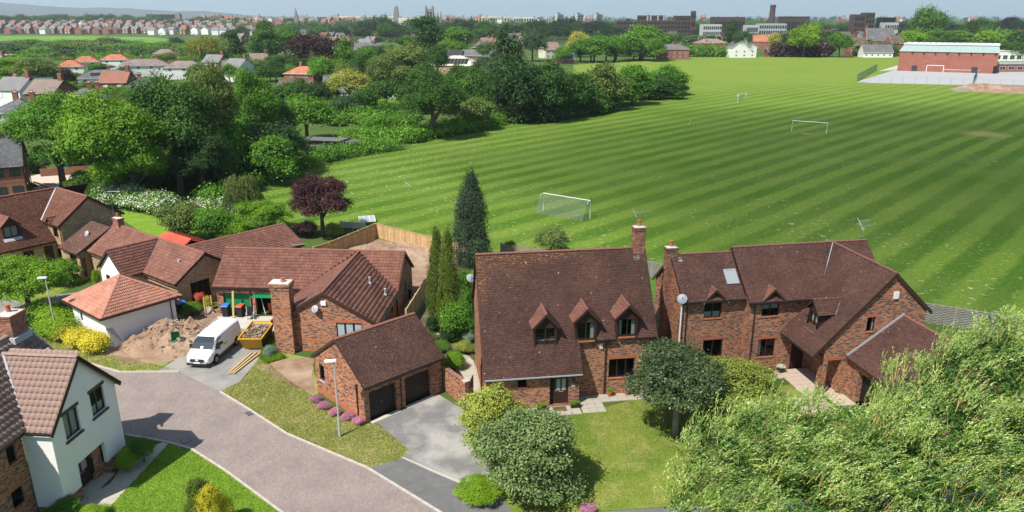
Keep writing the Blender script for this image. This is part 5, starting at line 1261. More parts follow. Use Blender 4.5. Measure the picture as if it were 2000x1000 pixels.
T('shrub', 'dark bronze green bush at the end of the white flowering hedge', 356, 470, 80, 384, 'bush_1', 'leaf_olive', .05, 'shrub')
T('shrub', 'dark green bush right of the bronze one behind the red roof', 425, 468, 80, 395, 'bush_2', 'leaf_mid', .05, 'shrub')
T('shrub', 'bright green bush between the dark bushes and the bright round tree', 462, 470, 60, 425, 'bush_3', 'leaf_bright', 0, 'shrub')
T('shrub', 'large bright green shrub in the front garden at the left edge', 60, 612, 150, 495, 'bushhi_1', 'leaf_bright', .05, 'shrub')
T('shrub', 'smaller dark green shrub behind the large bright one at the left', 124, 555, 66, 500, 'bush_1', 'leaf_mid', 0, 'shrub')
T('shrub', 'dark shrub at the left end of the clipped green hedge', 66, 655, 34, 605, 'bush_2', 'leaf_deep', 0, 'shrub')
T('shrub', 'glossy green shrub against the house wall below the slim cypresses', 893, 662, 64, 572, 'bush_1', 'leaf_mid', 0, 'shrub')
T('shrub', 'bright green climbing shrub behind the double garage ridge', 818, 672, 34, 626, 'bush_2', 'leaf_bright', 0, 'shrub')
T('shrub', 'green shrub at the end of the slab path by the garden wall', 888, 722, 40, 688, 'bush_3', 'leaf_bright', 0, 'shrub')
T('shrub', 'dark green shrub along the wall between cypress and satellite dish', 905, 600, 46, 520, 'bush_3', 'leaf_mid', 0, 'shrub')
T('shrub', 'brownish twiggy shrub beyond the ridge of the dormered house', 1075, 500, 62, 440, 'bush_2', 'leaf_olive', .1, 'shrub')
T('shrub', 'small yellow green shrub right of the dark twin cypress', 996, 494, 26, 466, 'bush_1', 'leaf_lime', 0, 'shrub')
T('shrub', 'golden variegated bush inside the stepped timber fence', 653, 462, 32, 433, 'bush_3', 'leaf_gold', 0, 'shrub')
T('shrub', 'dark red bush at the foot of the copper tree', 596, 462, 50, 428, 'bush_1', 'leaf_copperdark', 0, 'shrub')
T('shrub', 'dark evergreen bush with yellow flecks right of the white house corner', 282, 902, 52, 852, 'bushhi_1', 'leaf_mid', 0, 'shrub')
T('shrub', 'round yellow green bush beside the white house plinth', 250, 918, 44, 876, 'bushhi_2', 'leaf_lime', 0, 'shrub')
T('topiary', 'yellow clipped conical conifer on the bottom lawn', 422, 1050, 70, 938, 'bushhi_3', 'leaf_yellow', 0, 'shrub')
T('topiary', 'dark green clipped dome just behind the yellow conical conifer', 405, 1044, 66, 926, 'bushhi_1', 'leaf_cypress', 0, 'shrub')
T('shrub', 'low green shrub at the bottom edge under the white house', 130, 1010, 60, 972, 'bushhi_3', 'leaf_mid', 0, 'shrub')
T('shrub', 'low yellow green shrub at the bottom edge beside the footpath', 180, 1012, 56, 985, 'bushhi_4', 'leaf_lime', 0, 'shrub')
T('hosta', 'pale leaved hosta at the foot of the brick garden pier', 911, 798, 26, 776, 'bush_2', 'leaf_glauca', 0, 'plant', trunk=False)
T('shrub', 'glaucous low plant in the grass by the tall chimney breast', 528, 695, 26, 674, 'bush_3', 'leaf_glauca', 0, 'shrub', trunk=False)
for i, (x, y, ty, w_, mm, lb) in enumerate((
        (840, 668, 648, 30, 'leaf_olive', 'olive green border plant nearest the double garage ridge end'), (862, 690, 664, 34, 'leaf_mid', 'green border plant below the globe garden lamp'),
        (905, 690, 665, 34, 'leaf_conifer_yel', 'yellowish border plant against the brick side wall'), (915, 668, 645, 26, 'leaf_glauca', 'silver leaved border plant against the brick side wall'),
        (885, 705, 682, 28, 'leaf_olive', 'olive border plant where the slab path meets the bed'), (845, 650, 615, 26, 'leaf_deep', 'dark plant under the slim cypresses'),
        (872, 668, 640, 30, 'leaf_deep', 'dark low shrub right of the globe garden lamp'))):
    T('shrub', lb, x, y, w_, ty, 'bush_%d' % (i % 3 + 1), mm, 0, 'shrub', group='border plants beside the dormered house', trunk=False)
# pink aubrietia mounds
ORD5 = 'first second third fourth fifth'.split()
for i, (x, y) in enumerate(((618, 784), (634, 797), (655, 810), (680, 818), (700, 827))):
    T('pink_flowers', ORD5[i] + ' from the left of five pink flower mounds under the garage wall', x, y, 23, y - 13, 'bush_%d' % (i % 3 + 1), 'petal_pink', 0, 'flowers', group='pink flower mounds along the garage plinth', trunk=False)
T('pink_flowers', 'small clump of pink flowers at the bottom edge beside the grey conifer', 1150, 1003, 30, 985, 'bush_2', 'petal_pink', 0, 'flowers', trunk=False)
# hedges: long low crowns
def hedge(name, label, px, h, wd, m, n=14000, leaf=.07, seed=1, flowers=None, fl=0, cat='hedge', worldpts=None):
    P = [at(*q) for q in px]; bl = []
    for a, b in zip(P[:-1], P[1:]):
        L = (b - a).length; k = max(1, int(L / (wd * .8)))
        for i in range(k + 1):
            c = a.lerp(b, i / k); j = random.uniform(.9, 1.1)
            bl.append((c.x, c.y, h * .5 * j, wd * .62 * j, wd * .62 * j, h * .55 * j))
    root = thing(name, label, cat, (0, 0, 0))
    root.location = (P[0].x, P[0].y, 0)
    bl2 = [(b[0] - P[0].x, b[1] - P[0].y) + b[2:] for b in bl]
    me = blob_crown('foliage', bl2, n, leaf, seed, flat=1.0); me.materials.append(MATS[m]); link('foliage', me, root)
    if flowers:
        me = blob_crown('blossom', [(b[0], b[1], b[2], b[3] * 1.06, b[4] * 1.06, b[5] * 1.08) for b in bl2], fl, leaf * .9, seed + 5, deep=.08); me.materials.append(MATS[flowers]); link('blossom', me, root)
    return root
hedge('hedge', 'clipped bright green hedge behind the left street lamp', [(75, 628), (102, 648), (118, 660)], 1.7, 2.6, 'leaf_lime', 16000, .07, 2)
hedge('hedge', 'yellow flowering hedge beside the white garage', [(128, 665), (160, 677), (188, 688)], 1.35, 1.5, 'leaf_yellow', 15000, .065, 3)
hedge('hedge', 'white flowering hedge behind the buff gable', [(215, 405), (260, 408), (325, 420)], 2.6, 2.6, 'leaf_mid', 15000, .14, 4, 'petal_white', 5500)
hedge('hedge', 'white flowering shrubs left of the weeping tree', [(385, 445), (420, 440), (445, 440)], 3.0, 2.6, 'leaf_mid', 7000, .14, 5, 'petal_white', 2400)
hedge('hedge', 'long clipped green hedge below the pale green tree', [(610, 232), (690, 238), (790, 250)], 2.6, 5, 'leaf_mid', 14000, .32, 6)
hedge('hedge', 'upper clipped hedge in front of the white bungalow', [(600, 212), (680, 216), (780, 222)], 2.4, 4, 'leaf_bright', 12000, .32, 7)
hedge('hedge', 'rough bramble bank along the left edge of the field', [(430, 395), (520, 345), (640, 312), (760, 292)], 2.0, 4.5, 'leaf_mid', 16000, .22, 8)
hedge('hedge', 'rough green bank between the round dark tree and the shed', [(700, 280), (800, 276), (900, 258), (960, 245)], 2.6, 5.5, 'leaf_mid', 16000, .26, 9)
hedge('hedge', 'dark hedge foot below the line of field edge trees', [(960, 240), (1060, 238), (1160, 222), (1190, 215)], 3.2, 6, 'leaf_deep', 12000, .34, 10)
hedge('hedge', 'clipped hedge on the far side of the field before the red villas', [(1200, 110), (1260, 111), (1330, 111), (1420, 111)], 5.0, 7, 'leaf_mid', 9000, .8, 11)
hedge('hedge', 'dark purple hedge on the far side of the field', [(1522, 111), (1570, 111), (1610, 111)], 6.5, 8, 'leaf_copperdark', 5000, .9, 12)
hedge('hedge', 'green hedge before the grey roofed bungalow beyond the field', [(1680, 110), (1730, 110)], 5.5, 8, 'leaf_dark', 3500, .9, 13)
# ---- the big willow, bottom right
def willow():
    rs = np.random.RandomState(21)
    spots = [(1405, 900, 24, 1.5), (1380, 985, 23, 1.5), (1465, 865, 25, 1.6), (1470, 950, 24, 1.8), (1550, 870, 25, 1.8), (1560, 985, 23, 1.8), (1650, 860, 25, 1.7), (1650, 960, 24, 2.0),
             (1740, 850, 26, 1.5), (1750, 920, 24, 2.1), (1800, 790, 27, 1.5), (1840, 850, 25, 2.2), (1850, 980, 23, 2.1), (1880, 730, 28, 1.5), (1900, 760, 27, 2.1), (1965, 705, 28, 1.8),
             (1955, 880, 25, 2.2), (2010, 740, 27, 2.3), (2040, 950, 24, 2.4), (2080, 820, 26, 2.6), (2060, 720, 29, 2.2), (1500, 820, 26, .8), (1680, 1050, 23, 2.4), (1500, 1060, 22, 2.2), (1900, 1080, 22, 2.6), (1945, 650, 29, .8)]
    bl = []
    for x, y, D, r in spots:
        p = atd(x, y, D); bl.append((p.x, p.y, p.z, r, r, r * .9))
    bl = np.array(bl); foot = Vector((14.5, 27.0, 0))
    ns = 19000; w_ = bl[:, 3] ** 2; w_ /= w_.sum(); k = rs.choice(len(bl), ns, p=w_); d = unit(ns, rs); d[:, 2] = d[:, 2] * .8 + .15
    nc = 1150; kc = rs.choice(len(bl), nc, p=w_); dc = unit(nc, rs); dc[:, 2] = dc[:, 2] * .8 + .2; SC = bl[kc, :3] + dc * bl[kc, 3:] * rs.uniform(.66, 1.12, nc)[:, None]
    ci = rs.randint(0, nc, ns); S = SC[ci] + rs.normal(size=(ns, 3)) * .17; d = dc[ci]
    q = np.full(ns, 9.); 
    for b in bl: q = np.minimum(q, np.sqrt((((S - b[:3]) / b[3:]) ** 2).sum(1)))
    S = S[q > .5]; d = d[q > .5]; ns = len(S)
    # wind sweeps the shoots to the right and away
    D_ = d * .55 + np.array([.42, .12, .55]) + rs.normal(size=(ns, 3)) * .2; D_ /= np.linalg.norm(D_, axis=1)[:, None]
    L = rs.uniform(.35, .85, ns); nl = 13; t = np.linspace(.12, 1, nl)
    bend = np.array([.35, .05, -.32])
    P = S[:, None] + D_[:, None] * (L[:, None] * t)[..., None] + bend * (L[:, None] * t ** 2 * .55)[..., None]
    T_ = D_[:, None] + bend * (t ** 1)[None, :, None]
    R_ = rs.normal(size=(ns, nl, 3)); A = T_ * .9 + R_ * .42 + np.array([.15, 0, .0]); A /= np.linalg.norm(A, axis=2)[..., None]
    ll = rs.uniform(.048, .088, (ns, nl)) * (1 - .3 * t)[None]
    C_ = P + A * ll[..., None] * .8
    N = unit(ns * nl, rs) * .8 + np.array([-.15, -.35, .55]); A2 = A.reshape(-1, 3); N -= A2 * (N * A2).sum(1)[:, None]; N /= np.linalg.norm(N, axis=1)[:, None]
    V, F = leaves(C_.reshape(-1, 3) - np.array(foot), N, ll.ravel(), rs, .27, A2)
    root = thing('willow_tree', 'large pale green willow with wind swept narrow leaves filling the bottom right', 'tree', foot)
    me = npmesh('crown', V, F, 'leaf_willow'); link('crown', me, root)
    inner = blob_crown('inner_foliage', [(b[0] - foot.x, b[1] - foot.y, b[2], b[3] * .85, b[4] * .85, b[5] * .8) for b in bl], 42000, .075, 77, deep=.5); inner.materials.append(MATS['leaf_dark']); link('inner_foliage', inner, root)  # inner leaves coloured darker, the shade inside the crown put into their green
    # twigs and limbs
    m_, t_, b_ = mat('twig', (.42, .30, .08), .8); tw = MB()
    for i in rs.choice(ns, 2200, replace=False):
        a = Vector(S[i] - np.array(foot)); dd = Vector(D_[i]); l = float(L[i])
        s0 = a - dd * .5; s1 = a + dd * l * .9; sd_ = dd.cross(Vector((0, 0, 1))).normalized() * .012; u_ = dd.cross(sd_).normalized() * .012
        tw.add([s0 + sd_, s0 - sd_, s0 + u_ * 1.6, s1 + Vector((.1, 0, -.05)) * l], [(0, 1, 3), (1, 2, 3), (2, 0, 3)])
    o = tw.build('twigs', 'twig', root); o['kind'] = 'stuff'
    tr = MB(); tr.tube([(0, 0, 0), (-.1, .1, 3), (-.2, 0, 6.5)], [.55, .45, .35], 10)
    for b in bl: tr.tube([(-.2, 0, 5.5), ((b[0] - foot.x) * .5, (b[1] - foot.y) * .5, 5.5 + (b[2] - 5.5) * .6), (b[0] - foot.x, b[1] - foot.y, b[2])], [.26, .13, .04], 6)
    tr.build('trunk', 'bark', root, smooth=True)
    return root
willow()
# ---- the wood and gardens left of the field
for a in (
    ('tree', 'broad mid green tree with bare trunk at the left edge behind the patio', 125, 368, 165, 186, 'oakhi_1', 'leaf_mid', .15),
    ('tree', 'large bright green tree left of the dark wood', 235, 400, 200, 178, 'tallhi_1', 'leaf_bright', .12),
    ('tree', 'lower bright green tree in front of the large bright one', 268, 402, 130, 262, 'oakhi_3', 'leaf_bright', .1),
    ('tree', 'tall dark green tree in the middle of the wood', 355, 380, 165, 132, 'tallhi_2', 'leaf_dark', .12),
    ('tree', 'tall grey green tree at the right of the dark wood', 430, 360, 120, 122, 'tallhi_3', 'leaf_olive', .12),
    ('tree', 'dark tree standing low in the wood by the field', 400, 385, 110, 250, 'oakhi_2', 'leaf_deep', .1),
    ('tree', 'bright green tall tree at the right end of the wood', 505, 325, 100, 130, 'tallhi_1', 'leaf_mid', .1),
    ('tree', 'dense dark green tree before the timber shed', 545, 312, 90, 190, 'oakhi_1', 'leaf_dark', .08),
    ('tree', 'small bright green tree at the foot of the wood by the field', 540, 332, 60, 282, 'oak_3', 'leaf_bright', .05),
    ('tree', 'dark green tree above the shed roof', 600, 275, 100, 185, 'oak_2', 'leaf_mid', .08),
    ('tree', 'large round dark green tree standing at the edge of the field', 845, 270, 132, 138, 'oakhi_1', 'leaf_dark', .05),
    ('shrub', 'grey green bush left of the large round dark tree', 745, 268, 75, 215, 'bush_1', 'leaf_mid', .05),
    ('tree', 'hawthorn with white blossom right of the round dark tree', 930, 255, 70, 190, 'oak_3', 'leaf_olive', .05),
    ('tree', 'leaning mid green tree right of the round dark tree', 912, 225, 70, 148, 'oak_2', 'leaf_mid', .1),
    ('tree', 'pale golden green tree before the grey gabled roof', 683, 212, 78, 136, 'oak_2', 'leaf_gold', .2),
    ('tree', 'golden green weeping willow beyond the grey hipped roofs', 397, 128, 76, 69, 'weep_2', 'leaf_gold', .05),
    ('tree', 'dark copper beech with huge rounded crown', 612, 140, 88, 65, 'oak_1', 'leaf_copperdark', .05),
    ('tree', 'bright green conical fir left of the tudor house', 676, 168, 68, 72, 'cone_1', 'leaf_mid', .02),
    ('tree', 'narrow golden conifer beside the orange hipped roof', 614, 160, 24, 107, 'col_1', 'leaf_olive', .0),
    ('tree', 'broad leaved green tree in front of the tudor house', 722, 168, 46, 92, 'oak_3', 'leaf_mid', .1),
    ('tree', 'grey green pine right of the tudor house', 800, 165, 90, 82, 'tall_3', 'leaf_olive', .08),
    ('tree', 'yellowish tree between the tudor house and the solar roof', 745, 178, 48, 105, 'oak_2', 'leaf_olive', .08),
    ('tree', 'very dark spreading cedar on the skyline below the cathedral tower', 825, 118, 88, 32, 'pine_1', 'leaf_dark', .1),
    ('tree', 'green tree right of the spreading cedar', 895, 112, 58, 52, 'oak_3', 'leaf_mid', .1),
    ('tree', 'dark tree beyond the solar panel roof', 945, 95, 50, 52, 'oak_2', 'leaf_dark', .1),
    ('tree', 'grey green poplar like tree left of the field edge row', 990, 225, 70, 50, 'tall_3', 'leaf_bluegreen', .05),
    ('tree', 'dark yew standing against the field edge row', 1010, 240, 100, 110, 'oak_2', 'leaf_deep', .0),
    ('tree', 'olive green tree at the left of the field edge row', 1075, 238, 85, 120, 'oak_1', 'leaf_dark', .0),
    ('tree', 'first windblown tree of the row jutting into the field', 1125, 228, 70, 142, 'oak_3', 'leaf_dark', .0),
    ('tree', 'second windblown tree of the row jutting into the field', 1180, 215, 85, 122, 'tall_1', 'leaf_olive', .0),
    ('tree', 'third windblown tree of the row jutting into the field', 1235, 205, 80, 124, 'tall_2', 'leaf_mid', .0),
    ('tree', 'end tree of the row jutting into the field', 1300, 186, 78, 128, 'oak_1', 'leaf_mid', .0),
    ('shrub', 'rounded dark bush at the foot of the field edge row', 1165, 222, 50, 190, 'bush_3', 'leaf_mid', .0),
    ('tree', 'big bright tree left of the far houses beyond the field', 1250, 118, 92, 48, 'tall_1', 'leaf_mid', .05),
    ('tree', 'dark green tree left of the big bright one beyond the field', 1160, 122, 70, 68, 'oak_2', 'leaf_mid', .02),
    ('tree', 'yellow green round tree beside the salmon roofed house', 1130, 112, 44, 62, 'oak_3', 'leaf_gold', .05),
    ('tree', 'olive dark tree right of the salmon roofed house', 1200, 120, 55, 75, 'oak_1', 'leaf_dark', .02),
    ('tree', 'grey green tree left of the salmon roofed house', 1040, 120, 50, 58, 'oak_2', 'leaf_bluegreen', .05),
    ('tree', 'dark olive tree at the left edge of the hedge gap', 1100, 124, 36, 92, 'oak_3', 'leaf_mid', .02),
    ('tree', 'pale grey green tree before the white gabled house', 1447, 112, 36, 60, 'oak_3', 'leaf_bluegreen', .1),
    ('tree', 'dark pine behind the white gabled house', 1425, 92, 30, 40, 'pine_2', 'leaf_dark', .1),
    ('tree', 'bright yellow green tall tree beyond the field', 1568, 112, 52, 48, 'oak_1', 'leaf_lime', .05),
    ('tree', 'taller green tree behind the bright yellow green one', 1585, 95, 34, 41, 'tall_2', 'leaf_mid', .05),
    ('tree', 'cream flowering tree beyond the field', 1510, 108, 26, 65, 'oak_3', 'leaf_gold', .05),
    ('tree', 'dark green round tree right of the purple hedge', 1638, 112, 42, 62, 'oak_2', 'leaf_mid', .05),
    ('tree', 'tallest dark green tree on the right skyline', 1805, 90, 60, 13, 'oak_1', 'leaf_mid', .05),
    ('tree', 'bright green tree left of the brick sports hall', 1775, 108, 56, 60, 'oak_3', 'leaf_bright', .05),
    ('tree', 'green tree behind the roof of the brick sports hall', 1830, 92, 50, 56, 'oak_2', 'leaf_mid', .05),
    ('tree', 'lime green tree before the long white school building', 1872, 92, 54, 60, 'oak_1', 'leaf_bright', .1),
    ('tree', 'dark green tree right of the brick sports hall', 1970, 118, 50, 80, 'oak_2', 'leaf_dark', .02),
    ('tree', 'green tree behind the white school building', 1910, 80, 60, 36, 'tall_1', 'leaf_mid', .05),
    ('tree', 'dark purple tree at the right end of the skyline', 1970, 66, 36, 34, 'oak_3', 'leaf_copperdark', .05),
    ('tree', 'bushy bright green tree at the left edge below the meadow', 12, 160, 80, 110, 'oakhi_2', 'leaf_bright', .05),
    ('tree', 'olive and orange tinted tree left of the orange hipped house', 75, 172, 72, 112, 'oak_1', 'leaf_olive', .05),
    ('tree', 'small dark purple tree before the orange hipped house', 128, 165, 34, 133, 'oak_2', 'leaf_copperdark', .05),
    ('shrub', 'small yellow tree in a garden left of the slate roofs', 138, 176, 22, 158, 'bush_1', 'leaf_lime', .0),
    ('tree', 'bushy olive tree between the grey hipped houses', 325, 126, 44, 102, 'oak_2', 'leaf_olive', .0),
    ('tree', 'tall dark pine right of the golden willow', 455, 130, 48, 60, 'pine_1', 'leaf_dark', .05),
    ('tree', 'ragged dark conifer left of the copper beech', 520, 130, 60, 42, 'pine_2', 'leaf_dark', .05),
    ('tree', 'dark green tree behind the ragged conifer', 560, 120, 56, 55, 'oak_3', 'leaf_mid', .05),
    ('tree', 'dark yew left of the orange hipped roof', 540, 158, 36, 118, 'oak_3', 'leaf_deep', .0),
    ('shrub', 'small yellow flowering bush under the bright green trees', 222, 352, 26, 332, 'bush_2', 'leaf_yellow', .0),
    ('shrub', 'green bush left of the yellow flowering bush', 165, 375, 60, 330, 'bush_3', 'leaf_mid', .0),
    ('shrub', 'silvery low bush in the patio garden at the left edge', 30, 385, 34, 360, 'bush_1', 'leaf_glauca', .0),
    ('shrub', 'pinkish white bush in the patio garden at the left edge', 55, 372, 30, 352, 'bush_2', 'leaf_weep', .0),
    ('shrub', 'dark red maple in the patio garden at the left edge', 18, 365, 30, 345, 'bush_3', 'leaf_copper', .0),
    ('shrub', 'low shrub in front of the buff gable with climbing yellow green leaves', 192, 560, 16, 520, 'bush_1', 'leaf_lime', .0),
): T(*a, cat='shrub' if a[0] == 'shrub' else 'tree')
# fill-in trees of the wood, and the wooded belts further out
ORD = 'first second third fourth fifth sixth seventh eighth ninth tenth eleventh twelfth thirteenth fourteenth fifteenth sixteenth seventeenth eighteenth nineteenth twentieth twenty-first twenty-second twenty-third twenty-fourth twenty-fifth twenty-sixth'.split()
def belt(n, x0, x1, y0, y1, wpx, hpx, kinds, mats, label, group, seed, cl=.05, y_of=None, cat='tree'):
    rs = random.Random(seed)
    for i in range(n):
        x = x0 + (x1 - x0) * (i + rs.uniform(.1, .9)) / n; y = rs.uniform(y0, y1)
        if y_of: y = y_of(x) + rs.uniform(-1, 1) * (y1 - y0) / 2
        w_ = wpx * rs.uniform(.75, 1.35); h_ = hpx * rs.uniform(.75, 1.25)
        k = rs.choice(kinds)
        lb = ORD[i] + ' from the left, ' + label if n <= 26 else label
        T(cat, lb, x, y, w_, y - h_, k + '_%d' % rs.randint(1, 3), rs.choice(mats), cl, cat, group=group, trunk=hpx > 35)
MX = ['leaf_mid', 'leaf_dark', 'leaf_dark', 'leaf_olive', 'leaf_deep', 'leaf_bluegreen']
belt(12, 270, 570, 335, 372, 85, 110, ['oak', 'bush', 'tall'], ['leaf_dark', 'leaf_deep', 'leaf_mid'], 'dark green tree crowded inside the wood left of the field', 'trees of the wood left of the field', 1)
belt(8, 500, 760, 205, 235, 60, 60, ['oak', 'tall'], MX, 'mid sized garden tree between the shed and the orange roofed house', 'garden trees above the timber shed', 2)
belt(10, 620, 1000, 150, 185, 52, 55, ['oak', 'tall', 'oak'], MX, 'garden tree round the solar roofed building', 'garden trees round the solar roofed building', 3)
belt(12, 440, 960, 112, 132, 48, 42, ['oak', 'tall', 'pine'], MX, 'dark tree in the band above the tudor house', 'trees above the tudor house', 4)
belt(5, 930, 1010, 215, 230, 60, 75, ['oak', 'tall'], ['leaf_dark', 'leaf_deep'], 'dark tree packed left of the field edge row', 'dark trees left of the field edge row', 5)
belt(7, 1115, 1290, 118, 121, 46, 44, ['oak', 'tall'], ['leaf_mid', 'leaf_mid', 'leaf_dark'], 'green tree in the far left corner of the field', 'clump at the far corner of the field', 6)
belt(22, -20, 420, 100, 118, 42, 20, ['oaklo', 'bushlo'], ['leaf_mid', 'leaf_dark', 'leaf_olive', 'leaf_bluegreen'], 'scrubby tree in the valley below the meadow', 'scrub in the valley', 7, cat='shrub')  # small trees of the scrub belt, filed with the shrubs
belt(18, -20, 430, 88, 98, 40, 15, ['oaklo', 'bushlo'], ['leaf_mid', 'leaf_olive', 'leaf_dark', 'leaf_weep'], 'low scrub tree along the foot of the meadow', 'scrub along the meadow foot', 8, cat='shrub')  # scrub trees again, carrying the shrub name and category
belt(18, 330, 1000, 88, 104, 30, 17, ['oaklo', 'tall'], MX, 'tree in the suburb band beyond the copper beech', 'suburb trees beyond the copper beech', 9)
belt(26, 440, 1260, 72, 84, 30, 22, ['oaklo'], ['leaf_dark', 'leaf_deep', 'leaf_mid', 'leaf_bluegreen'], 'dark distant tree below the city skyline', 'distant trees below the city skyline', 10)
belt(20, -20, 330, 43, 46, 24, 14, ['oaklo'], ['leaf_deep', 'leaf_dark'], 'far dark tree above the brick terraces', 'far trees above the terraces', 12)
belt(14, 330, 640, 46, 58, 20, 12, ['oaklo'], ['leaf_deep', 'leaf_dark', 'leaf_mid'], 'far tree among the city roofs', 'far trees among the city roofs', 13)
belt(18, 1290, 1760, 86, 94, 34, 20, ['oaklo', 'oaklo'], MX, 'tree behind the houses beyond the field', 'trees behind the houses beyond the field', 14)
belt(22, 1180, 1780, 66, 74, 26, 16, ['oaklo'], ['leaf_deep', 'leaf_dark'], 'far dark tree round the red brick hospital blocks', 'far trees round the brick blocks', 15)
belt(14, 1780, 2060, 84, 98, 40, 30, ['oaklo', 'tall'], ['leaf_mid', 'leaf_dark', 'leaf_bright'], 'tree behind the sports hall', 'trees behind the sports hall', 16)
belt(16, 1740, 2060, 62, 72, 34, 24, ['oaklo'], ['leaf_dark', 'leaf_deep', 'leaf_bluegreen'], 'dark tree on the right hand skyline', 'trees on the right hand skyline', 17)
belt(8, 0, 330, 195, 225, 50, 40, ['oak'], ['leaf_mid', 'leaf_olive', 'leaf_dark'], 'garden tree among the slate roofed villas on the left', 'garden trees among the left villas', 18)
belt(7, 380, 560, 140, 165, 46, 36, ['oak'], ['leaf_mid', 'leaf_dark', 'leaf_olive'], 'garden tree behind the tall wood trees', 'garden trees behind the wood', 19)
def under(x0, x1, ya, yb, n, w_, h_, seed, mats=('leaf_mid', 'leaf_dark', 'leaf_deep'), label='dark undergrowth bush at the foot of the wood', group='undergrowth of the wood'):
    rs = random.Random(seed)
    xs_ = sorted(rs.uniform(x0, x1) for _ in range(n))
    for i, x in enumerate(xs_):
        f = (x - x0) / (x1 - x0); y = ya + (yb - ya) * f + rs.uniform(-14, 10)
        T('shrub', (ORD[i] + ' from the left, ' if n <= 26 else '') + label, x, y, w_ * rs.uniform(.7, 1.3), y - h_ * rs.uniform(.7, 1.3), 'bush_%d' % rs.randint(1, 3), rs.choice(mats), 0, 'shrub', group=group, trunk=False)
T('shrub', 'broad bush filling the gap between the last two windblown trees', 1268, 193, 84, 138, 'bush_1', 'leaf_dark', 0, 'shrub')
T('shrub', 'broad olive bush under the second windblown tree', 1208, 205, 84, 142, 'bush_2', 'leaf_mid', 0, 'shrub')
T('shrub', 'broad dark bush under the first windblown tree', 1148, 218, 84, 150, 'bush_3', 'leaf_dark', 0, 'shrub')
under(40, 170, 330, 322, 8, 44, 34, 59, ('leaf_mid', 'leaf_dark', 'leaf_copper'), 'bush behind the patio of the left garden', 'bushes behind the left patio')
under(160, 560, 385, 330, 26, 52, 44, 51)
under(200, 520, 340, 300, 18, 60, 60, 52)
under(0, 330, 262, 205, 24, 46, 30, 53, ('leaf_mid', 'leaf_olive'), 'garden bush among the left villas', 'garden bushes among the left villas')
under(600, 1000, 250, 200, 22, 44, 30, 54, ('leaf_mid', 'leaf_dark', 'leaf_bright'), 'garden bush above the rough bank', 'garden bushes above the rough bank')
under(560, 1000, 200, 165, 22, 40, 30, 55, ('leaf_mid', 'leaf_dark', 'leaf_olive'), 'bush in the gardens below the solar roofed hall', 'bushes below the solar roofed hall')
under(960, 1320, 232, 184, 16, 44, 34, 56, ('leaf_dark', 'leaf_deep'), 'dark bush at the foot of the field edge trees', 'bushes under the field edge trees')
under(380, 700, 165, 130, 24, 40, 30, 57, ('leaf_mid', 'leaf_dark', 'leaf_olive'), 'bush in the gardens round the copper beech', 'bushes round the copper beech')
under(-10, 420, 168, 130, 26, 36, 20, 58, ('leaf_mid', 'leaf_dark', 'leaf_olive'), 'garden bush round the orange roofed houses', 'bushes round the orange roofed houses')
belt(24, 200, 470, 47, 50, 24, 11, ['oaklo', 'talllo'], ['leaf_deep', 'leaf_dark'], 'distant dark tree under the city roofs far left', 'distant trees under the city roofs', 61)
belt(30, 700, 1300, 66, 80, 34, 30, ['oaklo', 'tall'], ['leaf_dark', 'leaf_mid', 'leaf_deep', 'leaf_bluegreen'], 'distant tree in front of the wooded ridge', 'distant trees before the wooded ridge', 63)
# far woods that read as one mass
def mass(name, label, x0, x1, y0, y1, n, h, m, seed, nq=18000):
    rs = np.random.RandomState(seed); bl = []
    for i in range(n):
        p = atg(rs.uniform(x0, x1), rs.uniform(y0, y1)); r = h * rs.uniform(.6, 1.1); bl.append((p.x, p.y, p.z + r * .7, r, r, r * .8))
    me = blob_crown(name, bl, nq, h * .16, seed, flat=.8); me.materials.append(MATS[m]); o = link(name, me); tag(o, label, 'wood', kind='stuff'); return o
mass('far_wood', 'dark far wood along the horizon under the city skyline', -100, 2100, 39.5, 44, 420, 7, 'leaf_deep', 31, 30000)
mass('far_wood', 'dark clumps of trees among the roofs of the hillside', -100, 2100, 45, 62, 380, 6, 'leaf_dark', 37, 26000)
mass('far_wood', 'dark far wood on the low ridge below the cathedral tower', 500, 1300, 54, 66, 300, 9, 'leaf_deep', 35)
mass('far_wood', 'dark far wood in front of the brick hospital blocks', 1200, 2100, 55, 64, 300, 9, 'leaf_dark', 36)
mass('far_wood', 'mixed far wood and gardens between the suburb and the city', 300, 2100, 56, 74, 420, 8, 'leaf_dark', 32)
mass('scrub', 'rough scrub covering the valley left of the suburb', -100, 440, 88, 124, 420, 3.2, 'leaf_mid', 33)
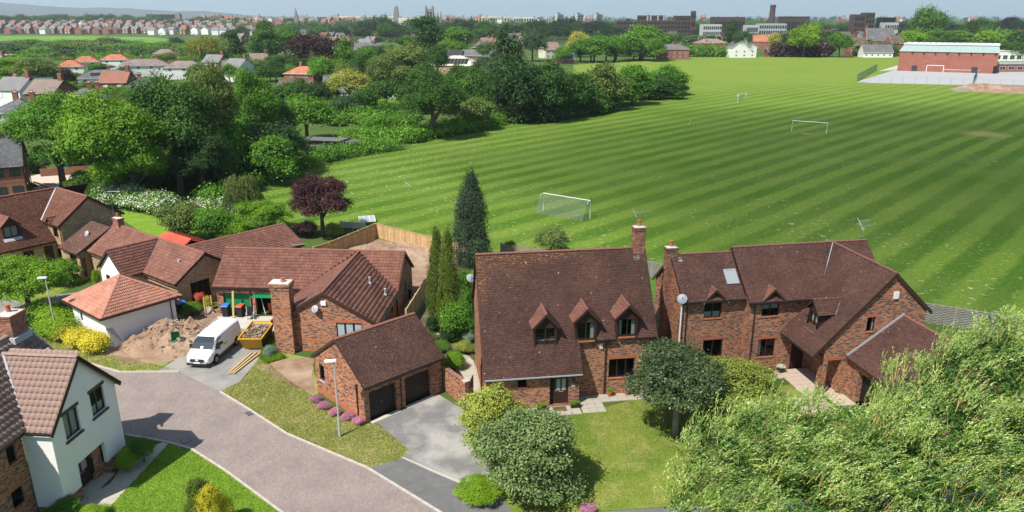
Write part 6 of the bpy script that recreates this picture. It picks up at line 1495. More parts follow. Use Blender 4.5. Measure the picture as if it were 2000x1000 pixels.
# ============================================================ houses of the suburb
def villa(name, label, cx, ye, wpx, dep, kind, roofm, wallm, rot=0, eave=5.0, rise=2.6, wins=3, wall2=None, chims=((.3, 0),), cat='house', style='slate', storeys=2, oh=.4, frame='frame_white', fascia='barge_white', solar=False, porch=False, wsize=(1.3, 1.15), D=None, bay=False):
    p = at(cx, ye, eave) if D is None else atd(cx, ye, D)
    dpt = p.y * _C + (CAM_H - eave) * _S; W = wpx * dpt / FOC
    a = R(rot); 
    if abs(rot) > 1: W = max(4.0, (W - dep * abs(math.sin(a))) / abs(math.cos(a)))
    c = Vector((p.x, p.y, 0)) + Vector((-math.sin(a), math.cos(a), 0)) * (dep / 2 if abs(rot) < 45 else 0)
    h = thing(name, label, cat, c, a)
    x0, x1, y0, y1 = -W / 2, W / 2, -dep / 2, dep / 2
    if wall2:
        MB().box(x0, x1, y0, y1, 2.6, eave + .1).build('wall', wallm, h); MB().box(x0 + .02, x1 - .02, y0 + .02, y1 - .02, 0, 2.6).build('wall', wall2, h)
    else: MB().box(x0, x1, y0, y1, 0, eave + .1).build('wall', wallm, h)
    zr = eave + rise
    if kind == 'hip': hip_roof(h, x0, x1, y0, y1, eave, zr, style, roofm, oh=oh, fascia=fascia, rm=roofm, hips=p.y < 170, seed=int(cx))
    elif kind == 'gable':
        g2 = MB().add([(x0, y0, eave), (x0, y1, eave), (x0, 0, zr - .15), (x1, y0, eave), (x1, y1, eave), (x1, 0, zr - .15)], [(0, 2, 1), (3, 4, 5)]); g2.build('gable_wall', wallm, h)
        gable_roof(h, x0, x1, y0, y1, eave, zr, style, roofm, oh=oh, vg=.25, barge=fascia, rm=roofm, seed=int(cx), gutter=False)
    elif kind == 'gablef':   # ridge runs back, gable faces the viewer
        MB().add([(x0, y0, eave), (x1, y0, eave), (0, y0, zr - .15), (x0, y1, eave), (x1, y1, eave), (0, y1, zr - .15)], [(0, 1, 2), (4, 3, 5)]).build('gable_wall', wallm, h)
        gable_roof(h, y0, y1, x0, x1, eave, zr, style, roofm, oh=oh, vg=.3, barge=fascia, rm=roofm, seed=int(cx), gutter=False, rz=R(90))
    elif kind == 'flat': MB().box(x0 - .3, x1 + .3, y0 - .3, y1 + .3, eave + .1, eave + .35).build('roof', roofm, h)
    fr = 'frame_white' if frame is None else frame
    rows = [(1.0,)] if storeys == 1 else ([(.95,), (3.5,)] if storeys == 2 else [(1 + 3 * i,) for i in range(storeys)])
    for (z,) in rows:
        for i in range(wins):
            x = x0 + W * (i + .5) / wins; ws = wsize
            f = MB().box(x - ws[0] / 2, x + ws[0] / 2, y0 - .04, y0 - .001, z, z + ws[1]).build('window', fr, h)
            for q in (0, 1): MB().box(x - ws[0] / 2 + .08 + q * ws[0] / 2 * .97, x - .05 + q * ws[0] / 2 * .97, y0 - .05, y0 - .041, z + .09, z + ws[1] - .09).build('pane', 'glass_far', f)
        sx = x1 if rot >= 0 else x0; sg = 1 if rot >= 0 else -1
        for i in range(max(1, int(dep / 4.5))):
            if abs(rot) < 8: break
            y = y0 + dep * (i + .5) / max(1, int(dep / 4.5))
            f = MB().box(min(sx, sx + .04 * sg), max(sx, sx + .04 * sg), y - .6, y + .6, z, z + 1.15).build('window', fr, h)
            MB().box(min(sx, sx + .05 * sg), max(sx, sx + .05 * sg), y - .5, y + .5, z + .1, z + 1.05).build('pane', 'glass_far', f)
    for (fx, fy) in chims: chimney(h, fx * W, fy * dep, zr - 1.4, zr + 1.3, 1.1, .7, 'brick_far', pots=2)
    if solar:
        k = rise / (dep / 2) if kind != 'hip' else rise / (min(W, dep) / 2 + oh); s = MB(); n_ = Vector((0, -k, 1)).normalized() * .12
        for i in range(4):
            for j in range(2):
                xa = -W * .28 + i * 1.3; ya = y0 + 1.1 + j * 1.0; za = eave + k * (ya - y0 + oh * (kind == 'hip'))
                Pn = [Vector((xa, ya, za)) + n_, Vector((xa + 1.2, ya, za)) + n_, Vector((xa + 1.2, ya + .9, za + k * .9)) + n_, Vector((xa, ya + .9, za + k * .9)) + n_]
                MB().add(Pn, [(0, 1, 2, 3)]).build('solar_panel', 'frame_dark', h)
    return h
villa('house', 'white house with orange hipped roof and a dark brick side, left of three orange roofs', 135, 130, 58, 9, 'hip', 'tile_orange', 'render_far', 18, wins=2, chims=((-.25, .1),))
villa('house', 'white house with orange hipped roof in the middle of three orange roofs', 167, 121, 58, 9, 'hip', 'tile_orange', 'render_far', 22, wins=2, chims=((.25, .2),))
villa('house', 'white house with orange hipped roof at the right of three orange roofs', 222, 117, 58, 9, 'hip', 'tile_orange', 'render_far', 10, wins=2, chims=((.1, .2),))
villa('house', 'pair of white houses under one wide pinkish grey hipped roof', 282, 128, 100, 10, 'hip', 'tile_pink', 'render_far', 24, wins=4, chims=((-.05, .1), (.2, .2)))
villa('house', 'pair of white houses with grey pink hipped roof left of the golden willow', 358, 132, 84, 10, 'hip', 'tile_pink', 'render_far', 14, wins=3, chims=((-.15, .1),))
villa('house', 'white house with slate hipped roof carrying solar panels', 208, 152, 112, 10, 'hip', 'tile_slate', 'render_far', 26, wins=4, chims=((.05, .1),), solar=True)
villa('house', 'white gabled house with slate roof near the left edge', 62, 172, 92, 9, 'gable', 'tile_slate', 'render_far', 30, wins=3, fascia='barge_black', chims=((-.35, 0),))
villa('house', 'red brick gabled house at the left edge above the slate villa', 8, 178, 52, 8, 'gablef', 'tile_slate', 'brick_far', 8, wins=2, chims=((.2, .1),))
villa('house', 'slate hipped villa with white and brick walls at the left edge', 24, 220, 96, 10, 'hip', 'tile_slate', 'render_far', 12, wall2='brick_far', wins=3, chims=((.2, .25), (-.2, .3)))
villa('house', 'slate hipped house with red ridge tiles half hidden by the bright trees', 165, 194, 92, 9, 'hip', 'tile_slate', 'brick_far', 24, wins=3, chims=((.1, .2), (.3, .2)))
villa('house', 'slate roofed house behind the top of the dark wood', 272, 172, 72, 9, 'hip', 'tile_slate', 'render_far', 22, wins=2, chims=((.0, .2),))
villa('house', 'small brown hipped house left of the golden willow', 320, 105, 44, 8, 'hip', 'tile_pink', 'brick_far', 10, wins=2)
villa('house', 'grey slate house with dark gable right of the golden willow', 460, 131, 60, 9, 'gable', 'tile_slate', 'brick_far', 12, wins=2, fascia='barge_black')
villa('house', 'orange hipped brick house with white framed window', 583, 144, 72, 9, 'hip', 'tile_orange', 'brick_far', -14, wins=2, chims=((-.1, 0), (.2, .3)))
villa('bungalow', 'low bungalow with one steep brown tiled roof', 568, 178, 68, 8, 'gable', 'tile_dkbrown', 'brick_far', -8, eave=2.6, rise=3.2, storeys=1, wins=2, chims=(), cat='bungalow')
villa('outbuilding', 'flat roofed white outbuilding beside the brown bungalow', 617, 180, 44, 5, 'flat', 'gutter_grey', 'render_far', 0, eave=2.6, storeys=1, wins=2, chims=(), cat='outbuilding')
villa('house', 'house with a large plain grey gabled roof behind the pale green tree', 672, 176, 84, 8, 'gable', 'tile_slate', 'render_cream', 6, eave=3.0, rise=4.5, storeys=1, wins=3, chims=((.1, 0),))
villa('bungalow', 'white bungalow with flat roofs and conservatory', 742, 172, 62, 6, 'flat', 'render_far', 'render_far', -6, eave=2.7, storeys=1, wins=4, chims=(), cat='bungalow')
villa('outbuilding', 'small white conservatory beside the white bungalow', 768, 178, 24, 4, 'gablef', 'gutter_grey', 'frame_white', -6, eave=2.4, rise=.8, storeys=1, wins=2, chims=(), cat='conservatory')
# timber framed house
TU = villa('house', 'black and white timber framed house with tall red chimneys', 735, 96, 88, 11, 'gable', 'tile_slate', 'render_far', 8, eave=6, rise=4, wins=4, fascia='barge_white', chims=((-.42, .1), (-.05, -.1), (.25, 0), (.4, .2)))
for i in range(9): MB().box(-7 + i * 1.7, -6.8 + i * 1.7, -5.58, -5.53, 2.8, 6).build('timber', 'frame_dark', TU)
for sx in (-3.2, 3.8):
    MB().add([(sx - 2, -5.6, 5.9), (sx + 2, -5.6, 5.9), (sx, -5.6, 9.0), (sx, 0, 9.0), (sx - 2, -2.5, 5.9), (sx + 2, -2.5, 5.9)], [(0, 1, 2)]).build('gable_wall', 'render_far', TU)
    gable_roof(TU, -5.9, 0, -sx - 2.2, -sx + 2.2, 5.9, 9.1, 'slate', 'tile_slate', oh=.2, vg=.1, barge='barge_white', gutter=False, ends=(1, 0), rz=R(90))
# solar nursery building
NB = villa('community_hall', 'cream roofed building with a large field of dark solar panels', 885, 128, 104, 18, 'hip', 'render_cream', 'brick_buff', -10, eave=4, rise=4.2, storeys=1, wins=5, chims=(), cat='building')
for i in range(9):
    for j in range(3):
        k = 4.2 / 9.4; xa = -9 + i * 1.75; ya = -8.0 + j * 1.7; za = 4 + k * (ya + 9.4) + .15
        MB().add([(xa, ya, za), (xa + 1.6, ya, za), (xa + 1.6, ya + 1.55, za + k * 1.55), (xa, ya + 1.55, za + k * 1.55)], [(0, 1, 2, 3)]).build('solar_panel', 'frame_dark', NB)
villa('house', 'red brick house with dark slate gabled roof behind the solar roofed hall', 930, 108, 66, 9, 'gable', 'tile_slate', 'brick_far', -14, wins=3, eave=5.5, rise=3, chims=())
villa('house', 'house with black solar tiled roof left of the slate gabled one', 886, 108, 34, 9, 'gable', 'frame_dark', 'brick_far', -14, wins=1, eave=5.5, rise=3, chims=())
villa('house', 'grey slate hipped house with two tall pots behind the brick one', 942, 93, 40, 9, 'hip', 'tile_slate', 'brick_far', 0, wins=2, eave=7, rise=3.5, chims=((-.1, 0), (.25, 0)))
villa('house', 'pale house with salmon tiled roof and cream gable on the field edge', 1080, 96, 42, 11, 'gable', 'tile_pinkgrey', 'render_cream', 24, eave=6, rise=4.5, wins=3, chims=((-.4, 0), (.4, 0)))
villa('outbuilding', 'low dark roofed barn beside the salmon roofed house', 1106, 114, 34, 9, 'gable', 'tile_slate', 'brick_far', 4, eave=3, rise=3, storeys=1, wins=2, chims=(), cat='barn')
villa('house', 'long low red brick house with slate roof and white bay windows', 1318, 96, 60, 10, 'hip', 'tile_slate', 'brick_far', 4, eave=6.5, rise=3, wins=5, chims=((-.35, 0), (0, 0), (.25, 0)))
villa('house', 'tall red brick villa with four chimneys and white porch', 1392, 84, 60, 12, 'hip', 'tile_pink', 'brick_far', 4, eave=8, rise=3, wins=4, chims=((-.42, 0), (-.2, 0), (.2, 0), (.4, 0)))
villa('house', 'white gabled house behind the pale grey green tree', 1455, 92, 52, 12, 'gablef', 'tile_slate', 'render_far', 6, eave=7, rise=6, wins=3, fascia='barge_white', chims=((-.3, .2),))
villa('house', 'red brick and tile house right of the white gabled one', 1492, 80, 44, 12, 'gable', 'tile_orange', 'brick_far', -10, eave=7, rise=5, wins=2, chims=((-.35, 0), (.2, 0)))
villa('bungalow', 'grey bungalow with small white gable beyond the purple hedge', 1595, 97, 44, 10, 'gable', 'tile_pink', 'render_far', 0, eave=4, rise=4.5, storeys=1, wins=4, chims=(), cat='bungalow')
villa('bungalow', 'low brown bungalow left of the purple hedge', 1515, 101, 28, 10, 'gable', 'tile_dkbrown', 'brick_far', 0, eave=3.5, rise=3, storeys=1, wins=2, chims=(), cat='bungalow')
villa('house', 'large brick villa with streaked grey roof and three tall chimneys', 1722, 72, 56, 14, 'gable', 'tile_slate', 'brick_far', -8, eave=11, rise=8, wins=5, chims=((-.48, 0), (0, 0), (.42, 0)), D=560)
villa('house', 'brick house with brown roof left of the large brick villa', 1678, 80, 40, 14, 'gable', 'tile_dkbrown', 'brick_far', -8, eave=8, rise=5, wins=3, chims=((-.2, 0),), D=540)
villa('bungalow', 'bungalow with plain grey roof and small white dormer beyond the field', 1716, 102, 58, 10, 'gable', 'tile_slate', 'render_far', -3, eave=3.5, rise=5, storeys=1, wins=5, chims=(), cat='bungalow')
villa('house', 'brick house with dark roof right of the large brick villa', 1757, 74, 30, 12, 'gable', 'tile_dkbrown', 'brick_far', 10, eave=9, rise=5, wins=2, chims=(), D=545)
villa('school', 'long low white school building behind the sports hall', 1935, 82, 170, 20, 'flat', 'render_far', 'render_far', 2, eave=6, storeys=1, wins=12, chims=(), cat='school building', D=480, wsize=(3, 2.6))
villa('house', 'timber gabled villa of brick and slate at the left edge above the patio', 8, 318, 92, 9, 'gable', 'tile_slate', 'brick_far', 28, eave=5.2, rise=3.4, wall2='brick_far', wins=2, fascia='barge_black', chims=((-.3, 0),), style='plain2', frame='frame_dark', D=104)
# timber shed by the field
_p = at(640, 296); SHD = thing('timber_shed', 'long timber shed with dark felt flat roof under the trees', 'shed', _p, R(-12))
MB().box(-5.2, 3.6, 0, 3.2, 0, 2.1).build('wall', 'timber_board', SHD)
for i in range(11): MB().box(-3.6, 3.55, -.05 + .0, -.002, .1 + i * .18, .25 + i * .18).build('board', 'bark_grey', SHD)
MB().box(-5.8, 3.2, -.6, 3.5, 2.15, 2.3).build('roof', 'tarmac_dark', SHD); MB().box(2.4, 6.6, .4, 3.4, 1.85, 2.0).build('roof', 'tarmac_dark', SHD); MB().box(-4.6, -4.0, -.03, 0, .1, 1.9).build('door', 'leaf_gold', SHD)
MB().box(6.2, 6.3, .6, .7, 0, 1.85).box(2.6, 6.3, 3.1, 3.2, 0, 1.8).build('post', 'bark_grey', SHD)
MB().box(6.4, 6.5, .5, .6, 0, 1.85).build('post', 'bark_grey', SHD)
# ============================================================ sports hall
p0, p1 = at(1752, 138), at(1944, 144); d_ = p1 - p0; Wh = d_.length
SPH = thing('sports_hall', 'large windowless red brick sports hall with glazed clerestory band', 'sports hall', p0, math.atan2(d_.y, d_.x))
MB().box(0, Wh, 0, 26, 0, 9.6).build('wall', 'brick_hall', SPH)
mat('clerestory', (.30, .40, .38), .25, .5)
q = MB(); q.add([(-.4, -.4, 9.6), (Wh + .4, -.4, 9.6), (Wh + .4, 26.4, 9.6), (-.4, 26.4, 9.6), (1.5, .6, 13.0), (Wh - .5, .6, 13.0), (Wh - .5, 25, 13.0), (1.5, 25, 13.0)], [(0, 1, 5, 4), (1, 2, 6, 5), (2, 3, 7, 6), (3, 0, 4, 7), (4, 5, 6, 7)]); q.build('clerestory', 'clerestory', SPH)
MB().box(1.2, Wh - .2, .2, 25.2, 13.02, 13.5).build('roof_edge', 'render_far', SPH)
for i in range(16): MB().box(1.5 + i * Wh / 16, 2.6 + i * Wh / 16, 1.0, 3.2, 13.52, 13.9).build('rooflight', 'dish_grey', SPH)
for i in range(9): MB().beam((Wh * i / 9 + 2.8, -.42, 9.68), (Wh * i / 9 + 2.8, .6, 13.08), .25, .12).build('glazing_bar', 'gutter_grey', SPH)
for i in range(8): MB().box(5.5 + i * 5.1, 6.1 + i * 5.1, -.5, -.001, 8.7, 9.4).build('wall_light', 'frame_dark', SPH)
for x in (6.4, Wh * .76): MB().box(x, x + 2.6, -.06, -.001, 0, 2.8).build('door', 'glass_far', SPH)
MB().box(Wh * .97, Wh * .97 + 1.5, -.06, -.001, 0, 3.6).build('door', 'door_black', SPH)
for (a, b, c_, e) in ((13, 13.25, 0, 3.2), (20.4, 20.65, 0, 3.2), (13, 20.65, 3.0, 3.25), (20.4, 36, 1.2, 1.35)): MB().box(a, b, -.04, -.001, c_, e).build('painted_goal_line', 'white_paint', SPH)
AN = villa('school', 'low brick and flat roofed school block right of the sports hall', 1985, 126, 110, 14, 'flat', 'gutter_grey', 'brick_hall', 4, eave=3.6, storeys=1, wins=6, chims=(), cat='school building', wsize=(3, 1.8))
# ============================================================ court fences
m_, t_, b_ = mat('fence_green', (.02, .16, .09), .5, .3)
m_, t_, b_ = mat('mesh_net', (.28, .30, .27), .8)
tp = t_.nodes.new('ShaderNodeBsdfTransparent'); mx = t_.nodes.new('ShaderNodeMixShader')
vn = t_.nodes.new('ShaderNodeTexBrick'); vn.offset = 0; lk(t_, coord(t_, 'UV'), vn.inputs['Vector']); vn.inputs['Scale'].default_value = 1
vn.inputs['Brick Width'].default_value = .12; vn.inputs['Row Height'].default_value = .12; vn.inputs['Mortar Size'].default_value = .006; vn.inputs['Mortar Smooth'].default_value = 0
lk(t_, vn.outputs['Fac'], mx.inputs[0]); lk(t_, tp.outputs[0], mx.inputs[1]); lk(t_, b_.outputs[0], mx.inputs[2]); lk(t_, mx.outputs[0], t_.nodes['Material Output'].inputs[0])
def mesh_fence(name, label, A, B, h, step, m, rails=0, net=None):
    d = B - A; L = d.length; f = thing(name, label, 'fence', A, math.atan2(d.y, d.x)); n = max(1, round(L / step))
    pm = MB().box(-.05, .05, -.05, .05, 0, h).mesh('post', m)
    for i in range(n + 1): link('post', pm, f, (L * i / n, 0, 0))
    for i in range(rails): MB().beam((0, 0, h * (i + 1) / rails - .03), (L, 0, h * (i + 1) / rails - .03), .04, .04).build('rail', m, f)
    if net: MB().quad((0, 0, .02), (L, 0, .02), (L, 0, h), (0, 0, h)).build('mesh', net, f)
    return f
m_, t_, b_ = mat('green_bars', (.015, .14, .09), .5, .3)
tp = t_.nodes.new('ShaderNodeBsdfTransparent'); mx = t_.nodes.new('ShaderNodeMixShader'); mx.inputs[0].default_value = .55
lk(t_, tp.outputs[0], mx.inputs[1]); lk(t_, b_.outputs[0], mx.inputs[2]); lk(t_, mx.outputs[0], t_.nodes['Material Output'].inputs[0])
mesh_fence('court_fence', 'tall green mesh fence at the left end of the hard court', at(1673, 160), at(1712, 137), 3.2, 4, 'fence_green', 2, 'green_bars')
mesh_fence('court_fence', 'low grey post fence along the front of the hard court', at(1673, 160), at(1905, 166), 2.4, 4.5, 'metal_grey', 1)
mesh_fence('court_fence', 'green mesh fence across the right part of the hard court', at(1900, 164), at(1908, 148), 3.2, 4, 'fence_green', 2, 'green_bars')
mesh_fence('court_fence', 'grey post fence at the right end of the hard court', at(1905, 166), at(2080, 172), 2.4, 4.5, 'metal_grey', 1)
# ============================================================ terraces and town
def lowhouse(name, label, cat, p, W, dep, eave, rise, roofm, wallm, rot, group=None, kind='gable', wins=2, chim=True, rows=2):
    h = thing(name, label, cat, p, R(rot), group); x0, x1, y0, y1 = -W / 2, W / 2, -dep / 2, dep / 2
    b = MB().box(x0, x1, y0, y1, 0, eave)
    b.add([(x0, y0, eave), (x0, y1, eave), (x0, 0, eave + rise), (x1, y0, eave), (x1, y1, eave), (x1, 0, eave + rise)], [(0, 2, 1), (3, 4, 5)]) if kind == 'gable' else None
    b.build('wall', wallm, h); e = .3
    if kind == 'gable': MB().add([(x0 - e, y0 - e, eave - .1), (x1 + e, y0 - e, eave - .1), (x1 + e, 0, eave + rise + .1), (x0 - e, 0, eave + rise + .1), (x0 - e, y1 + e, eave - .1), (x1 + e, y1 + e, eave - .1)], [(0, 1, 2, 3), (3, 2, 5, 4)]).build('roof', roofm, h)
    else: MB().box(x0 - e, x1 + e, y0 - e, y1 + e, eave, eave + .4).build('roof', roofm, h)
    for r in range(rows):
        for i in range(wins):
            x = x0 + W * (i + .5) / wins; z = .9 + r * (eave - .3) / rows
            MB().box(x - .55, x + .55, y0 - .06, y0 - .001, z, z + 1.3).build('window', 'frame_white', h)
    if chim: MB().box(x1 - .9, x1, -.5, .5, eave + rise - .8, eave + rise + 1.6).build('chimney', 'brick_far', h)
    return h
PR = [lowhouse('terraced_house', 'brick terraced house with grey slate roof in the rows below the far trees', 'house', (0, 0, 0), 6.5, 9, 5.4, 2.6, 'tile_slate_f', 'brick_far', 0, 'terraced houses left of the city') if False else None]
for nm, c1, c2 in (('tile_slate_f', (.17, .165, .17), (.22, .21, .21)), ('tile_red_f', (.30, .14, .10), (.24, .11, .08)), ('tile_brown_f', (.19, .15, .13), (.24, .18, .15))): speck(nm, c1, c2, .4, .9)
rs = random.Random(44)
protos = []
for i, (rm, wm) in enumerate((('tile_slate_f', 'brick_far'), ('tile_slate_f', 'render_far'), ('tile_brown_f', 'brick_far'), ('tile_red_f', 'brick_far'))):
    protos.append(lowhouse('terraced_house', ['brick terraced house with slate roof in the rows beyond the meadow', 'white terraced house with slate roof in the rows beyond the meadow', 'brick terraced house with brown roof in the rows beyond the meadow', 'brick terraced house with red roof in the rows beyond the meadow'][i], 'house', at(60 + 30 * i, 64), 7, 9, 5.2, 2.8, rm, wm, -4, 'terraced houses beyond the meadow'))
first = [True] * 4; NEWN = [None]
def put(i, p, rz, s=1.0, gp=None, lb=None):
    o = protos[i]
    if first[i]: first[i] = False
    else: o = copy_tree(o)
    if NEWN[0]: o.name = NEWN[0]; o['category'] = 'building'
    o.location = p; o.rotation_euler.z = rz; o.scale = (s, s, s)
    if gp: o['group'] = gp; o['label'] = lb
for (xa, xb, y, sp, wts) in ((-15, 300, 66, 14, (5, 1, 2, 1)), (300, 520, 68, 15, (1, 4, 2, 1)), (-15, 500, 62, 15, (6, 1, 3, 2)), (-15, 560, 58, 15, (5, 2, 3, 2)), (-15, 600, 54, 16, (3, 1, 3, 4)), (-15, 640, 50.5, 17, (3, 2, 3, 3)), (200, 700, 47.5, 18, (3, 1, 4, 4)), (380, 760, 45, 17, (2, 3, 3, 4))):
    x = xa
    while x < xb:
        i = rs.choices(range(4), wts)[0]; p = atg(x, y + rs.uniform(-.8, .8))
        put(i, p, R(rs.choice((-6, -4, 75, 0))), 1.5)
        x += sp * rs.uniform(1.05, 1.6)
gpn = 'houses scattered through the wooded suburb'
for k in range(60):
    x = rs.uniform(430, 1300) if k < 36 else rs.uniform(430, 1040); y = rs.uniform(62, 80) if k < 36 else rs.uniform(80, 104); i = rs.randrange(4)
    put(i, atg(x, y), R(rs.uniform(-40, 40)), 1.3, gpn, ['brick house with slate roof scattered among the suburb trees', 'white house with slate roof scattered among the suburb trees', 'brick house with brown roof scattered among the suburb trees', 'brick house with red roof scattered among the suburb trees'][i])
gpn = 'houses half hidden among the left garden trees'
for k, (x, y) in enumerate(((2, 148), (46, 214), (108, 222), (236, 196), (425, 146), (470, 158), (508, 142), (640, 132))):
    i = (0, 1, 2, 3)[k % 4]
    put(i, at(x, y), R(rs.uniform(-30, 30)), 1.15, gpn, ORD[k] + ' from the left of the small houses half hidden in the left gardens')
gpn = 'houses behind the far side of the field'
for k in range(30):
    x = rs.uniform(1290, 2040); y = rs.uniform(70, 84); i = rs.choice((0, 2, 3, 1))
    put(i, atg(x, y), R(rs.uniform(-40, 40)), 1.4, gpn, ['brick house with slate roof in the town behind the far side of the field', 'white house with slate roof in the town behind the far side of the field', 'brick house with brown roof in the town behind the far side of the field', 'brick house with red roof in the town behind the far side of the field'][i])
gpn = 'buildings of the city on the skyline'
for k in range(64):
    x = rs.choice((rs.uniform(380, 740), rs.uniform(560, 1000), rs.uniform(900, 1900))); y = rs.uniform(40.5, 46); i = rs.choice((0, 2, 3, 1, 1))
    NEWN[0] = 'city_building'; put(i, atg(x, y), R(rs.uniform(-30, 30)), rs.uniform(1.2, 2.0), gpn, ['brick and slate building of the distant city skyline', 'pale rendered building of the distant city skyline', 'brick and brown tile building of the distant city skyline', 'brick and red tile building of the distant city skyline'][i])
def block(name, label, x0, x1, yt, D, dep, m, cat, rows=0, cols=0, wm='glass_far', roof=None, yb=None, strip=None, rot=0):
    """tall building between photo columns x0..x1, top at row yt, at distance D"""
    a, b = atd(x0, yt, D), atd(x1, yt, D); W = b.x - a.x; H_ = a.z
    h = thing(name, label, cat, ((a.x + b.x) / 2, D + dep / 2, 0), R(rot)); MB().box(-W / 2, W / 2, -dep / 2, dep / 2, 0, H_).build('wall', m, h)
    if rows:
        for r in range(rows):
            for c in range(cols):
                x = -W / 2 + W * (c + .5) / cols; z = H_ * (.12 + .84 * (r + .5) / rows); sw, sh = W / cols * .3, H_ * .84 / rows * .28
                MB().box(x - sw, x + sw, -dep / 2 - .25, -dep / 2 - .01, z - sh, z + sh).build('window', wm, h)
    if strip:
        for fx in strip: MB().box(-W / 2 + W * fx[0], -W / 2 + W * fx[1], -dep / 2 - .5, -dep / 2 - .3, H_ * .1, H_ - .3).build('stair_panel', 'render_far', h)
    if roof: MB().box(-W / 2 - .6, W / 2 + .6, -dep / 2 - .6, dep / 2 + .6, H_, H_ + 1.2).build('roof', roof, h)
    return h, W, H_
speck('stone_red', (.20, .12, .10), (.15, .10, .085), .3, .9); speck('stone_grey', (.26, .24, .22), (.20, .19, .18), .3, .9)
h, W, H_ = block('cathedral', 'square cathedral tower with four corner turrets on the skyline', 831.5, 844.5, 17, 1750, 16, 'stone_grey', 'cathedral', 2, 2, 'frame_dark')
for sx in (-1, 1):
    for sy in (-1, 1): MB().box(sx * W / 2 - 1.6, sx * W / 2 + 1.6, sy * 8 - 1.6, sy * 8 + 1.6, 0, H_ + 5).lathe([(2, H_ + 5), (.1, H_ + 7)], (sx * W / 2, sy * 8, 0), 4).build('turret', 'stone_grey', h)
MB().box(-45, 40, 10, 26, 0, 16).add([(-45, 9, 16), (40, 9, 16), (40, 27, 16), (-45, 27, 16), (-45, 18, 24), (40, 18, 24)], [(0, 1, 5, 4), (3, 4, 5, 2), (0, 4, 3), (1, 2, 5)]).build('nave', 'stone_red', h)
def spire(name, label, x, yb, yt, D, w_, m='stone_grey', tower=True):
    b, t = atd(x, yb, D), atd(x, yt, D); h = thing(name, label, 'church', (b.x, D, 0))
    if tower: MB().box(-w_ / 2, w_ / 2, -w_ / 2, w_ / 2, 0, b.z).build('tower', m, h)
    MB().lathe([(w_ * .55, b.z), (w_ * .28, b.z + (t.z - b.z) * .5), (.15, t.z)], (0, 0, 0), 8).build('spire', m, h)
    MB().box(-w_ * 2.5, -w_ / 2, -w_ / 2, w_ / 2, 0, b.z * .5).build('nave', 'stone_red', h)
spire('church', 'church with slender grey stone spire on the left skyline', 578, 31, 14, 1500, 7)
spire('church', 'tiny twin church spire, the left one, right of the cathedral tower', 855, 30, 21, 1800, 3.5)
spire('church', 'tiny twin church spire, the right one, right of the cathedral tower', 861, 30, 20, 1830, 3.5)
spire('church', 'thin dark spire rising left of the tallest dark tree', 1786, 38, 21, 1300, 5)
t_, b2 = atd(774, 30, 1650), atd(774, 10, 1650)
TH = thing('town_hall', 'pale stone clock tower with domed cupola on the skyline', 'tower', (t_.x, 1650, 0))
MB().box(-5, 5, -5, 5, 0, t_.z + 8).box(-4, 4, -4, 4, t_.z + 8, t_.z + 15).build('tower', 'stone_grey', TH); MB().lathe([(4.2, t_.z + 15), (4, t_.z + 17), (2, t_.z + 19), (.8, t_.z + 21), (.2, b2.z)], (0, 0, 0), 8).build('cupola', 'stone_grey', TH); MB().box(-30, -5, -6, 6, 0, t_.z - 2).box(5, 45, -6, 6, 0, t_.z - 5).build('wing', 'render_cream', TH)
for i, (x, lb) in enumerate(((1092, 'leftmost of three pale tower blocks on the skyline'), (1131, 'middle one of three pale tower blocks on the skyline'), (1168, 'rightmost of three pale tower blocks on the skyline'))):
    h, W, H_ = block('tower_block', lb, x - 8.5, x + 8.5, 27.5, 1500, 16, 'stone_grey', 'tower block', 6, 4, 'frame_dark'); MB().box(-3, 3, -3, 3, H_, H_ + 3).build('plant_room', 'stone_grey', h); MB().box(-W / 2, -W / 6, -8.6, -8.1, 2, H_).build('balcony_stack', 'render_far', h)
block('apartment_block', 'brick slab block with two pale stair strips left of the brick complex', 1248, 1299, 30, 1050, 14, 'stone_red', 'apartment block', 6, 14, 'frame_dark', strip=((.3, .36), (.42, .48), (.7, .76), (.93, .98)))
block('hospital', 'wide dark red brick building complex in front of the brick slab block', 1205, 1350, 40, 1000, 20, 'stone_red', 'hospital', 4, 22, 'frame_dark')
block('hospital', 'dark red brick building with pale roof plant beside the square brick tower', 1322, 1353, 31, 1020, 20, 'stone_red', 'hospital', 5, 6, 'frame_dark', roof='render_far')
block('brick_tower', 'square dark brick water tower beside the brick complex', 1351.5, 1360, 21.5, 980, 6, 'stone_red', 'tower', 3, 2, 'frame_dark')
block('hall', 'long dark hall with curved roof right of the square brick tower', 1396, 1456, 33, 1100, 25, 'stone_red', 'hall', 1, 10, 'frame_dark')
block('office_block', 'white framed office block with dark windows under the dark hall', 1374, 1410, 47.5, 830, 16, 'render_far', 'office', 3, 9, 'frame_dark')
block('office_block', 'small white office right of the wood behind the dark hall', 1459, 1481, 49, 840, 14, 'render_far', 'office', 2, 10, 'frame_dark')
block('hotel', 'white hotel like row with many windows left of the tall brick chimney', 1484, 1537, 46, 880, 14, 'render_far', 'hotel', 3, 12, 'frame_dark')
block('warehouse', 'large dark brick warehouse right of the tall brick chimney', 1534, 1582, 33.5, 1150, 30, 'stone_red', 'warehouse', 1, 8, 'frame_dark', roof='stone_grey')
block('brick_hotel', 'stepped red brown brick block on the skyline right of the warehouse', 1671, 1700, 28, 1150, 20, 'stone_red', 'building', 3, 6, 'frame_dark')
block('brick_hotel', 'taller end of the stepped red brown brick block on the skyline', 1693, 1710, 24.5, 1145, 20, 'stone_red', 'building', 4, 3, 'frame_dark')
block('office_block', 'low dark office slab beside the stepped brick block', 1726, 1750, 34, 1100, 20, 'frame_dark', 'office')
block('office_block', 'white low office right of the large brick villa', 1730, 1756, 44, 900, 14, 'render_far', 'office', 2, 6, 'frame_dark')
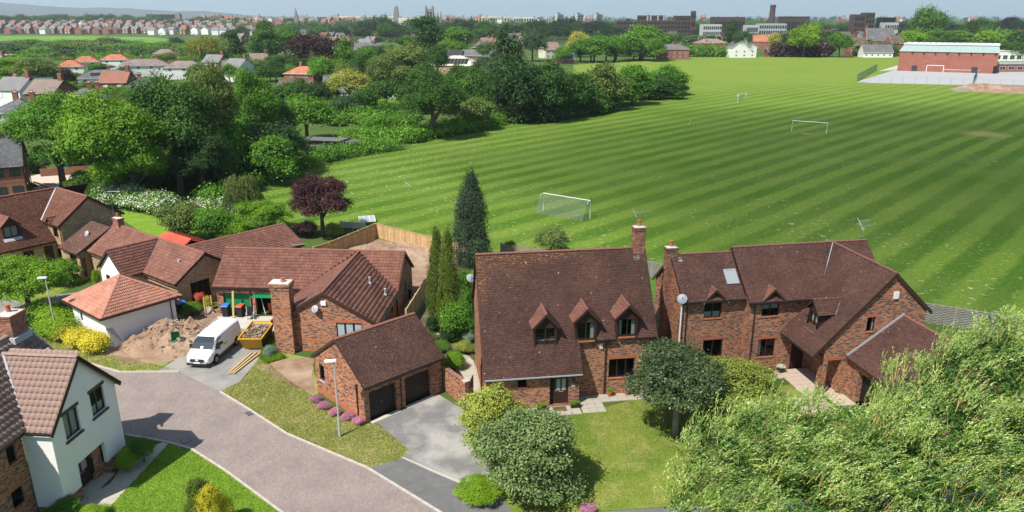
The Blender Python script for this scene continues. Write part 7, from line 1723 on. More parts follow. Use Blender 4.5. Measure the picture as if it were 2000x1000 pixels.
block('office_block', 'flat dark glass building on the skyline above the terraces', 285, 345, 28, 1950, 30, 'frame_dark', 'office', roof='gutter_grey')
block('church', 'small square church tower at the end of the dark glass building', 340.5, 350, 25.5, 1900, 9, 'stone_grey', 'church')
h, W, H_ = block('church', 'red stone church with pointed roofs on the left skyline', 411, 433, 31, 1850, 14, 'stone_red', 'church'); MB().lathe([(7, H_), (.2, H_ + 7)], (5, 0, 0), 4).lathe([(5, H_), (.2, H_ + 5)], (-5, 0, 0), 4).build('roof', 'tile_red_f', h)
block('shopping_centre', 'pale flat roofed block of the city centre left of the clock tower', 655, 708, 31, 1980, 20, 'render_cream', 'building', 2, 8, 'frame_dark')
block('shopping_centre', 'pinkish block of the city centre near the church spire', 620, 655, 33, 1980, 20, 'stone_red', 'building', 2, 8, 'frame_dark')
block('flats', 'long low pale flats on the skyline right of the cathedral', 930, 995, 32, 1980, 16, 'render_cream', 'flats', 2, 12, 'frame_dark')
block('flats', 'pale flats on the skyline left of the three tower blocks', 1003, 1043, 33, 1980, 16, 'render_cream', 'flats', 2, 8, 'frame_dark')
# lead works shot tower
b0, b1 = atd(1505, 60, 900), atd(1505, 9.5, 900)
ST = thing('shot_tower', 'tall tapering dark brick shot tower on the skyline', 'tower', (b0.x, 900, 0)); MB().lathe([(4.0, 0), (3.0, b1.z - 3), (3.3, b1.z - 2.5), (3.3, b1.z)], (0, 0, 0), 16).build('shaft', 'stone_red', ST)
# ============================================================ hills, haze, clouds
hm = MB(); N_ = 60; prof = []
speck('hill_green', (.035, .055, .055), (.055, .075, .07), .002, .95)
nseg = 10
for j in range(nseg + 1):
    for i in range(N_ + 1):
        px = -500 + i * 50; f = i / N_
        crest = (38 - 33 * max(0, min(1, (620 - px) / 700)) ** .8) + 1.2 * math.sin(px * .013) + .7 * math.sin(px * .041)
        if px > 560: crest = 37.2 + .5 * math.sin(px * .02)
        pt = atd(px, crest, 9500); t = j / nseg
        hm.v.append((pt.x * (.75 + .25 * t), 7200 + 2300 * t, max(.0, (pt.z) * math.sin(t * math.pi / 2) ** 1.2 * (1 + .12 * math.sin(i * 1.7 + j)) if t < 1 else pt.z)))
for j in range(nseg):
    for i in range(N_): a = j * (N_ + 1) + i; hm.f.append((a, a + 1, a + N_ + 2, a + N_ + 1))
o = hm.build('hills', 'hill_green', smooth=True); o['kind'] = 'structure'
hz = MB().box(-14000, 14000, -900, 14000, -1.0, 420).build('haze', None)
m = bpy.data.materials.new('haze'); m.use_nodes = True; t = m.node_tree; t.nodes.clear(); ou = t.nodes.new('ShaderNodeOutputMaterial'); pv = t.nodes.new('ShaderNodeVolumePrincipled')
pv.inputs['Color'].default_value = (.82, .93, 1.0, 1); pv.inputs['Density'].default_value = 0.00009; pv.inputs['Anisotropy'].default_value = .1; lk(t, pv.outputs[0], ou.inputs['Volume'])
hz.data.materials.append(m); hz['kind'] = 'stuff'
def cloud(name, gx, gy, rx, ry, alpha, alt=750, seed=1):
    """a thin cloud whose shade falls round the ground point (gx, gy)"""
    k = alt / math.tan(R(SUN_EL)); c = Vector((gx - math.sin(R(SUN_AZ)) * k, gy - math.cos(R(SUN_AZ)) * k, alt))
    mb = MB(); nu, nv = 40, 12; rs = random.Random(seed); ph = [rs.uniform(0, 6.28) for _ in range(5)]
    for j in range(nv + 1):
        th = math.pi * j / nv
        for i in range(nu):
            a = 2 * math.pi * i / nu; lump = 1 + .10 * math.sin(3 * a + ph[0]) + .07 * math.sin(5 * a + ph[1]) + .05 * math.sin(9 * a + ph[2])
            mb.v.append((rx * math.sin(th) * math.cos(a) * lump, ry * math.sin(th) * math.sin(a) * lump, 22 * math.cos(th) * (1 + .2 * math.sin(4 * a + 3 * th))))
    for j in range(nv):
        for i in range(nu): mb.f.append((j * nu + i, (j + 1) * nu + i, (j + 1) * nu + (i + 1) % nu, j * nu + (i + 1) % nu))
    m = bpy.data.materials.new(name); m.use_nodes = True; t = m.node_tree; t.nodes.clear(); o_ = t.nodes.new('ShaderNodeOutputMaterial')
    df = t.nodes.new('ShaderNodeBsdfDiffuse'); df.inputs[0].default_value = (.9, .9, .9, 1); tr = t.nodes.new('ShaderNodeBsdfTransparent'); mx = t.nodes.new('ShaderNodeMixShader')
    v = coord(t); sp = t.nodes.new('ShaderNodeVectorMath'); sp.operation = 'MULTIPLY'; lk(t, v, sp.inputs[0]); sp.inputs[1].default_value = (1 / rx, 1 / ry, 0)
    ln = t.nodes.new('ShaderNodeVectorMath'); ln.operation = 'LENGTH'; lk(t, sp.outputs[0], ln.inputs[0])
    e = mth(t, 'ADD', ln.outputs['Value'], mth(t, 'MULTIPLY_ADD', noise(t, 2.2 / rx, v, 4), .7, -.35))
    mr = t.nodes.new('ShaderNodeMapRange'); lk(t, e, mr.inputs[0]); mr.inputs[1].default_value = .95; mr.inputs[2].default_value = .55; mr.inputs[3].default_value = 0; mr.inputs[4].default_value = alpha
    lk(t, mr.outputs[0], mx.inputs[0]); lk(t, tr.outputs[0], mx.inputs[1]); lk(t, df.outputs[0], mx.inputs[2]); lk(t, mx.outputs[0], o_.inputs[0])
    MATS[name] = m; o = mb.build('cloud', name, None, c, smooth=True); o['kind'] = 'structure'; return o
cloud('cloud_a', 128, 140, 160, 102, .40, seed=2)
cloud('cloud_b', 26, 62, 26, 26, .16, seed=5)
cloud('cloud_c', 350, 1150, 900, 480, .38, seed=8)
# ============================================================ the van
VP = [(-24.1, 50.9), (-21.4, 56.6)]
mat('van_white', (.80, .80, .80), .22, .5); mat('rubber', (.018, .018, .018), .8, .2); mat('black_plastic', (.02, .02, .022), .5, .3); mat('blue_badge', (.75, .77, .8), .3, .5); mat('headlamp', (.25, .27, .28), .1, .6)
VAN = thing('van', 'white panel van parked on the tarmac drive beside the soil heap', 'van', (-23.3, 52.75, 0), R(263))
# loft: x forward, stations (x, half width, z bottom, z belt, z roof, roof half width)
stn = [(-2.62, .93, .42, 1.1, 1.80, .76), (-2.5, .98, .35, 1.1, 1.93, .83), (-1.4, 1.0, .33, 1.1, 1.98, .85), (.3, 1.0, .33, 1.1, 1.98, .85), (.95, 1.0, .33, 1.1, 1.93, .83), (1.3, .99, .33, 1.08, 1.70, .79), (1.72, .98, .34, 1.05, 1.36, .77), (1.95, .97, .34, 1.0, 1.14, .80), (2.3, .94, .34, .92, 1.02, .72), (2.52, .86, .35, .78, .86, .62), (2.62, .74, .38, .6, .66, .5)]
def sect(s):
    x, w_, zb, zm, zr, wr = s; h = [(w_ * .93, zb), (w_, zb + .15), (w_, (zb + zm) / 2), (w_ * .985, zm), (w_ * .5 + wr * .5, zm + (zr - zm) * .55), (wr, zr - (zr - zm) * .12), (wr * .85, zr), (0, zr + .025)]
    return [(x, y, z) for y, z in h] + [(x, -y, z) for y, z in h[-2::-1]]
vb = MB(); S_ = [sect(s) for s in stn]; k_ = len(S_[0]); vb.v = [p for s in S_ for p in s]
for i in range(len(S_) - 1):
    for j in range(k_ - 1): vb.f.append((i * k_ + j, (i + 1) * k_ + j, (i + 1) * k_ + j + 1, i * k_ + j + 1))
    vb.f.append(((i + 1) * k_, i * k_, i * k_ + k_ - 1, (i + 1) * k_ + k_ - 1))
vb.f += [tuple(range(k_)), tuple((len(S_) - 1) * k_ + j for j in reversed(range(k_)))]
body = vb.build('body', 'van_white', VAN, smooth=False)
bm_ = body.modifiers.new('soft', 'BEVEL'); bm_.width = .035; bm_.segments = 2; bm_.limit_method = 'ANGLE'; bm_.angle_limit = R(22)
MB().add([(1.02, -.70, 1.915), (1.02, .70, 1.915), (1.86, .82, 1.25), (1.86, -.82, 1.25), (1.45, .78, 1.63), (1.45, -.78, 1.63)], [(0, 1, 4, 5), (5, 4, 2, 3)]).build('windscreen', 'glass_far', VAN)
for s in (1, -1):
    f_ = [(0, 1, 2, 3, 4)] if s > 0 else [(4, 3, 2, 1, 0)]
    MB().add([(.35, .985 * s, 1.15), (.38, .88 * s, 1.75), (.95, .875 * s, 1.74), (1.5, .95 * s, 1.3), (1.52, .985 * s, 1.12)], f_).build('side_window', 'glass_far', VAN)
    MB().box(1.25, 1.42, min(s * 1.0, s * 1.2), max(s * 1.0, s * 1.2), 1.1, 1.36).build('mirror', 'black_plastic', VAN)
    MB().add([(2.28, .80 * s, .985), (1.98, .965 * s, 1.02), (2.0, .985 * s, .93), (2.42, .86 * s, .87)], [(0, 1, 2, 3) if s > 0 else (3, 2, 1, 0)]).build('headlight', 'headlamp', VAN)
    for x in (.25, -.05): MB().box(x - .09, x + .09, min(s * 1.0, s * 1.03), max(s * 1.0, s * 1.03), 1.02, 1.06).build('door_handle', 'black_plastic', VAN)
    MB().box(-1.3, 1.2, min(s * .99, s * 1.015), max(s * .99, s * 1.015), .42, .5).build('side_trim', 'black_plastic', VAN)
    for x in (-1.62, 1.62):
        ar = MB().lathe([(.40, 0), (.40, .06)], n=20).build('wheel_arch', 'rubber', VAN); ar.matrix_local = Matrix.Translation((x, s * .955, .40)) @ Matrix.Rotation(R(-90 * s), 4, 'X')
        wt = MB().lathe([(.24, -.1), (.335, -.1), (.345, 0), (.335, .11), (.24, .12), (.22, .09)], n=20).build('wheel', 'rubber', VAN); wt.matrix_local = Matrix.Translation((x, s * .915, .345)) @ Matrix.Rotation(R(-90 * s), 4, 'X')
        rim = MB().lathe([(.21, .1), (.19, .115), (.06, .11), (.03, .125)], n=20)
        for q in range(5): a = q * 1.2566; rim.obox((.12 * math.cos(a), .12 * math.sin(a), .12), (.09 * math.cos(a), .09 * math.sin(a), 0), (-.02 * math.sin(a), .02 * math.cos(a), 0), (0, 0, .008))
        rim.build('rim', 'metal_grey', wt)
    for x in (-2.1, .75): MB().lathe([(.03, 0), (.02, .05)], (x, s * .6, 1.975), 6).build('roof_mount', 'black_plastic', VAN)
MB().add([(2.60, -.5, .84 - .08), (2.60, .5, .84 - .08), (2.66, .62, .66), (2.67, .45, .54), (2.67, -.45, .54), (2.66, -.62, .66)], [(0, 5, 4, 3, 2, 1)]).build('grille', 'black_plastic', VAN)
MB().lathe([(.001, 0), (.13, .0), (.12, .02)], n=16).build('badge', 'blue_badge', VAN).matrix_local = Matrix.Translation((2.645, 0, .68)) @ Matrix.Rotation(R(90), 4, 'Y') @ Matrix.Diagonal((.55, 1, 1, 1))
MB().box(2.55, 2.70, -.82, .82, .26, .42).build('bumper', 'black_plastic', VAN); MB().box(2.68, 2.7, -.26, .26, .44, .54).build('number_plate', 'white_paint', VAN)
MB().beam((2.4, -.42, .945), (2.4, -.40, .95), .001, .001)
# ============================================================ skip with rubble
mat('skip_yellow', (.55, .30, .02), .55, .3); mat('skip_green', (.03, .07, .03), .6, .3)
SK = thing('skip', 'yellow and green skip filled with rubble beside the tall chimney breast', 'skip', (-20.55, 54.6, 0), R(91))
A_ = dict(b=[(-1.1, -.7), (1.1, -.7), (1.1, .7), (-1.1, .7)], t=[(-1.75, -.9), (1.75, -.9), (1.75, .9), (-1.75, .9)])
B0 = [(x, y, .05) for x, y in A_['b']]; T0 = [(x, y, 1.2) for x, y in A_['t']]; B1 = [(x * .96, y * .95, .1) for x, y in A_['b']]; T1 = [(x * .97, y * .94, 1.2) for x, y in A_['t']]
MB().add(B0 + T0, [(0, 1, 5, 4), (1, 2, 6, 5), (2, 3, 7, 6), (3, 0, 4, 7), (3, 2, 1, 0)]).build('shell', 'skip_yellow', SK)
MB().add(B1 + T1, [(4, 5, 1, 0), (5, 6, 2, 1), (6, 7, 3, 2), (7, 4, 0, 3)]).build('inner_face', 'skip_yellow', SK)
MB().add([(-1.1, -.705, .05), (1.1, -.705, .05), (1.75, -.91, 1.2), (-1.75, -.91, 1.2)], [(0, 1, 2, 3)]).build('side_panel', 'skip_green', SK)
r_ = MB()
for i in range(4): r_.beam(T0[i], T0[(i + 1) % 4], .1, .1)
for s in (-.9, .9): r_.beam((-.9, s * .96, .9), (-.9, s * .96, 1.05), .08, .08).beam((.9, s * .96, .9), (.9, s * .96, 1.05), .08, .08)
r_.build('rim', 'skip_yellow', SK)
def heap(name, root_or_none, label, cx, cy, rx, ry, h, m, seed, n=34, lumps=0, parent=None, z0=0, cat='heap'):
    rs = np.random.RandomState(seed); mb = MB(); gx = np.linspace(-1, 1, n)
    from mathutils import noise as mn
    for j in range(n):
        for i in range(n):
            x, y = gx[i], gx[j]; r = math.hypot(x, y); b = max(0, 1 - r) ** .75
            k = mn.noise(Vector((x * 2.3 + seed, y * 2.3, 0))) * .5 + mn.noise(Vector((x * 7 + seed, y * 7, 3))) * .28 + mn.noise(Vector((x * 19, y * 19, seed))) * .16
            mb.v.append((x * rx, y * ry, z0 + max(-.02 if z0 == 0 else -.3, h * b * (.85 + k) + (h * .05 * k))))
    for j in range(n - 1):
        for i in range(n - 1): a = j * n + i; mb.f.append((a, a + 1, a + n + 1, a + n))
    if parent is not None: return mb.build(name, m, parent)
    o = mb.build(name, m, None, (cx, cy, 0)); tag(o, label, cat); return o
heap('rubble', None, '', 0, 0, 1.6, .85, .45, 'rubble_mat' if 'rubble_mat' in MATS else 'soil_dark', 4, 26, parent=SK, z0=.95)
rb_ = random.Random(9); rub = MB()
for i in range(160):
    x, y = rb_.uniform(-1.5, 1.5), rb_.uniform(-.75, .75); z = 1.0 + .42 * (1 - abs(x) / 1.9) * (1 - abs(y) / 1.4) + rb_.uniform(-.05, .1); a = rb_.uniform(0, 3); s = rb_.uniform(.04, .13)
    rub.obox((x, y, z), (s * math.cos(a), s * math.sin(a), rb_.uniform(-.04, .04)), (-s * .5 * math.sin(a), s * .5 * math.cos(a), 0), (0, 0, s * .35))
speck('rubble', (.20, .13, .09), (.42, .33, .26), 1.6, .9); o = rub.build('debris', 'rubble', SK); o['kind'] = 'stuff'
# ============================================================ soil heaps and loose things
heap('soil_heap', None, 'large heap of brown soil between the white garage and the van', -27.6, 55.3, 4.0, 3.6, 1.75, 'soil', 12, 56)
heap('soil_heap', None, 'low mound of grey brown earth in the yard behind the tiled bungalow', *at(760, 496)[:2], 6.0, 4.5, 1.2, 'soil', 15, 44)
heap('soil_heap', None, 'long heap of earth and branches beside the hard court', *at(1920, 175)[:2], 12, 5, 2.6, 'soil', 18, 40)
st = MB()
for i in range(130):
    x, y = -27.6 + rb_.gauss(0, 1.7), 55.0 + rb_.gauss(0, 1.5); r = math.hypot((x + 27.6) / 4, (y - 55.3) / 3.6)
    if r > 1.15: continue
    z = 1.75 * max(0, 1 - r) ** .75 * .95 + .03; a = rb_.uniform(0, 3); s = rb_.uniform(.03, .11)
    st.obox((x, y, z), (s * math.cos(a), s * math.sin(a), s * .3), (-s * .7 * math.sin(a), s * .7 * math.cos(a), s * .2), (0, 0, s * .5))
tag(st.build('stones', 'rubble', None), 'scattered stones and clods over the soil heap', 'stones', kind='stuff')
mat('pine_timber', (.50, .34, .16), .7, .2)
PL = [((-19.35, 49.4), (-20.7, 46.0)), ((-19.0, 49.6), (-20.4, 46.2)), ((-18.7, 49.2), (-19.9, 46.4))]
q0, q1 = at(444, 732), at(492, 690); q2, q3 = at(456, 732), at(510, 690)
for i, (a, b) in enumerate(((q0, q1), (q0.lerp(q2, .5), q1.lerp(q3, .5)), (q2, q3))):
    o = MB().beam((0, 0, .05 + .015 * i), (b.x - a.x, b.y - a.y, .06 + .02 * i), .14, .045).build('plank', 'pine_timber', None, (a.x, a.y, .02)); tag(o, ['leftmost of three long planks lying by the drive', 'middle one of three long planks lying by the drive', 'rightmost of three long planks lying by the drive'][i], 'plank', 'planks lying by the drive')
a = Vector(wl(H5, 1.75, -1.0, 0)); b = Vector(wl(H5, 1.7, -.42, 2.35))
tag(MB().beam((0, 0, 0), b - a, .17, .06).build('timber_beam', 'pine_timber', None, a), 'long timber beam leaning against the closed green garage door', 'timber')
# wheelie bins
mat('bin_blue', (.04, .16, .5), .5, .3); mat('bin_red', (.55, .08, .04), .5, .3); mat('bin_green', (.02, .2, .1), .5, .3)
def bin_(label, pos, rz, lid):
    t = thing('wheelie_bin', label, 'bin', pos, rz, 'wheelie bins')
    MB().add([(-.24, -.27, .05), (.24, -.27, .05), (.24, .25, .05), (-.24, .25, .05), (-.29, -.35, 1.0), (.29, -.35, 1.0), (.29, .36, 1.0), (-.29, .36, 1.0)], [(3, 2, 1, 0), (0, 1, 5, 4), (1, 2, 6, 5), (2, 3, 7, 6), (3, 0, 4, 7), (4, 5, 6, 7)]).build('body', 'black_plastic', t)
    MB().add([(-.31, -.38, 1.0), (.31, -.38, 1.0), (.31, .38, 1.04), (-.31, .38, 1.04), (-.28, -.3, 1.07), (.28, -.3, 1.07), (.28, .36, 1.12), (-.28, .36, 1.12)], [(0, 1, 5, 4), (1, 2, 6, 5), (2, 3, 7, 6), (3, 0, 4, 7), (4, 5, 6, 7)]).build('lid', lid, t)
    MB().tube([(-.3, .42, .98), (.3, .42, .98)], .02, 6).build('handle', 'black_plastic', t)
    for s in (-.26, .26): MB().lathe([(.1, -.03), (.1, .03)], n=12).build('wheel', 'rubber', t).matrix_local = Matrix.Translation((s, .3, .1)) @ Matrix.Rotation(R(90), 4, 'Y')
    return t
bin_('black wheelie bin with blue lid before the green garage door', wl(H5, .95, -.55, 0), R(-4), 'bin_blue')
bin_('black wheelie bin with red lid before the green garage door', wl(H5, 2.25, -.55, 0), R(-10), 'bin_red')
bin_('black wheelie bin with dark green lid behind the tiled bungalow', tuple(at(797, 583)), R(10), 'bin_green')
bin_('blue lidded bin beside the white garage and the orange flowers', tuple(at(356, 612)), R(-38), 'bin_blue')
# camping chair
CH = thing('camping_chair', 'white framed folding camping chair with dark seat by the garage door', 'chair', wl(H5, 3.35, -1.15, 0), R(10))
c_ = MB()
for s in (-.3, .3): c_.tube([(s, -.3, 0), (s, .25, .45), (s * 1.05, .38, 1.05)], .022, 6).tube([(s, .28, 0), (s, -.28, .45), (s, -.3, .62), (s, .3, .66)], .022, 6)
c_.tube([(-.3, -.3, 0), (.3, .28, 0)], .018, 6).tube([(.3, -.3, 0), (-.3, .28, 0)], .018, 6)
c_.build('frame', 'white_paint', CH); MB().quad((-.28, -.26, .45), (.28, -.26, .45), (.28, .24, .42), (-.28, .24, .42)).build('seat', 'black_plastic', CH); MB().quad((-.28, .25, .45), (.28, .25, .45), (.3, .39, 1.05), (-.3, .39, 1.05)).build('backrest', 'black_plastic', CH)
# clutter in the open garage
o = MB().box(-.3, .3, -.3, .3, 0, .9).tube([(.1, -.4, 0), (.15, -.3, 1.5)], .03, 5).build('trolley', 'bin_red', None, wl(H5, 4.6, .8, 0)); tag(o, 'red and black sack trolley inside the open garage', 'trolley')
o = MB().beam((0, 0, 0), (-.5, .5, 1.9), .06, .03).build('pole', 'white_paint', None, wl(H5, 4.2, .1, 0)); tag(o, 'pale pole leaning in the mouth of the open garage', 'pole')
# wheelbarrow
WBp = at(347, 684) + Vector((0, 0, .55)); WBR = thing('wheelbarrow', 'green wheelbarrow standing upright against the soil heap', 'wheelbarrow', WBp, R(20))
MB().add([(-.35, -.1, .25), (.35, -.1, .25), (.28, 0, 1.05), (-.28, 0, 1.05), (-.2, .25, .4), (.2, .25, .4), (.17, .28, .95), (-.17, .28, .95)], [(4, 5, 1, 0), (5, 6, 2, 1), (6, 7, 3, 2), (7, 4, 0, 3), (7, 6, 5, 4)]).build('tray', 'bin_green', WBR)
MB().tube([(-.3, .05, .1), (-.32, .05, 1.4)], .02, 5).tube([(.3, .05, .1), (.32, .05, 1.4)], .02, 5).build('handle', 'bin_green', WBR); MB().lathe([(.17, -.04), (.18, .04)], n=12).build('wheel', 'rubber', WBR).matrix_local = Matrix.Translation((0, .1, .18)) @ Matrix.Rotation(R(90), 4, 'Y')
# ============================================================ street lamps
def lamp(label, p, rz, h=5.3):
    t = thing('street_lamp', label, 'street lamp', p, rz, 'street lamps of the estate')
    MB().tube([(0, 0, 0), (0, 0, 1.3)], .085, 10).build('base', 'galv', t); MB().tube([(0, 0, 1.3), (0, 0, h - .08)], [.055, .04], 8).build('column', 'galv', t)
    MB().box(-.55, .12, -.13, .13, h - .08, h + .02).build('lamp_head', 'white_paint', t); MB().lathe([(.06, -.1), (.04, 0)], (-.02, 0, h - .08), 8).build('bracket', 'black_plastic', t)
    return t
lamp('grey street lamp standing on the verge before the double garage', at(664, 853), R(10)); lamp('grey street lamp in front of the clipped green hedge at the left', at(112, 660), R(5))
# garden globe lamp
GLp = at(869, 664); GL = thing('garden_lamp', 'tall garden lamp with three white globes beside the slim cypresses', 'lamp', GLp)
gm = MB().tube([(0, 0, 0), (0, 0, 2.2)], .035, 6)
for a in (0, 2.09, 4.19): gm.tube([(0, 0, 2.0), (.25 * math.cos(a), .25 * math.sin(a), 2.0), (.3 * math.cos(a), .3 * math.sin(a), 2.12)], .018, 5)
gm.build('post', 'galv', GL)
for a in (0, 2.09, 4.19): MB().lathe([(.02, -.1), (.08, -.07), (.11, 0), (.08, .07), (.02, .1)], (.3 * math.cos(a), .3 * math.sin(a), 2.22), 10).build('globe', 'white_paint', GL)
# ============================================================ fences
mat('fence_new', (.50, .33, .15), .8, .2); speck('fence_old', (.30, .25, .19), (.22, .18, .14), 2, .9); speck('fence_grey', (.34, .32, .28), (.26, .24, .21), 2, .9)
_c = MATS['fence_new'].node_tree; setc(_c, _c.nodes['Principled BSDF'], mixc(_c, 1.0, ramp(_c, isl(_c), [(0, (.42, .26, .11)), (.5, (.52, .35, .17)), (1, (.58, .42, .22))]), ramp(_c, noise(_c, 2, coord(_c)), [(.3, (.85,) * 3), (.7, (1.1,) * 3)]), 'MULTIPLY'))
def board_fence(label, P, h, m, name='timber_fence', step=1.83, boards=14, woven=False, post=True, cap=True, group=None):
    P = [Vector((p[0], p[1], 0)) for p in P]; f = thing(name, label, 'fence', P[0]); f['group'] = group or 'fences'
    del f['group']
    for a, b in zip(P[:-1], P[1:]):
        d = b - a; L = d.length; n = max(1, round(L / step)); s = L / n; an = math.atan2(d.y, d.x); mb = MB(); rr2 = random.Random(int(L * 10))
        if woven:
            for i in range(16):
                z = h * i / 16
                for q in range(8): mb.obox((s * (q + .5) / 8, .03 * (1 if (q + i) % 2 else -1), z + h / 32), (s / 16, 0, 0), (0, .012, 0), (0, 0, h / 34))
        else:
            for i in range(boards):
                x0_ = .06 + (s - .12) * i / boards; y_ = .0 if i % 2 else .018; mb.box(x0_, x0_ + (s - .12) / boards - .004, y_ - .012, y_ + .012, .04, h - .05 + rr2.uniform(-.012, .012))
        for z in (.3, h * .5, h - .25) if not woven else (): mb.box(.05, s - .05, .035, .08, z, z + .08)
        if cap: mb.box(.0, s, -.04, .06, h - .03, h)
        me = mb.mesh('panel', m); pm = MB().box(-.055, .055, -.04, .1, 0, h + .05).mesh('post', m)
        for i in range(n):
            q = a + d * (i / n) - P[0]; link('panel', me, f, q, (0, 0, an)); link('post', pm, f, q, (0, 0, an))
        link('post', pm, f, b - P[0], (0, 0, an))
    return f
fp = [at(612, 492), at(642, 480), at(732, 471), at(915, 500)]
k0, k1 = at(735, 436, 1.85), at(915, 480, 1.85); kc_ = at(612, 482, 1.85)
board_fence('new pale timber panel fence across the back of the soil yard', [(k0.x, k0.y), (k1.x, k1.y)], 1.85, 'fence_new')
k2 = at(642, 473, 1.85)
board_fence('new pale timber fence running down from the yard corner beside the golden bush', [(k0.x - .1, k0.y), (k2.x, k2.y), (kc_.x, kc_.y)], 1.85, 'fence_new')
e0, e1 = at(845, 556), at(795, 640)
board_fence('new timber fence between the tiled bungalow and the cypress garden', [(e1.x, e1.y), (e0.x, e0.y)], 1.7, 'fence_new', boards=10)
h0, h1 = at(1802, 590, 1.8), at(2010, 622, 1.8)
board_fence('weathered grey woven hurdle fence at the edge of the field on the right', [(h0.x, h0.y), (h1.x, h1.y)], 1.8, 'fence_grey', 'hurdle_fence', step=3.0, woven=True, cap=False)
h0, h1 = at(1250, 506, 1.7), at(1300, 516, 1.7)
board_fence('weathered fence corner showing between the two big houses', [(h0.x, h0.y), (h1.x, h1.y)], 1.7, 'fence_grey', 'hurdle_fence', step=1.8, woven=True, cap=False)
h0, h1 = at(978, 470, 1.6), at(1250, 506, 1.6)
board_fence('old brown fence hidden behind the ridge of the dormered house', [(h0.x, h0.y), (h1.x, h1.y)], 1.3, 'fence_old', cap=False)
h0, h1 = at(665, 433, .8), at(712, 436, .8)
board_fence('old pale timber fence left of the new yard corner', [(h0.x, h0.y), (h1.x, h1.y)], 0.9, 'render_cream', cap=False)
h0, h1 = at(595, 300), at(632, 292)
board_fence('low broken rail fence below the timber shed', [(h0.x, h0.y), (h1.x, h1.y)], 1.1, 'fence_grey', 'rail_fence', boards=4)
CF = thing('cold_frame', 'white framed cold frames lying behind the yard corner', 'cold frame', at(703, 438), R(20)); CF.scale = (.75, .75, .7); m_ = MB()
for i in range(4): m_.beam((i * .9, 0, .3), (i * .9, 1.4, 1.1), .07, .05)
m_.beam((0, 0, .3), (2.7, 0, .3), .07, .05).beam((0, 1.4, 1.1), (2.7, 1.4, 1.1), .07, .05).build('frame', 'white_paint', CF); MB().quad((0, 0, .3), (2.7, 0, .3), (2.7, 1.4, 1.08), (0, 1.4, 1.08)).build('pane', 'glass_pale', CF)
# ============================================================ goals
def goal(label, A, B, h, back, net=True):
    d = B - A; L = d.length; t = thing('football_goal', label, 'goal', A, math.atan2(d.y, d.x), 'football goals on the field')
    f = MB(); f.tube([(0, 0, 0), (0, 0, h), (L, 0, h), (L, 0, 0)], .065, 6)
    f.build('goal_frame', 'white_paint', t)
    for x in (0, L): MB().tube([(x, 0, h), (x, back * .35, h - .05), (x, back * .42, h - .3), (x, 0, h - .75)], .035, 5).build('net_support', 'white_paint', t)
    if net:
        b1, b2 = back * .4, back
        MB().quad((0, b1, h - .1), (L, b1, h - .1), (L, b2, 0), (0, b2, 0)).quad((0, 0, h), (L, 0, h), (L, b1, h - .1), (0, b1, h - .1)).add([(0, 0, 0), (0, 0, h), (0, b1, h - .1), (0, b2, 0)], [(0, 1, 2, 3)]).add([(L, 0, 0), (L, 0, h), (L, b1, h - .1), (L, b2, 0)], [(0, 1, 2, 3)]).build('net', 'mesh_net', t)
    return t
goal('nearest football goal with sagging net beyond the ridge of the dormered house', at(1061, 411), at(1152, 427), 2.44, -1.9)
goal('middle football goal in the centre of the field', at(1546, 256), at(1614, 261), 2.44, 1.6, False)
goal('farthest small football goal near the end of the tree row', at(1441, 200), at(1458, 197), 2.5, 1.4)
for (x, y, x2, y2, lb) in ((790, 354, 803, 367, 'white plank lying on the striped grass'), (1345, 244, 1350, 234, 'thin white stick lying on the striped grass far out')):
    a, b = at(x, y), at(x2, y2); tag(MB().beam((0, 0, .04), (b.x - a.x, b.y - a.y, .1), .12, .05).build('plank', 'fence_grey', None, a), lb, 'plank')
# ============================================================ paving, pots and small things by the doors
def slabs(root_name, label, frame, rects, m, z=.03, seed=3, cat='paving'):
    t = thing(root_name, label, cat, frame.location, frame.rotation_euler.z); t['kind'] = 'structure'
    rr2 = random.Random(seed)
    for (u0, u1, v0, v1, w_, l_) in rects:
        nu, nv = max(1, round((u1 - u0) / w_)), max(1, round((v1 - v0) / l_)); sw, sl_ = (u1 - u0) / nu, (v1 - v0) / nv
        me = MB().box(.012, sw - .012, .012, sl_ - .012, -.03, .02).mesh('paving_slab', m)
        for i in range(nu):
            for j in range(nv): link('paving_slab', me, t, (u0 + i * sw, v0 + j * sl_, z + rr2.uniform(-.004, .006)), (rr2.uniform(-.004, .004), rr2.uniform(-.004, .004), 0))
    return t
slabs('slab_path', 'weathered paving slab path along the front of the dormered house', H8, [(-.9, 6.3, -1.25, -.05, .6, .6), (6.4, 8.0, -1.2, 1.1, .6, .6), (8.0, 11.8, .1, 1.15, .62, .5), (-1.05, -.1, .0, 7.6, .9, .6)], 'slab')
slabs('slab_patio', 'pinkish slab patio in front of the porch of the right hand house', H9, [(7.4, 9.9, -4.9, -.7, .6, .6), (5.2, 7.4, -1.9, -.75, .55, .55), (6.0, 8.4, -7.0, -4.9, .6, .6), (8.8, 10.2, -6.4, -4.9, .6, .6)], 'slab_pink', seed=5)
for i, (x, y) in enumerate(((843, 628), (850, 640), (853, 652), (862, 672), (870, 684), (880, 690), (890, 694), (905, 697))):
    p = at(x, y); o = MB().prism([(-.3, -.22), (.28, -.25), (.34, .1), (.05, .27), (-.3, .2)], 0, .05).build('stepping_stone', 'slab', None, (p.x, p.y, .016), (0, 0, i * .9)); tag(o, ORD[i] + ' irregular stepping stone from the far end in the bed beside the dormered house', 'stone', 'stepping stones beside the dormered house')
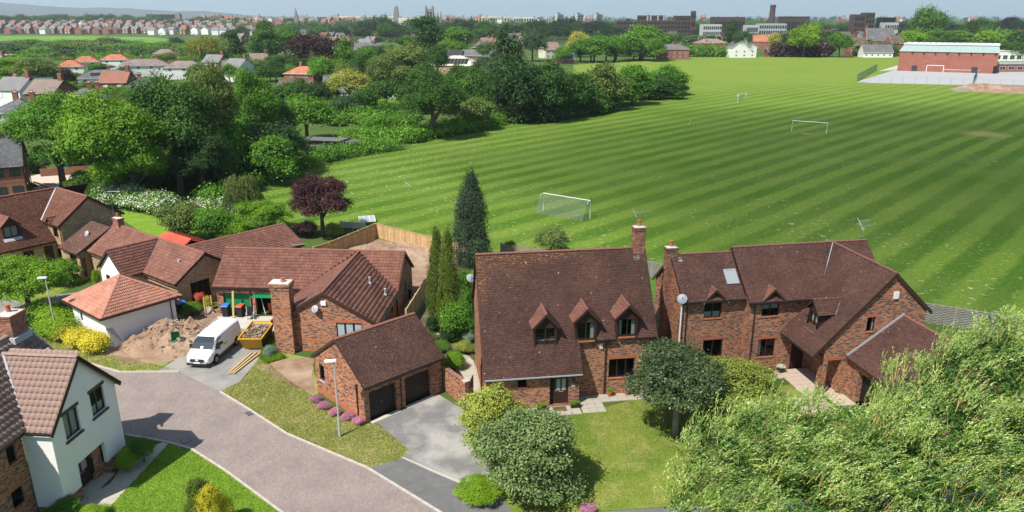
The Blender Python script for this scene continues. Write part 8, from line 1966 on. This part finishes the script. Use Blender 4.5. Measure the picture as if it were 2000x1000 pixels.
for s, lb in ((3.75, 'black trough planter of greenery left of the front door'), (6.05, 'black trough planter of greenery right of the front door')):
    t = thing('planter', lb, 'planter', wl(H8, s, -.35, .05), R(8)); MB().box(-.32, .32, -.14, .14, 0, .28).build('trough', 'black_plastic', t); c = link('plant', crown('bush_2'), t, (0, 0, .2)); c.scale = (.33, .17, .16); c.material_slots[0].link = 'OBJECT'; c.material_slots[0].material = MATS['leaf_lime']
o = MB().box(-.45, .45, -.27, .27, 0, .03).build('doormat', 'soil_dark', None, wl(H8, 4.95, -.45, .055), R(8)); tag(o, 'brown striped doormat on the slabs at the front door', 'doormat')
for u, m_, lb in ((8.75, 'leaf_lime', 'terracotta pot with green plant under the front window'), (10.0, 'petal_pink', 'terracotta pot with pink plant under the front window')):
    t = thing('flower_pot', lb, 'plant pot', wl(H8, u, .85, .04)); MB().lathe([(.13, 0), (.2, .32), (.23, .34), (.23, .4), (.19, .4)], n=12).build('pot', 'terracotta', t); c = link('plant', crown('bush_1'), t, (0, 0, .34)); c.scale = (.24, .24, .14); c.material_slots[0].link = 'OBJECT'; c.material_slots[0].material = MATS[m_]
t = thing('flower_pot', 'black pot of white flowers by the porch of the right hand house', 'plant pot', wl(H9, 7.6, -1.0, .05)); MB().lathe([(.2, 0), (.28, .3), (.26, .36)], n=12).build('pot', 'black_plastic', t); c = link('plant', crown('bush_1'), t, (0, 0, .3)); c.scale = (.32, .32, .16); c.material_slots[0].link = 'OBJECT'; c.material_slots[0].material = MATS['petal_white']
for (x, y, lb) in ((489, 807, 'square iron drain grate at the kerb before the grass verge'), (363, 861, 'square iron drain grate in the shadow of the white house')):
    t = thing('drain_grate', lb, 'drain', at(x, y) + Vector((0, 0, .015)), R(-48)); MB().box(-.28, .28, -.25, .25, 0, .01).build('frame', 'frame_dark', t)
    for i in range(6): MB().box(-.22, .22, -.2 + i * .07, -.165 + i * .07, .011, .02).build('bar', 'metal_grey', t)
# orange and yellow flowers and posts by the buff gable
T('orange_flowers', 'tall orange red flowers by the dark window of the buff gable', 392, 600, 20, 568, 'bush_1', 'petal_red', .3, 'flowers'); T('shrub', 'green shrub with red flowers under the buff gable window', 376, 616, 36, 588, 'bush_2', 'leaf_mid', 0, 'shrub'); T('yellow_flowers', 'yellow flowering plant beside the timber posts', 408, 605, 16, 575, 'bush_3', 'leaf_yellow', 0, 'flowers')
for i, (x, y) in enumerate(((402, 616), (416, 612))):
    tag(MB().box(-.05, .05, -.05, .05, 0, 1.7).build('timber_post', 'pine_timber', None, at(x, y)), ['left one of two timber posts at the corner of the green doored bungalow', 'right one of two timber posts at the corner of the green doored bungalow'][i], 'post')
o = MB().add([(-.6, -.3, .05), (.6, -.3, .05), (.6, .5, .05), (-.6, .5, .05), (-.3, -.1, .55), (.35, 0, .62), (.2, .35, .5), (-.35, .3, .45)], [(0, 1, 5, 4), (1, 2, 6, 5), (2, 3, 7, 6), (3, 0, 4, 7), (4, 5, 6, 7)]).build('sack_pile', 'slab', None, at(405, 612), R(20)); tag(o, 'pale sacks of building material at the top of the drive', 'sacks')
# garden gate of the buff bungalow, patio furniture
o = MB().box(-1.6, 0, -.04, .04, .1, 1.9).box(-1.65, -1.55, -.08, .08, 0, 2.0).box(-.05, .05, -.08, .08, 0, 2.0).build('side_gate', 'door_brown', None, wl(BB, -16.4, -.6, 0), R(-37)); tag(o, 'dark brown timber side gate of the buff bungalow', 'gate')
TBp = at(95, 368)
tb = thing('garden_table', 'dark garden table on the patio under the broad tree', 'table', TBp); MB().box(-.9, .9, -.5, .5, .7, .75).build('table_top', 'frame_dark', tb)
for sx in (-.8, .8):
    for sy in (-.4, .4): MB().box(sx - .03, sx + .03, sy - .03, sy + .03, 0, .7).build('leg', 'frame_dark', tb)
t = thing('rotary_bin', 'turquoise garden composter on the patio at the left', 'composter', at(131, 330)); MB().lathe([(.45, 0), (.4, .6), (.3, 1.1)], n=12).build('body', 'bin_teal' if 'bin_teal' in MATS else mat('bin_teal', (.03, .35, .36), .5)[0], t); MB().lathe([(.32, 1.1), (.25, 1.2)], n=12).build('lid', 'bin_teal', t)
o = MB().box(0, 9, -.1, .1, 0, 1.3).build('garden_wall', 'brick_far', None, at(80, 345), R(24)); tag(o, 'low red brick garden wall behind the patio at the left edge', 'wall')
heap('log_pile', None, 'grey heap of cut branches beside the earth heap by the court', *at(1880, 178)[:2], 4, 2.5, 1.2, 'bark_grey', 22, 26)
# people and posts are absent in this view; white line of a far path across the valley
sheet('path', [(0, 106), (40, 103), (42, 105), (0, 109)], 'slab_pink', .03)
# ============================================================ grass blades on the near lawns
def inpoly(P, poly):
    x, y = P[:, 0], P[:, 1]; c = np.zeros(len(P), bool); n = len(poly)
    for i in range(n):
        (xa, ya), (xb, yb) = poly[i], poly[(i + 1) % n]; m = ((ya > y) != (yb > y)) & (x < (xb - xa) * (y - ya) / (yb - ya + 1e-9) + xa); c ^= m
    return c
def blades(label, px, n, m, h, seed):
    rs = np.random.RandomState(seed); poly = [(at(*q).x, at(*q).y) for q in px]; A = np.array(poly); lo, hi = A.min(0), A.max(0)
    P = rs.uniform(lo, hi, (n * 3, 2)); P = P[inpoly(P, poly)][:n]; k = len(P); a = rs.uniform(0, 6.28, k); hh = h * rs.uniform(.5, 1.4, k); w_ = .022 * rs.uniform(.7, 1.5, k)
    d = np.stack([np.cos(a), np.sin(a), 0 * a], 1) * w_[:, None]; B = np.stack([P[:, 0], P[:, 1], np.full(k, .012)], 1); Tt = B + np.stack([rs.normal(size=k) * .03, rs.normal(size=k) * .03, hh], 1)
    V = np.stack([B - d, B + d, Tt], 1).reshape(-1, 3); o = link('grass', npmesh('grass', V, np.arange(k * 3).reshape(k, 3), m)); tag(o, label, 'grass', kind='stuff')
leafmat('blade_bright', [(.12, .24, .02), (.20, .34, .03), (.30, .40, .06)], bl=.1); leafmat('blade_dry', [(.16, .22, .04), (.28, .30, .08), (.42, .38, .18)], bl=.15)
blades('bright green grass blades of the bottom left lawn', [(374, 879), (440, 922), (548, 1002), (600, 1040), (150, 1030), (205, 1000), (330, 866)], 26000, 'blade_bright', .055, 1)
blades('grass blades of the verge before the double garage', [(430, 766), (470, 745), (510, 697), (560, 740), (612, 775), (722, 828), (737, 826), (798, 878), (780, 898), (718, 913), (560, 846), (478, 793)], 30000, 'blade_dry', .06, 2)
blades('grass blades of the lawn before the dormered house', [(1000, 815), (1095, 812), (1165, 800), (1240, 782), (1400, 792), (1480, 985), (1325, 986), (1010, 1005)], 36000, 'blade_dry', .05, 3)
blades('grass blades of the verge below the clipped hedges', [(42, 645), (100, 615), (210, 690), (300, 712), (345, 722), (235, 724), (130, 694)], 12000, 'blade_dry', .07, 4)
blades('tall rough grass beside the chimney breast', [(505, 700), (535, 650), (545, 690), (560, 700), (520, 712)], 5000, 'blade_bright', .3, 5)
